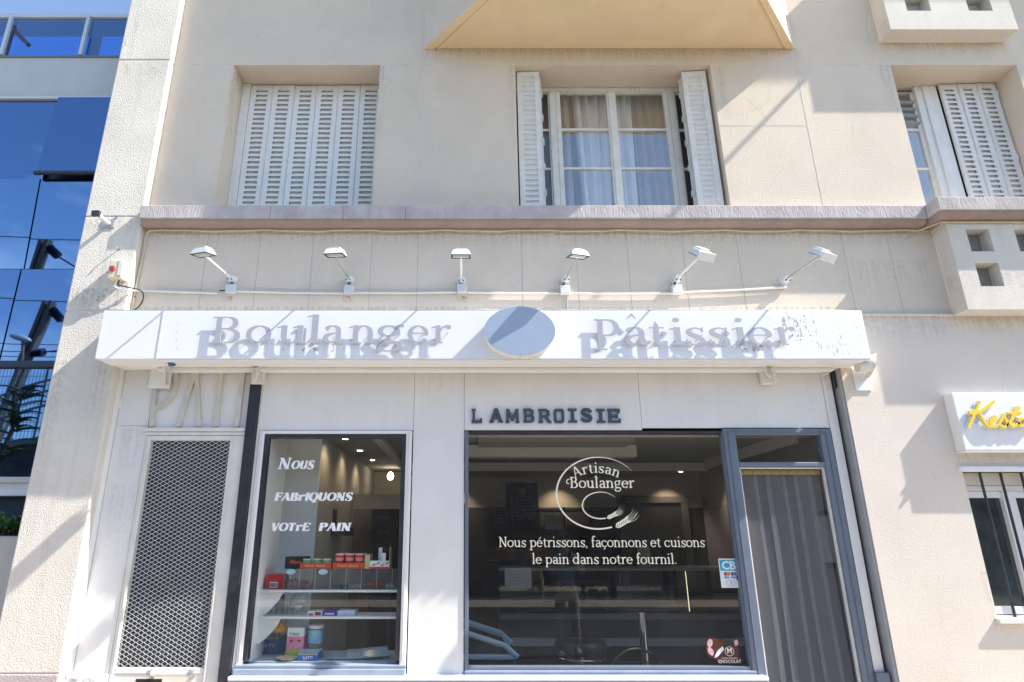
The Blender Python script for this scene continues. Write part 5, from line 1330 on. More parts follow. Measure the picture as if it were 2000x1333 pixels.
def spot(x, y, z, e, ang=75, col=(1.0, .76, .50), aim=(0, 0, -1)):
    l = bpy.data.lights.new('spot_light', 'SPOT'); l.energy = e; l.color = col; l.spot_size = rad(ang); l.spot_blend = .8; l.shadow_soft_size = .03
    o = bpy.data.objects.new('spot_light', l); COL.objects.link(o); o.location = (x, y, z)
    o.rotation_euler = Vector(aim).to_track_quat('-Z', 'Y').to_euler()
for x, y in ((-1.21, 1.05), (-1.21, 1.92), (-1.2, 2.8)): spot(x, y, CEI - .012, 4, 130, aim=(-.25, 0, -1))
for x in (-.2, 1.3, 2.9): spot(x, YB - .28, CEI - .09, 9, 100, aim=(0, .22, -1))
spot(3.2, 3.2, CEI - .09, 8, 100, aim=(.2, 0, -1))
hl = thing('pendant_lamp', 'small glowing clear pendant lamp near the back left corner of the ceiling', 'pendant lamp', (-1.05, 3.9, 2.40))
MB().cyl((-1.08, 3.7, CEI), (-1.08, 3.7, 2.47), .006).build('cord', M_CHROME, hl)
MB().lathe([(.004, .0), (.03, -.02), (.045, -.06), (.03, -.10), (.0, -.11)], (-1.08, 3.7, 2.47), 16).build('bulb', M_LIT, hl, smooth=True)

def stick(name, m, par, px0, px1, py0, py1, Y, t=.02, bev=0.0):
    """box whose front face stands on plane Y and spans those photo rows and columns at mid height"""
    pm = (py0 + py1) / 2
    return box(name, m, par, X_(px0, pm, Y), X_(px1, pm, Y), Y, Y + t, Z_(py1, Y), Z_(py0, Y), bev)
M_BOARD = mat('chalkboard', (0.014, 0.013, 0.013), .6, var=.4, vscale=12, col2=(.03, .028, .025)); M_CHALK = mat('chalk', (.45, .43, .38), .9); M_WOODD = mat('dark_wood', (.05, .032, .022), .5, var=.3, vscale=20)
M_PAPER = mat('paper', (.62, .61, .60), .8)
def chalkboard(px0, px1, py0, py1, Y, lab, lines, seed, logo=True):
    x0, x1 = X_(px0, (py0 + py1) / 2, Y), X_(px1, (py0 + py1) / 2, Y); z0, z1 = Z_(py1, Y), Z_(py0, Y)
    t = thing('menu_board', lab, 'menu board', ((x0 + x1) / 2, Y, z0))
    box('board', M_BOARD, t, x0, x1, Y, Y + .015, z0, z1)
    f = MB(); e = .025
    f.box(x0 - e, x0, Y - .008, Y + .02, z0 - e, z1 + e); f.box(x1, x1 + e, Y - .008, Y + .02, z0 - e, z1 + e); f.box(x0, x1, Y - .008, Y + .02, z1, z1 + e); f.box(x0, x1, Y - .008, Y + .02, z0 - e, z0)
    f.build('board_frame', M_WOODD, t)
    rr = random.Random(seed); mb = MB()
    for k in range(lines):
        zz = z1 - (z1 - z0) * (.30 + .62 * k / lines); u = x0 + .04
        while u < x1 - .06:
            w_ = rr.uniform(.02, .07); pts = [(u + w_ * q / 5, Y - .003, zz + rr.uniform(-.008, .012)) for q in range(6)]
            mb.tube(pts, .0022, 3, False); u += w_ + rr.uniform(.012, .04)
            if rr.random() < .15: break
    mb.build('chalk_writing', M_CHALK, t)
    if logo: MB().lathe([(.0, .0), (.05, .0), (.0, .001)], (0, 0, 0), 14)
    if logo:
        l = MB().cyl(((x0 + x1) / 2, Y - .003, z1 - .09), ((x0 + x1) / 2, Y - .001, z1 - .09), .055, n=20).build('chalk_drawing', mat('chalk_ochre', (.25, .16, .09), .9, var=.6, vscale=40), t)
    return t
chalkboard(992, 1048, 947, 1027, YB - .06, 'tall chalkboard with handwritten prices, on the back wall behind the wide window', 8, 3)
chalkboard(958, 986, 996, 1030, YB - .06, 'small chalkboard low beside the tall one on the back wall', 3, 4, False)
# doorway portal in the dark back wall
po = thing('door_surround', 'dark moulded doorway surround in the back wall of the shop', 'door surround', (2.7, YB, 0))
M_PORT = mat('portal_paint', (.085, .080, .080), .6)
xa, xb = X_(1208, 990, YB - .05), X_(1344, 990, YB - .05); zt_ = Z_(969, YB - .05)
f = MB(); f.box(xa, xa + .10, YB - .07, YB - .021, .02, zt_ - .10); f.box(xb - .10, xb, YB - .07, YB - .021, .02, zt_ - .10); f.box(xa, xb, YB - .07, YB - .021, zt_ - .099, zt_); f.build('surround', M_PORT, po, bevel=.008)
box('door_leaf', mat('door_dark', (.03, .03, .032), .4), po, xa + .105, xb - .105, YB - .035, YB - .022, .02, zt_ - .105)
# shelf rack behind the counter
rk = thing('bread_rack', 'dark metal bread rack with baskets on the back wall', 'shelf', (1.0, 3.9, 0))
M_RACK = mat('rack_metal', (.035, .033, .033), .4); M_WICK = mat('wicker', (.20, .11, .05), .8, .003, 90, .3, 30)
xa, xb = X_(952, 1060, 3.85), X_(1205, 1060, 3.85)
f = MB()
for z in (1.95, 1.62, 1.28): f.box(xa, xb, 3.80, 4.2, z, z + .02)
for k in range(6):
    u = xa + (xb - xa) * k / 5; f.box(u - .012, u + .012, 3.80, 3.824, .6, 2.0)
f.build('rack_frame', M_RACK, rk)
def basket(px, py, Y, r, lab):
    x, z = W(px, py, Y); t = thing('bread_basket', lab, 'basket', (x, Y, z))
    MB().lathe([(.0, .0), (r * .7, 0), (r, .10), (r + .012, .11), (r, .115), (r * .93, .10), (r * .65, .015), (0, .015)], (x, Y, z), 28).build('basket', M_WICK, t, smooth=True)
    for k in range(5):
        a = k * 1.3; MB().tube([(x + .1 * math.cos(a) - .08, Y + .06 * math.sin(a), z + .06), (x + .1 * math.cos(a), Y + .06 * math.sin(a), z + .11), (x + .1 * math.cos(a) + .08, Y + .06 * math.sin(a), z + .07)], [.02, .042, .02], 8).build('bread', mat('bread_crust', (.33, .15, .05), .7, .002, 60, .3, 30), t, smooth=True)
basket(984, 1093, 3.2, .21, 'round wicker bread basket with loaves, left on the counter back shelf'); basket(1046, 1093, 3.2, .20, 'round wicker bread basket beside the blue reflection, right of the other basket')
# sheets of paper
def paper(px0, px1, py0, py1, Y, lab, lines=6, m=None):
    x0, x1, z0, z1 = X_(px0, (py0 + py1) / 2, Y), X_(px1, (py0 + py1) / 2, Y), Z_(py1, Y), Z_(py0, Y)
    t = thing('notice', lab, 'paper notice', ((x0 + x1) / 2, Y, z0))
    box('sheet', m or M_PAPER, t, x0, x1, Y, Y + .002, z0, z1)
    mb = MB(); rr = random.Random(px0)
    for k in range(lines):
        z = z1 - (z1 - z0) * (.2 + .7 * k / lines); mb.box(x0 + (x1 - x0) * .1, x0 + (x1 - x0) * rr.uniform(.6, .9), Y - .001, Y - .0002, z, z + (z1 - z0) * .012)
    mb.build('print_lines', mat('print_grey', (.2, .2, .22), .8), t)
paper(986, 1038, 1109, 1149, 2.44, 'white notice taped to the front of the counter glass', 5)
paper(1064, 1106, 1007, 1034, YB - .08, 'white sheet of paper on the dark back wall')
paper(1246, 1271, 1068, 1106, 3.6, 'sheet of paper pinned beside the counter, right of the bread rack', 4)
# the counter
ct_ = thing('display_counter', 'long dark glass fronted bakery counter with a white kick band', 'counter', (1.4, 2.45, 0))
cx0, cx1 = .35, 3.2; zt_ = Z_(1109, 2.5)
box('counter_top', mat('counter_trim', (.30, .28, .22), .3), ct_, cx0, cx1, 2.46, 3.1, zt_ - .03, zt_, .004)
box('lower_body', M_DWALL, ct_, cx0, cx1, 2.5, 3.1, .02, Z_(1202, 2.5))
box('shelf_trim', mat('shelf_trim_grey', (.16, .16, .16), .3), ct_, cx0, cx1, 2.47, 2.499, Z_(1210, 2.47), Z_(1199, 2.47))
box('kick_band', mat('kick_white', (.42, .41, .43), .4), ct_, cx0 + .1, cx1, 2.46, 2.499, Z_(1262, 2.46), Z_(1247, 2.46))
box('glass_front', glass('counter_glass', (.7, .72, .7), .02), ct_, cx0, cx1, 2.475, 2.48, Z_(1199, 2.47), zt_ - .03)
box('inner_shelf', M_RACK, ct_, cx0, cx1, 2.6, 3.05, 1.0, 1.01)
MB().cyl((X_(1337, 1100, 2.55), 2.55, zt_ - .04), (X_(1347, 1195, 2.55), 2.55, Z_(1194, 2.55)), .004, n=6).build('light_strip', mat('strip_lit', (.9, .85, .6), .4, emit=(1.0, .88, .55), estr=1.3), ct_)
for k, px in enumerate((1062, 1120, 1190, 1250, 1320)):
    x, z = W(px, 1165, 2.75)
    MB().lathe([(0, 0), (.12, 0), (.14, .02), (.10, .05), (.03, .08), (0, .085)], (x, 2.8, 1.011), 18).build('pastry_plate', mat('pastry', (.30, .20, .11), .6, var=.4, vscale=25), ct_, smooth=True)
# high table and stool chairs
tb = thing('high_table', 'round dark high table on a chrome pole behind the wide pane', 'table', (1.75, 1.3, 0))
zt_ = Z_(1180, 1.0); x = X_(1252, 1184, 1.0)
MB().lathe([(0, -.035), (.33, -.035), (.35, -.02), (.35, -.004), (.34, 0), (0, 0)], (x, 1.0, zt_), 40).build('tabletop', mat('table_black', (.022, .02, .02), .3), tb, smooth=True)
MB().cyl((x, 1.0, .05), (x, 1.0, zt_ - .05), .036, n=20).build('pole', M_CHROME, tb, smooth=True)
MB().box(x - .06, x + .06, .94, 1.06, zt_ - .06, zt_ - .036).build('pole_bracket', M_BLACK, tb)
MB().lathe([(0, .03), (.04, .03), (.22, .01), (.23, 0), (0, 0)], (x, 1.0, .02), 30).build('base', M_CHROME, tb, smooth=True)
def stool(px, Y, lab, back=True):
    x = X_(px, 1265, Y); zz = Z_(1268, Y) - .03
    t = thing('bar_stool', lab, 'bar stool', (x, Y, 0))
    MB().lathe([(0, 0), (.19, 0), (.215, .02), (.22, .06), (.205, .10), (0, .105)], (x, Y, zz), 30).build('seat', mat('stool_vinyl', (.018, .018, .02), .35), t, smooth=True)
    MB().tube([(x + .20 * math.cos(a * .2618 ), Y + .20 * math.sin(a * .2618), zz - .03) for a in range(25)], .011, 8).build('seat_ring', M_CHROME, t, smooth=True)
    MB().cyl((x, Y, .04), (x, Y, zz), .025, n=14).build('post', M_CHROME, t, smooth=True)
    MB().lathe([(0, .03), (.03, .03), (.2, .01), (.21, 0), (0, 0)], (x, Y, .02), 24).build('base', M_CHROME, t, smooth=True)
    return t
stool(1134, .75, 'round black stool with chrome ring in front of the counter')
t = thing('chair', 'black chair with arched chrome backrest tube beside the table pole', 'chair', (1.55, .7, 0))
x0, x1 = X_(1190, 1285, .6), X_(1306, 1300, .6); zz = Z_(1266, .6)
P = cr([(x0, .6, .45), (x0 + .02, .6, zz - .12), (x0 + .18, .6, zz - .01), (x0 + .34, .6, zz - .04), (x1 - .02, .6, zz - .18), (x1, .6, .45)], 8)
MB().tube([tuple(p) for p in P], .012, 8).build('back_tube', M_CHROME, t, smooth=True)
box('backrest', mat('stool_vinyl', (.018, .018, .02), .35), t, x0 + .05, x1 - .06, .60, .63, .62, zz - .10, .02)
box('seat', mat('stool_vinyl', (.018, .018, .02), .35), t, x0 + .02, x1 - .02, .25, .58, .44, .50, .02)
for a, b in ((x0, .6), (x1, .6), (x0, .28), (x1, .28)): MB().cyl((a, b, .02), (a, b, .45), .012, n=8).build('leg', M_CHROME, t)
# ice-cream freezer with curved pale lid
fz_ = thing('ice_cream_freezer', 'pale blue ice cream freezer with sloping glass lid behind the left of the wide pane', 'freezer', (.1, .5, 0))
M_FRZ = mat('freezer_blue', (.30, .42, .50), .3)
xa, xb = -.38, X_(1010, 1260, .5)
pf = [(-.38, .3), (-.38, Z_(1240, .45)), (-.10, Z_(1231, .45)), (xb - .10, Z_(1262, .45)), (xb, Z_(1290, .45)), (xb, .3)]
MB().prism([(p[0], p[1] - .045) for p in pf], 'y', .50, 1.15).build('cabinet', M_DWALL, fz_, bevel=.01)
rim = [(-.38, Z_(1240, .45)), (-.10, Z_(1231, .45)), (xb - .10, Z_(1262, .45)), (xb, Z_(1285, .45))]
for yy in (.47, 1.17): MB().tube([(p[0], yy, p[1]) for p in rim], .024, 8).build('lid_rim', M_FRZ, fz_, smooth=True)
MB().prism([(p[0], p[1] - .012) for p in rim] + [(p[0], p[1] - .004) for p in reversed(rim)], 'y', .48, 1.16).build('lid_glass', glass('lid_glass', (.6, .7, .75), .05), fz_)
box('front_band', M_FRZ, fz_, -.38, xb - .02, .455, .495, Z_(1290, .45), Z_(1279, .45), .01)
# frame on the right wall seen through the strips
wn_ = thing('wall_menu', 'narrow framed price list on the right wall behind the plastic strips', 'menu', (3.40, 2.3, 1.6))
zc1, zc0 = 1.80, 1.38
YD = .92
x0 = 3.405
box('frame', mat('frame_grey', (.10, .10, .11), .4), wn_, x0 - .012, x0, YD, YD + .34, zc0 - .05, zc1 + .05, .003)
box('sheet', mat('menu_sheet', (.72, .68, .76), .8, var=.3, vscale=18), wn_, x0 - .016, x0 - .0125, YD + .02, YD + .32, zc0, zc1)
dk = thing('wall_rack', 'dark wall mounted tray rack on the left wall below the lettering VOTRE PAIN', 'wall rack', (-1.40, 2.2, 1.8))
box('tray', M_RACK, dk, -1.398, -1.25, 1.55, 2.05, 1.62, 1.70); box('back_plate', M_RACK, dk, -1.398, -1.385, 1.6, 1.75, 1.70, 1.88)
gp_ = thing('glass_partition', 'tall clear glass screen with pale top band beside the left wall', 'glass screen', (-1.2, 2.6, 0))
box('glass_sheet', glass('screen_glass', (.75, .75, .72), .03), gp_, -1.39, -.9, 2.7, 2.71, .02, 2.02); box('top_band', M_CEILW, gp_, -1.39, -.62, 2.66, 2.70, 1.93, 2.10)
box('screen_post', M_RACK, gp_, -.93, -.90, 2.66, 2.70, .02, 1.93)
box('dark_cabinet', M_DWALL, gp_, -.80, .0, 2.75, 3.2, .02, 2.0)

# ================================================================== SNACK SHELVES IN THE NARROW WINDOW
M_SHELF = mat('shelf_white', (.68, .70, .71), .5, .0005, 20, .08, 6)
ss = thing('window_shelves', 'white shelves on curved brackets holding snacks in the narrow window', 'shelves', (-1.1, .2, 1.0))
YF = .20
z1s, z2s = Z_(1157, YF), Z_(1209, YF); zfl = Z_(1289, YF)
xA = X_(500, 1155, YF); xB = X_(776, 1155, YF)
pr = [(xA, YF + .04), (xA + .10, YF), (xB, YF), (xB, .50), (xA, .50)]
MB().prism(pr, 'z', z1s, z1s + .018).build('shelf', M_SHELF, ss, bevel=.003)
MB().prism([(p[0], p[1]) for p in pr], 'z', z2s, z2s + .018).build('shelf', M_SHELF, ss, bevel=.003)
for zz in (z1s, z2s): MB().prism([(xA + .00, zz - .002), (xA + .20, zz - .002), (xA + .17, zz - .06), (xA + .11, zz - .13), (xA + .05, zz - .18), (xA, zz - .19)], 'y', YF + .045, YF + .065).build('bracket', M_SHELF, ss, bevel=.003)
MB().box(W1[0] + .03, W1[1] - .03, S + .062, .62, zfl - .03, zfl).build('window_board', mat('board_grey', (.42, .46, .50), .5), ss)
MB().box(W1[0] - .05, W1[0] + .03, S + .062, .62, zfl, W1[3]).build('side_board', M_PART, ss)
def itm(name, lab, cat, px, Y, z, grp=None): return thing(name, lab, cat, (X_(px, 1150, Y), Y, z), grp)
def carton(name, lab, px0, px1, Y, z, h, d, m, cat='box', py=None, rot=0):
    pm = py or 1150; x0, x1 = X_(px0, pm, Y), X_(px1, pm, Y)
    t = thing(name, lab, cat, (x0, Y, z)); box('carton', m, t, x0, x1, Y, Y + d, z, z + h, .002); return t, x0, x1
def H_(py0, py1, Y): return Z_(py0, Y) - Z_(py1, Y)
M_CARR = mat('carton_red', (.50, .02, .02), .35, var=.2, vscale=20); M_CARB = mat('carton_black', (.012, .01, .01), .3); M_GRN = mat('can_green', (.02, .28, .08), .3); M_CANR = mat('can_red', (.55, .02, .02), .3)
M_TRAYR = mat('tray_red', (.48, .06, .03), .5); M_TAN = mat('carton_tan', (.50, .38, .22), .7); M_BLU = mat('carton_blue', (.02, .16, .50), .35, var=.3, vscale=25); M_PKP = mat('carton_pink', (.72, .16, .36), .4, var=.3, vscale=18, col2=(.75, .40, .50))
M_PUR = mat('carton_purple', (.12, .04, .32), .4); M_LID = mat('can_lid', (.45, .66, .48), .35); M_GOLDT = mat('gold_text', (.60, .42, .20), .5)
acr = glass('acrylic', (.88, .88, .86), .03, haze=.10)
YQ = .24
# acrylic candy bins stand on the upper shelf
ab = thing('candy_bins', 'row of clear acrylic candy bins on the upper shelf with small blue stickers', 'candy bins', (-1.1, YQ, z1s + .018))
zb0 = z1s + .018; zbt = Z_(1111, YQ); bx0, bx1 = X_(555, 1130, YQ), X_(780, 1130, YQ) - .02
g = MB(); g.box(bx0, bx1, YQ, YQ + .003, zb0 + .006, zbt - .004); g.box(bx0, bx1, YQ + .2, YQ + .203, zb0 + .006, zbt - .004)
g.box(bx0, bx1, YQ, YQ + .203, zb0 + .001, zb0 + .005); g.box(bx0, bx1, YQ, YQ + .203, zbt - .0035, zbt)
g.build('acrylic_case', acr, ab)
for k in range(8):
    u = bx0 + (bx1 - bx0) * k / 7.3; MB().box(u - .0018, u + .0018, YQ + .0035, YQ + .199, zb0 + .006, zbt - .004).build('divider', mat('acrylic_edge', (.50, .52, .50), .3), ab) if False else MB().box(u - .0012, u + .0012, YQ - .002, YQ + .0, zb0, zbt).build('divider_edge', mat('acrylic_edge', (.50, .50, .47), .3), ab)
rr = random.Random(11)
for a, b, m, n_, hh in ((.0, 1.55, mat('candy_pink', (.55, .12, .15), .4), 70, .055), (3.0, 3.9, mat('candy_dark', (.04, .06, .04), .4), 14, .02), (4.15, 5.0, mat('candy_yellow', (.60, .45, .20), .4), 28, .02), (5.3, 6.2, mat('candy_red', (.55, .02, .03), .4), 50, .04), (6.4, 7.0, mat('candy_pale', (.45, .55, .48), .4), 16, .02)):
    mb = MB(); w_ = (bx1 - bx0) / 7.3
    for q in range(n_):
        x = bx0 + (a + rr.random() * (b - a)) * w_ + .01; y = YQ + .02 + rr.random() * .14; z = zb0 + .012 + rr.random() ** 2 * hh; r = rr.uniform(.008, .013)
        M4 = Matrix.Translation((x, y, z)) @ Matrix.Rotation(rr.random() * 3, 4, 'X') @ Matrix.Rotation(rr.random() * 3, 4, 'Z')
        mb.box(-r, r, -r * .7, r * .7, -r * .6, r * .6, M4)
    tag(mb.build('candy', m, ab), kind='stuff')
for px in (568, 631): 
    x, z = W(px, 1117, YQ - .004)
    o = MB().prism([(x + .038 * math.cos(a * .4189), z + .022 * math.sin(a * .4189)) for a in range(15)], 'y', YQ - .005, YQ - .003).build('round_sticker', mat('sticker_lightblue', (.25, .50, .66), .4), ab)
    label_text('FIZZY', 'lettering', x, YQ - .006, z, .026, M_STW, ab, bold=.03)
# cartons on top of the bins
t, x0, x1 = carton('snack_box', 'black chocolate bar box with red script on the acrylic bins', 557, 598, YQ + .02, zbt, H_(1084, 1108, YQ), .14, M_CARB, py=1095)
label_text('Mars', 'lettering', (x0 + x1) / 2, YQ + .018, zbt + .05, .045, mat('red_print', (.60, .08, .03), .5), t, bold=.02)
def cans(px0, px1, nx, ny, m, lab, band, capm):
    x0, x1 = X_(px0, 1100, YQ - .005), X_(px1, 1100, YQ - .005)
    t = thing('crisp_tray', lab, 'tray of cans', (x0, YQ, zbt))
    h = H_(1099, 1111, YQ)
    f = MB(); f.box(x0, x1, YQ - .005, YQ - .002, zbt + .001, zbt + h); f.box(x0, x0 + .003, YQ - .001, YQ + .03 + ny * .075, zbt + .001, zbt + h); f.box(x1 - .003, x1, YQ - .001, YQ + .03 + ny * .075, zbt + .001, zbt + h)
    f.box(x0 + .003, x1 - .003, YQ - .0, YQ + .03 + ny * .075, zbt + .001, zbt + .004); f.build('tray', M_TRAYR, t)
    for u in (.30, .66):
        label_text('PRINGLES', 'lettering', x0 + u * (x1 - x0), YQ - .007, zbt + h * .5, .021, M_GOLDT, t, bold=.03, sx=.8)
    ch = H_(1076 if ny > 1 else 1086, 1104, YQ + .04)
    w_ = (x1 - x0 - .01) / nx
    for j in range(ny):
        for i in range(nx):
            cx_ = x0 + .005 + (i + .5) * w_; cy_ = YQ + .042 + j * .076; r = min(w_ / 2 - .002, .036)
            cn = MB().lathe([(0, 0), (r, 0), (r, ch - .012), (0, ch - .012)], (cx_, cy_, zbt + .005), 18).build('can', m, t, smooth=True)
            MB().lathe([(0, .0), (r + .001, .0), (r + .001, .010), (r - .004, .012), (0, .012)], (cx_, cy_, zbt + .005 + ch - .0115), 18).build('can_lid', capm, cn, smooth=True)
            if j == 0: MB().lathe([(r + .0006, ch * .50), (r + .0006, ch * .72)], (cx_, cy_, zbt + .005), 18).build('can_band', band, cn, smooth=True)
    return t
cans(586, 647, 3, 1, M_GRN, 'red tray of three green crisp cans on the acrylic bins', mat('band_pale', (.25, .50, .30), .4), M_LID)
cans(650, 711, 3, 3, M_CANR, 'red tray packed with red crisp cans on the acrylic bins', mat('band_pink', (.66, .25, .25), .4), mat('lid_pink', (.60, .45, .46), .4))
t, x0, x1 = carton('cardboard_box', 'open tan and white display carton with upright flaps at the right end of the bins', 712, 722, YQ, zbt, H_(1083, 1111, YQ), .15, M_TAN, py=1098)
kx1 = X_(760, 1098, YQ)
box('front_panel', M_STW, t, x1 + .001, kx1, YQ, YQ + .004, zbt + .001, zbt + H_(1095, 1111, YQ)); box('red_edge', M_CANR, t, x1 + .001, kx1 - .001, YQ - .002, YQ - .0005, zbt + .001, zbt + .014)
box('flap', M_STW, t, x1 + .06, x1 + .09, YQ + .06, YQ + .064, zbt + .01, zbt + .16); box('flap', M_STW, t, kx1 - .06, kx1 - .03, YQ + .002 + .003, YQ + .01, zbt + .001, zbt + .12); box('side_flap', M_TAN, t, kx1 + .001, kx1 + .005, YQ, YQ + .14, zbt + .001, zbt + .165)
for k in range(4):
    M4 = Matrix.Translation((x1 + .035 + k * .035, YQ - .0035, zbt + .03 + .012 * (k % 2))) @ Matrix.Rotation(-.6, 4, 'Y'); MB().box(-.014, .014, 0, .001, -.004, .004, M4).build('printed_bar', mat('choc_brown', (.09, .03, .02), .3), t)
t, x0, x1 = carton('snack_box', 'bright red carton with a white barcode label at the left end of the upper shelf', 519, 552, YF + .07, z1s + .018, H_(1122, 1151, YF), .18, M_CARR, py=1135)
bc = MB(); xx = x0 + .04
box('barcode_label', M_STW, t, x0 + .036, x0 + .036 + .062, YF + .066, YF + .069, z1s + .03, z1s + .072)
rr = random.Random(2); u = x0 + .041
while u < x0 + .092: w_ = rr.uniform(.0008, .003); bc.box(u, u + w_, YF + .0645, YF + .0655, z1s + .036, z1s + .066); u += w_ + rr.uniform(.0012, .003)
bc.build('barcode', M_BLACK, t)
t, x0, x1 = carton('snack_box', 'red and white flat carton, left of three on the middle shelf', 600, 629, YF + .05, z2s + .018, H_(1196, 1205, YF), .14, M_STW, py=1200); box('printed_strip', M_CARR, t, x0 + .015, x0 + .045, YF + .047, YF + .0495, z2s + .022, z2s + .034); box('printed_strip', M_CARR, t, x1 - .055, x1 - .01, YF + .047, YF + .0495, z2s + .022, z2s + .045)
t, x0, x1 = carton('snack_box', 'purple flat carton, middle of three on the middle shelf', 629.5, 658, YF + .05, z2s + .018, H_(1195, 1205, YF), .14, M_PUR, py=1200); box('printed_strip', M_STW, t, x0 + .02, x1 - .02, YF + .047, YF + .0495, z2s + .026, z2s + .038)
t, x0, x1 = carton('snack_box', 'white and light blue flat carton, right of three on the middle shelf', 658.5, 693, YF + .05, z2s + .018, H_(1195, 1205, YF), .14, mat('carton_paleblue', (.45, .62, .72), .4, var=.4, vscale=30, col2=(.7, .72, .74)), py=1200)
# clear dome lid lying on its side
t = thing('plastic_dome', 'clear plastic cake dome lying on its side on the middle shelf', 'dome', (X_(583, 1180, .36), .36, z2s + .02))
x, z = X_(580, 1180, .36), z2s + .018 + .095
vs = []; NR_, NA = 8, 28
M4 = Matrix.Translation((x, .36, z)) @ Matrix.Rotation(rad(-60), 4, 'Y') @ Matrix.Rotation(rad(25), 4, 'X')
for j in range(NR_ + 1):
    a = rad(90 * j / NR_)
    for k in range(NA): b = 2 * math.pi * k / NA; vs.append(M4 @ Vector((.10 * math.cos(a) * math.cos(b) + 1e-4 * math.cos(b), .10 * math.cos(a) * math.sin(b) + 1e-4 * math.sin(b), .085 * math.sin(a) - .03)))
MB().add(vs, [(j * NA + k, j * NA + (k + 1) % NA, (j + 1) * NA + (k + 1) % NA, (j + 1) * NA + k) for j in range(NR_) for k in range(NA)]).build('dome', glass('dome_plastic', (.80, .84, .88), .06, haze=.22, hcol=(.6, .68, .75)), t, smooth=True)
MB().tube([M4 @ Vector((.101 * math.cos(2 * math.pi * k / 30), .101 * math.sin(2 * math.pi * k / 30), -.03)) for k in range(31)], .003, 5).build('dome_rim', mat('dome_edge', (.35, .40, .45), .3), t)
# wire rack with bags behind the brackets
wr = thing('wire_rack', 'dark wire display rack behind the left shelf brackets', 'wire rack', (X_(530, 1250, .45), .45, zfl))
g = MB(); x0, x1 = X_(503, 1250, .42), X_(556, 1250, .42)
for k in range(6): u = x0 + (x1 - x0) * k / 5; g.tube([(u, .42, zfl), (u, .42, zfl + .36)], .0025, 5)
for zz in (.01, .20, .36): g.tube([(x0, .42, zfl + zz), (x1, .42, zfl + zz)], .003, 5)
g.tube([(x0 + .14, .38, z2s + .02), (x0 + .14, .38, z2s + .08), (x0 + .20, .38, z2s + .08), (x0 + .20, .38, z2s + .02)], .003, 5)
g.build('wire_frame', M_RACK, wr)
def bag(lab, px0, px1, py0, py1, Y, m, txt=None):
    x0, x1, z0, z1 = X_(px0, py0, Y), X_(px1, py0, Y), Z_(py1, Y), Z_(py0, Y); t = thing('snack_bag', lab, 'snack bag', ((x0 + x1) / 2, Y, z0))
    vs = []; N = 10; rr = random.Random(px0)
    for s_ in (-1, 1):
        for j in range(N + 1):
            for i in range(N + 1):
                u, v = i / N, j / N; b = (math.sin(u * math.pi) * math.sin(v * math.pi)) ** .6 * .03 + rr.uniform(-.002, .002) * (0 < i < N and 0 < j < N)
                vs.append((x0 + (x1 - x0) * u, Y + s_ * b, z0 + (z1 - z0) * v))
    fs = []; q = (N + 1) ** 2
    for s_ in (0, 1):
        for j in range(N):
            for i in range(N): a = s_ * q + j * (N + 1) + i; fs.append((a, a + 1, a + N + 2, a + N + 1) if s_ == 0 else (a + N + 1, a + N + 2, a + 1, a))
    MB().add(vs, fs).build('bag', m, t, smooth=True)
    if txt: label_text(txt, 'lettering', (x0 + x1) / 2, Y - .036, (z0 + z1) / 2 + .01, .028, M_STW, t, bold=.02)
bag('blue snack bag hanging behind the upper shelf bracket', 522, 557, 1161, 1186, .40, mat('bag_blue', (.03, .10, .30), .25, var=.6, vscale=30, col2=(.25, .20, .12)))
bag('yellow and red snack bag behind the lower shelf bracket', 522, 560, 1213, 1236, .38, mat('bag_yellow', (.70, .42, .03), .25, var=.7, vscale=26, col2=(.25, .04, .02)))
def stripes(t, x0, x1, Y, z0, z1, n):
    g = MB()
    for k in range(n):
        u = x0 + (x1 - x0) * (k + .15) / n; w_ = (x1 - x0) / n * .5; g.add([(u, Y, z0), (u + w_, Y, z0), (u + w_ * 1.5, Y, z1), (u + w_ * .5, Y, z1)], [(0, 1, 2, 3)])
    return g.build('striped_edge', mat('stripe_cream', (.70, .66, .45), .5), t)
t, x0, x1 = carton('snack_box', 'blue carton with cream striped edge inside the wire rack', 503, 548, .46, zfl, .13, .14, M_BLU, py=1270); box('stripe_band', M_BLACK, t, x0 + .001, x1 - .001, .4575, .4595, zfl + .105, zfl + .128); stripes(t, x0 + .003, x1 - .006, .4565, zfl + .106, zfl + .127, 11)
label_text('LUTTI', 'lettering', (x0 + x1) / 2, .456, zfl + .06, .034, M_STW, t, bold=.03)
t, x0, x1 = carton('snack_box', 'tall pink and white candy carton on the window board', 560, 592, .30, zfl, .21, .14, M_PKP, py=1260); box('white_band', M_STW, t, x0 - .001, x1 + .001, .298, .441, zfl + .150, zfl + .2105); box('yellow_band', mat('carton_yellow', (.68, .62, .10), .4, var=.5, vscale=30, col2=(.3, .5, .1)), t, x0 - .001, x1 + .001, .2985, .300, zfl + .02, zfl + .055)
label_text('Cœur', 'lettering', (x0 + x1) / 2 - .01, .296, zfl + .168, .034, mat('green_print', (.05, .35, .25), .5), t, bold=.03)
for dx_ in (-.03, .03):
    mb = MB(); cx_ = (x0 + x1) / 2 + dx_; cz_ = zfl + .115
    glyph_mesh(mb, [('s', [(cx_ - .007, cz_ + .006, .015), (cx_, cz_ - .008, .004)]), ('s', [(cx_ + .007, cz_ + .006, .015), (cx_, cz_ - .008, .004)])], lambda u, v: (u, v), .297, None, .002); mb.build('printed_heart', M_CARR, t)
t = thing('candy_jar', 'clear round candy jar with pale blue paper collar on the window board', 'jar', (X_(615, 1250, .32), .36, zfl))
x = X_(615, 1250, .34)
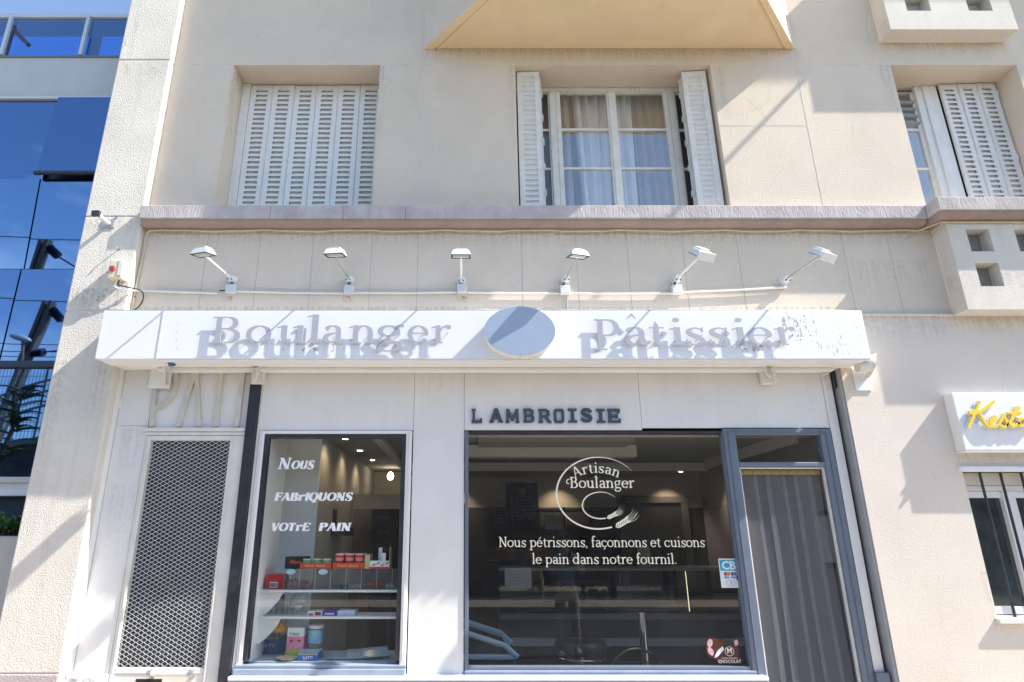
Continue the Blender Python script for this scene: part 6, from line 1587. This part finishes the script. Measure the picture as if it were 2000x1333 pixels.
MB().lathe([(.052, 0), (.056, .01), (.056, .19), (.05, .2)], (x, .36, zfl + .002), 26).build('jar_body', glass('jar_plastic', (.85, .86, .86), .06, haze=.12), t, smooth=True)
MB().lathe([(.0575, .095), (.0575, .19)], (x, .36, zfl + .002), 26).build('paper_collar', mat('collar_blue', (.28, .52, .62), .5, var=.4, vscale=20, col2=(.05, .3, .55)), t, smooth=True)
MB().lathe([(0, .2), (.058, .2), (.060, .215), (.058, .222), (.050, .225), (0, .224)], (x, .36, zfl + .002), 26).build('jar_lid', M_SHELF, t, smooth=True)
t, x0, x1 = carton('snack_box', 'blue carton with striped edge standing foremost on the window board', 581, 622, .17, zfl, .055, .17, M_BLU, py=1280); box('stripe_band', M_BLACK, t, x0 + .001, x1 - .001, .1675, .1695, zfl + .038, zfl + .054); stripes(t, x0 + .003, x1 - .006, .1665, zfl + .039, zfl + .053, 13); box('carton_top', mat('carton_top_pale', (.42, .62, .70), .4), t, x0 + .004, x1 - .004, .174, .335, zfl + .0555, zfl + .057)
label_text('LUTTI', 'lettering', (x0 + x1) / 2, .1645, zfl + .02, .028, M_STW, t, bold=.03)
for k, (a, b, c) in enumerate(((640, 690, 'first flat clear plastic tray right of the blue carton'), (676, 722, 'middle flat clear plastic tray on the window board'), (708, 756, 'right flat clear plastic tray on the window board'))):
    t = thing('plastic_tray', c, 'tray', (X_(a, 1285, .25), .25, zfl)); x0, x1 = X_(a, 1283, .25), X_(b, 1283, .25)
    M4 = Matrix.Translation(((x0 + x1) / 2, .28, zfl + .012 + .012 * k)) @ Matrix.Rotation(rad(12 if k else 5), 4, 'X') @ Matrix.Rotation(rad(6 * k), 4, 'Z')
    w_ = (x1 - x0) / 2; g = MB(); g.box(-w_, w_, -.08, .08, 0, .003, M4)
    for s_ in (-1, 1): g.box(s_ * w_ - .003, s_ * w_ + .003, -.08, .08, .0035, .012, M4); g.box(-w_, w_, s_ * .08 - .003, s_ * .08 + .003, .0035, .012, M4)
    g.build('tray', mat('tray_clear', (.42, .50, .54), .15, var=.3, vscale=20), t)
t = thing('oval_dish', 'small cream oval dish at the front of the window board', 'dish', (X_(560, 1287, .17), .2, zfl))
MB().lathe([(0, .0), (.05, 0), (.08, .018), (.083, .02), (.05, .006), (0, .006)], (X_(561, 1287, .2), .2, zfl), 24).build('dish', mat('dish_cream', (.62, .52, .32), .4), t, smooth=True)

# ================================================================== GLASS BUILDING NEXT DOOR
YN = 0.5
nb = thing('glass_office_building', 'office building clad in blue mirror glass panels with a roof terrace, left of the pillar', 'building', (-6, YN, 0))
def mirror(name, tint, base, bump=.0):
    m = bpy.data.materials.new(name); m.use_nodes = True; b = m.node_tree.nodes['Principled BSDF']
    b.inputs['Base Color'].default_value = (*tint, 1); b.inputs['Metallic'].default_value = 1.0; b.inputs['Roughness'].default_value = .015
    if bump:
        nt = m.node_tree; tc = nt.nodes.new('ShaderNodeTexCoord'); n = nt.nodes.new('ShaderNodeTexNoise'); n.inputs['Scale'].default_value = .7; n.inputs['Detail'].default_value = 1
        bp = nt.nodes.new('ShaderNodeBump'); bp.inputs['Distance'].default_value = bump
        nt.links.new(tc.outputs['Object'], n.inputs['Vector']); nt.links.new(n.outputs['Fac'], bp.inputs['Height']); nt.links.new(bp.outputs['Normal'], b.inputs['Normal'])
    MATS[name] = m; return m
M_MIR = mirror('mirror_glass_blue', (.14, .24, .42), 0, .004)
M_MIR2 = mirror('terrace_glass_blue', (.20, .40, .80), 0)
M_NBW = mat('pale_blue_render', (.50, .54, .55), .9, .002, 90, .08, 2)
M_ALU = mat('aluminium', (.62, .64, .66), .35, metal=.4)
NZ_ = {p: Z_(p, YN) for p in (30, 112, 192, 350, 523, 712, 935, 962, 1047)}
XL = -13.0; XR = -3.47
xv = X_(82, 350, YN)
MB().box(XL, XR, YN + .06, YN + 6, -.2, NZ_[192] - .02).build('dark_frame', mat('frame_black', (.02, .035, .06), .4), nb)
MB().box(XL, XR, YN, YN + 6, NZ_[192] + .02, NZ_[112]).build('parapet_band', M_NBW, nb)
box('band_flashing', M_ALU, nb, XL, XR, YN - .02, YN + .1, NZ_[192] - .018, NZ_[192] + .018, .003)
def gpanel(x0, x1, z0, z1, tilt=0.0, ta=0.0, out=0.0, name='glass_panel'):
    cx_, cz_ = (x0 + x1) / 2, (z0 + z1) / 2; w_, h_ = (x1 - x0) / 2 - .008, (z1 - z0) / 2 - .010
    o = MB().box(-w_, w_, -.006, .006, -h_, h_).build(name, M_MIR, None); o.parent = nb
    o.location = Vector((cx_, YN + .02 - out, cz_)) - wloc(nb); o.rotation_euler = (rad(tilt), 0, rad(ta)); return o
cols_ = [XL + .01, xv - 5.6, xv - 4.2, xv - 2.8, xv - 1.4, xv, XR]
rng = random.Random(5)
for r_, (a, b) in enumerate(((350, 192), (523, 350), (712, 523), (935, 712))):
    for c_ in range(6):
        tl = {0: 0, 1: 3.9, 2: 0.0, 3: 0.0}[r_] + (rng.uniform(-.15, .15) if c_ < 5 else 0)
        if r_ == 0 and c_ == 5:
            gpanel(cols_[c_] - .02, cols_[c_ + 1], NZ_[a], NZ_[b], -3.0, 0, .07, 'open_glass_panel'); continue
        gpanel(cols_[c_], cols_[c_ + 1], NZ_[a], NZ_[b], tl, 0, 0)
box('open_window_edge', M_BLACK, nb, xv - .02, XR, YN - .11, YN - .075, NZ_[350] - .0, NZ_[350] + .03)
box('transom', mat('frame_black', (.012, .014, .018), .4), nb, XL, XR, YN - .03, YN + .02, NZ_[712] - .03, NZ_[712] + .03, .003)
box('white_transom', M_ALU, nb, XL, XR, YN - .05, YN + .06, NZ_[935] - .035, NZ_[935] + .012, .004)
box('white_transom', M_WHITE, nb, XL, XR, YN - .03, YN + .06, NZ_[962] - .03, NZ_[962] + .03, .004)
box('transom', M_OLDWHITE, nb, XL, XR, YN - .02, YN + .05, NZ_[962] + .031, NZ_[935] - .036)
# roof terrace balustrade
G_BAL = glass('balustrade_glass', (.78, .87, .97), .0, .0)
for a, b in zip(cols_[:-1], cols_[1:]): box('balustrade_pane', G_BAL, nb, a + .01, b - .01, YN + .03, YN + .042, NZ_[112] + .02, NZ_[30] - .02)
box('handrail', M_ALU, nb, XL, XR, YN - .0, YN + .07, NZ_[30] - .02, NZ_[30] + .03, .006)
box('base_rail', mat('rail_dark', (.15, .16, .17), .4), nb, XL, XR, YN - .01, YN + .06, NZ_[112] - .008, NZ_[112] + .019)
for px in (12, 165): 
    x = X_(px, 70, YN - .02); box('baluster', M_ALU, nb, x - .018, x + .018, YN - .03, YN + .0, NZ_[112] + .02, NZ_[30] - .02)
M_NAVYW = mat('terrace_wall_blue', (.07, .16, .34), .6)
MB().box(XL, XR, YN + 2.2, YN + 5, NZ_[112], NZ_[112] + 2.75).build('terrace_room', M_NAVYW, nb)
for k in range(6):
    x = XR - 1.5 - k * 1.6; box('terrace_window', M_MIR2, nb, x - .7, x + .7, YN + 2.17, YN + 2.199, NZ_[112] + .05, NZ_[112] + 2.38)
tv = thing('terrace_lamp', 'dark curved lamp arm on the roof terrace behind the glass balustrade', 'lamp', (X_(30, 70, YN + 1), YN + 1, NZ_[112]))
MB().tube([(X_(28, 50, 1.6), 1.6, Z_(52, 1.6)), (X_(34, 66, 1.6), 1.6, Z_(66, 1.6)), (X_(56, 88, 1.6), 1.6, Z_(88, 1.6))], .03, 8).build('arm', M_BLACK, tv, smooth=True)
MB().tube([(X_(28, 50, 1.6), 1.6, Z_(52, 1.6)), (X_(28, 50, 1.6), 1.6, NZ_[112])], .02, 8).build('stem', M_BLACK, tv)
# concrete planter with a shrub under the glazing
pt = thing('planter', 'grey concrete planter wall at the far left below the glass building', 'planter', (-5, .2, 0))
MB().box(XL, XR - .02, .06, .44, -.1, Z_(1047, .06)).build('planter_wall', mat('planter_concrete', (.42, .42, .41), .9, .003, 60, .12, 3, streak=.25), pt, bevel=.01)
box('soil', M_TERR, pt, XL + .1, XR - .05, .10, .42, Z_(1047, .06) + .0005, Z_(1047, .06) + .004)
sh = thing('shrub', 'glossy green shrub growing in the planter at the far left', 'shrub', (-4.0, .28, 1.6))
M_LEAF = mat('shrub_leaf', (.045, .14, .03), .35, var=.5, vscale=9, col2=(.10, .24, .05))
M_STEM = mat('stem', (.10, .08, .05), .8)
rng = random.Random(3); lf = MB(); stm = MB()
zt_ = Z_(1047, .06)
for k in range(150):
    x = rng.uniform(-4.75, -3.62); y = rng.uniform(.14, .40); hh = rng.uniform(.06, .26) * (.75 + .35 * math.sin(x * 5))
    stm.tube([(x, y, zt_), (x + rng.uniform(-.05, .05), y, zt_ + hh)], .003, 3, False)
    for q in range(7):
        a = rng.uniform(0, 6.28); e = rng.uniform(-.3, .9); l = rng.uniform(.05, .10); w_ = l * .17
        d = Vector((math.cos(a) * math.cos(e), math.sin(a) * math.cos(e), math.sin(e))); s_ = Vector((-math.sin(a), math.cos(a), 0)) * w_
        o = Vector((x, y, zt_ + hh * rng.uniform(.3, 1)))
        lf.add([o, o + d * l * .5 + s_ + Vector((0, 0, .006)), o + d * l - Vector((0, 0, .012)), o + d * l * .5 - s_ + Vector((0, 0, .006))], [(0, 1, 2, 3)])
tag(lf.build('leaf', M_LEAF, sh), kind='stuff'); tag(stm.build('stem', M_STEM, sh), kind='stuff')
# ================================================================== THE OTHER SIDE OF THE STREET (seen mirrored in the glass)
M_STONE = mat('rubble_stone', (.10, .09, .08), .95, .03, 5, .55, 2.2, col2=(.045, .04, .038))
rwl = thing('retaining_wall', 'dark rubble stone retaining wall across the street, mirrored in the glass', 'wall', (0, -14, 0))
MB().prism([(-60, -.2), (34, -.2), (34, 5.0), (-9, 5.0), (-12, 4.9), (-16, 4.2), (-21, 2.9), (-60, 2.5)], 'y', -14.6, -14.0).build('stone_face', M_STONE, rwl)
MB().prism([(34, 5.0), (-9, 5.0), (-12, 4.9), (-16, 4.2), (-21, 2.9), (-60, 2.5), (-60, 2.7), (-21, 3.1), (-16, 4.4), (-12, 5.1), (-9, 5.2), (34, 5.2)], 'y', -14.75, -13.9).build('coping', mat('coping_concrete', (.25, .24, .22), .9), rwl)
tag(MB().box(-60, 60, -60, -14.6, -.1, 4.6).build('railway_embankment', M_TERR), kind='structure')
fn = thing('mesh_fence', 'welded wire mesh fence on the retaining wall across the street', 'fence', (-10, -14.3, 5))
g = MB()
for k in range(150): x = -22 + k * .12; g.box(x - .006, x + .006, -14.31, -14.298, 4.4, 7.1)
for k in range(9): g.box(-22, -4, -14.297, -14.289, 4.7 + k * .3 - .006, 4.7 + k * .3 + .006)
tag(g.build('fence_mesh', mat('fence_green_grey', (.06, .075, .07), .6), fn), kind='stuff')
for k in range(8): x = -22 + k * 2.55; box('fence_post', M_STEEL, fn, x - .03, x + .03, -14.35, -14.30, 4.4, 7.15)
hr = thing('stair_railing', 'curved metal stair handrail on the slope across the street', 'railing', (-16, -13.7, 3))
def curve_rail(dz): return [(-24 + k * .9, -13.7, 2.6 + dz + 3.3 / (1 + math.exp(-(k - 8) * .5))) for k in range(17)]
for dz in (1.15, .8, .35): MB().tube(curve_rail(dz), .045, 6).build('rail', mat('rail_grey', (.22, .23, .24), .5), hr, smooth=True)
for k in range(0, 17, 2): p = curve_rail(0)[k]; box('rail_post', MATS['rail_grey'], hr, p[0] - .04, p[0] + .04, -13.74, -13.66, p[2], p[2] + 1.15)
YPOL = -16.0
def refl(px, py, Y): # world point whose mirror image in the plane y=YN+.014 shows at this photo place
    ym = 2 * (YN + .014) - Y; return W(px, py, ym)
pl_ = thing('catenary_pole', 'steel railway catenary pole with insulators across the street, mirrored in the blue glass', 'pole', (-16.2, YPOL, 4.6))
xt, zt_ = refl(97, 588, YPOL); xb_, zb_ = refl(52, 700, YPOL)
sl_ = (xt - xb_) / (zt_ - zb_)
for off, nm in ((-.12, 'flange'), (.12, 'flange')):
    MB().prism([(xt + off - .07 - sl_ * (zt_ - 4.6), 4.6), (xt + off + .07 - sl_ * (zt_ - 4.6), 4.6), (xt + off + .07, zt_), (xt + off - .07, zt_)], 'y', YPOL - .15, YPOL + .15).build(nm, M_STEEL, pl_)
MB().prism([(xt - .08 - sl_ * (zt_ - 4.6), 4.6), (xt + .08 - sl_ * (zt_ - 4.6), 4.6), (xt + .08, zt_ - .1), (xt - .08, zt_ - .1)], 'y', YPOL - .02, YPOL + .04).build('web', mat('pole_brown', (.28, .20, .14), .8), pl_)
M_INS = mat('insulator_black', (.015, .02, .045), .3)
def insulator(p0, p1, rod):
    p0, p1 = Vector(p0), Vector(p1); n = 7; pts = []; rs = []
    for k in range(n * 3 + 1): pts.append(p0 + (p1 - p0) * k / (n * 3)); rs.append(.17 if k % 3 == 1 else .09)
    MB().tube(pts, rs, 12).build('insulator', M_INS, pl_, smooth=True)
    MB().tube([p1, rod], .035, 6).build('wire_arm', M_STEEL, pl_)
a, b = refl(102, 602, YPOL), refl(120, 622, YPOL); c = refl(160, 650, YPOL)
insulator((a[0], YPOL, a[1]), (b[0], YPOL, b[1]), (c[0], YPOL, c[1]))
a, b = refl(62, 690, YPOL), refl(90, 687, YPOL); c = refl(140, 683, YPOL)
insulator((a[0], YPOL, a[1]), (b[0], YPOL, b[1]), (c[0], YPOL, c[1]))
MB().tube([(refl(40, 691, YPOL)[0], YPOL, refl(40, 691, YPOL)[1]), (a[0], YPOL, a[1])], .05, 6).build('cross_arm', M_STEEL, pl_)
for k, (py, dz) in enumerate(((590, 0), (690, .0), (640, .3), (668, -.1))):
    z = refl(60, py, YPOL)[1]
    o = MB().tube([(-60 + q * 4, YPOL - (.0 if k < 2 else 2.5), z + .5 * ((q % 10) / 5 - 1) ** 2 - .25) for q in range(30)], .018, 4).build('overhead_wire', M_BLACK)
    tag(o, ['top overhead railway wire mirrored beside the pole head', 'overhead railway wire at the lower pole arm', 'second overhead railway wire behind the pole', 'lowest overhead railway wire behind the pole'][k], 'wire', 'overhead railway wires')
ll = thing('street_lamp', 'street lamp with grey oval head before the catenary pole, mirrored in blue glass', 'street lamp', (-16, -15, 4.6))
YLL = -14.9; a = refl(40, 658, YLL); b = refl(46, 700, YLL)
MB().tube([(b[0] - .5, YLL, 4.6), (b[0] - .2, YLL, b[1] - 1.0), (b[0], YLL, b[1]), (a[0] + .12, YLL, a[1] - .1)], .055, 8).build('post', mat('lamp_post_brown', (.20, .13, .10), .6), ll, smooth=True)
M4 = Matrix.Translation((a[0], YLL, a[1])) @ Matrix.Rotation(rad(14), 4, 'Y')
vs = []; NA = 20
for j in range(9):
    t_ = -math.pi / 2 + math.pi * j / 8
    for k in range(NA): q = 2 * math.pi * k / NA; vs.append(M4 @ Vector((.42 * math.sin(t_) + .0, .20 * math.cos(t_) * math.cos(q) + 1e-4, (.15 if math.sin(q) > 0 else .09) * math.cos(t_) * math.sin(q))))
MB().add(vs, [(j * NA + k, j * NA + (k + 1) % NA, (j + 1) * NA + (k + 1) % NA, (j + 1) * NA + k) for j in range(8) for k in range(NA)]).build('lamp_head', mat('lamp_grey', (.45, .47, .48), .4), ll, smooth=True)
# feathery tree
tr_ = thing('tree', 'young feathery leaved tree on the embankment across the street, mirrored in the lower glass', 'tree', (-14.2, -13.4, 0))
tx, tz = refl(22, 845, -13.0)
rng = random.Random(9); lf = MB(); tk = MB()
tk.tube([(tx - .3, -13.0, 0), (tx - .2, -13.0, tz - 1.2), (tx, -13.0, tz + .2), (tx + .1, -13.0, tz + 1.3)], [.13, .10, .06, .02], 8)
for k in range(46):
    z0 = tz - 1.2 + rng.random() * 2.6; a = rng.uniform(0, 6.28); l = rng.uniform(.6, 1.35); p0 = Vector((tx, -13.0, z0)); pts = []
    d = Vector((math.cos(a), math.sin(a) * .8, .5)).normalized()
    for q in range(9): f = q / 8; pts.append(p0 + d * l * f - Vector((0, 0, .35 * l * f * f)))
    tk.tube(pts, [.018 * (1 - .8 * q / 8) for q in range(9)], 4)
    for q in range(1, 9):
        for s_ in (-1, 1):
            for e_ in (0, .5):
                if q + e_ > 8.2: continue
                o = pts[min(q, 8)] + (pts[min(q, 8)] - pts[q - 1]) * (e_ - .5); sd_ = Vector((-d.y, d.x, 0)) * s_; ll_ = .17 * (1.1 - .5 * q / 8)
                tip = o + sd_ * ll_ + d * ll_ * .35 - Vector((0, 0, .05)); w_ = d * .026
                lf.add([o, o + (tip - o) * .5 + w_, tip, o + (tip - o) * .5 - w_], [(0, 1, 2, 3)])
tk.build('trunk', M_STEM, tr_, smooth=True); tag(lf.build('crown', mat('tree_leaf', (.05, .10, .03), .5, var=.4, vscale=3), tr_), kind='stuff')

# ================================================================== PERSON (photographer, mirrored in the wide pane)
pe = thing('person', 'person in a light blue shirt and pale trousers mirrored faintly in the wide shop window', 'person', (1.55, -5.3, -.13))
def skin(name, verts, edges, m, par, sub=2, root=0):
    me = bpy.data.meshes.new(name); me.from_pydata([v[:3] for v in verts], edges, [])
    o = bpy.data.objects.new(name, me); COL.objects.link(o); o.parent = par
    md = o.modifiers.new('skin', 'SKIN'); md.use_smooth_shade = True
    for i, v in enumerate(verts):
        r = v[3]; me.skin_vertices[0].data[i].radius = (r, r * (v[4] if len(v) > 4 else 1)) if hasattr(me, 'skin_vertices') and len(me.skin_vertices) else (r, r)
        me.skin_vertices[0].data[i].use_root = (i == root)
    sb = o.modifiers.new('sub', 'SUBSURF'); sb.levels = sub; sb.render_levels = sub
    me.materials.append(m); return o
M_SKIN = mat('skin', (.50, .30, .22), .5); M_SHIRT = mat('shirt_blue', (.22, .34, .58), .9, .002, 40, .1, 8); M_TROU = mat('trousers_pale', (.50, .46, .46), .9, .002, 40, .1, 8); M_HAIR = mat('hair_dark', (.03, .02, .015), .6)
def person_skin(name, verts, edges, m, sub=2, root=0):
    me = bpy.data.meshes.new(name); me.from_pydata([v[:3] for v in verts], edges, [])
    o = bpy.data.objects.new(name, me); COL.objects.link(o); o.parent = pe
    md = o.modifiers.new('skin', 'SKIN'); md.use_smooth_shade = True
    if not me.skin_vertices:
        bm = bmesh.new(); bm.from_mesh(me); bm.verts.layers.skin.verify(); bm.to_mesh(me); bm.free()
    sk = me.skin_vertices[0].data
    for i, v in enumerate(verts):
        sk[i].radius = (v[3], v[4] if len(v) > 4 else v[3]); sk[i].use_root = (i == root)
    sb = o.modifiers.new('sub', 'SUBSURF'); sb.levels = sub; sb.render_levels = sub
    me.materials.append(m); return o
# facing the shop (+Y), both hands raised to the face level holding a phone
body = [(0, 0, .95, .13, .10), (0, .0, 1.15, .12, .09), (0, 0, 1.38, .15, .10), (0, 0, 1.50, .06), (0, .02, 1.58, .055), (0, .03, 1.68, .085), (0, .03, 1.76, .075),
        (.19, 0, 1.43, .055), (.25, .06, 1.18, .042), (.13, .28, 1.32, .030), (.07, .36, 1.44, .024),
        (-.19, 0, 1.43, .055), (-.25, .06, 1.18, .042), (-.13, .28, 1.32, .030), (-.07, .36, 1.44, .024),
        (.10, 0, .86, .085), (.12, .01, .48, .058), (.13, -.02, .10, .04), (.14, .10, .04, .035),
        (-.10, 0, .86, .085), (-.12, .01, .48, .058), (-.13, -.02, .10, .04), (-.14, .10, .04, .035)]
be = [(0, 1), (1, 2), (2, 3), (3, 4), (4, 5), (5, 6), (2, 7), (7, 8), (8, 9), (9, 10), (2, 11), (11, 12), (12, 13), (13, 14), (0, 15), (15, 16), (16, 17), (17, 18), (0, 19), (19, 20), (20, 21), (21, 22)]
person_skin('body', body, be, M_SKIN)
person_skin('shirt', [(0, 0, .92, .155, .12), (0, 0, 1.15, .145, .11), (0, 0, 1.38, .17, .115), (0, 0, 1.47, .075), (.20, 0, 1.43, .068), (.26, .05, 1.20, .056), (.20, .16, 1.25, .05), (-.20, 0, 1.43, .068), (-.26, .05, 1.20, .056), (-.20, .16, 1.25, .05)],
            [(0, 1), (1, 2), (2, 3), (2, 4), (4, 5), (5, 6), (2, 7), (7, 8), (8, 9)], M_SHIRT)
person_skin('trousers', [(0, 0, .95, .15, .115), (.10, 0, .84, .10), (.12, .01, .48, .075), (.13, -.01, .12, .065), (-.10, 0, .84, .10), (-.12, .01, .48, .075), (-.13, -.01, .12, .065)], [(0, 1), (1, 2), (2, 3), (0, 4), (4, 5), (5, 6)], M_TROU)
person_skin('hair', [(0, -.02, 1.74, .095), (0, .02, 1.80, .085), (0, -.04, 1.66, .07)], [(0, 1), (0, 2)], M_HAIR)
for s_ in (-1, 1):
    for q in range(4):
        zq = 1.45 + q * .02
        person_skin('finger', [(s_ * .07, .37, zq, .009), (s_ * .06, .41, zq + .005, .0085), (s_ * .035, .425, zq + .004, .008), (s_ * .02, .42, zq, .007)], [(0, 1), (1, 2), (2, 3)], M_SKIN, 1)
    person_skin('thumb', [(s_ * .07, .35, 1.44, .010), (s_ * .055, .355, 1.47, .009), (s_ * .03, .37, 1.49, .008)], [(0, 1), (1, 2)], M_SKIN, 1)
    o = MB().tube([(s_ * .14, -.05, .045), (s_ * .14, .06, .05), (s_ * .15, .17, .035)], [.05, .052, .04], 12).build('shoe', mat('shoe_white', (.6, .6, .6), .6), None, smooth=True); o.parent = pe
    for nm, pos, r, mm in (('eye', (s_ * .032, .112, 1.69), .012, mat('eye_dark', (.05, .04, .03), .2)), ('ear', (s_ * .088, .02, 1.69), .02, M_SKIN)):
        o = MB().lathe([(0, -r), (r * .7, -r * .7), (r, 0), (r * .7, r * .7), (0, r)], pos, 10).build(nm, mm, None, smooth=True); o.parent = pe
o = MB().prism([(.10, 1.655), (.135, 1.66), (.11, 1.71)], 'x', -.012, .012).build('nose', M_SKIN, None, bevel=.005); o.parent = pe
o = MB().box(-.025, .025, .108, .113, 1.632, 1.640).build('mouth', mat('lips', (.35, .12, .10), .5), None); o.parent = pe
ph = thing('phone', 'dark phone held up in both hands by the mirrored person', 'phone', (1.55, -4.87, 1.36))
MB().box(1.55 - .075, 1.55 + .075, -4.90, -4.892, 1.32, 1.40).build('phone_body', M_BLACK, ph, bevel=.004)
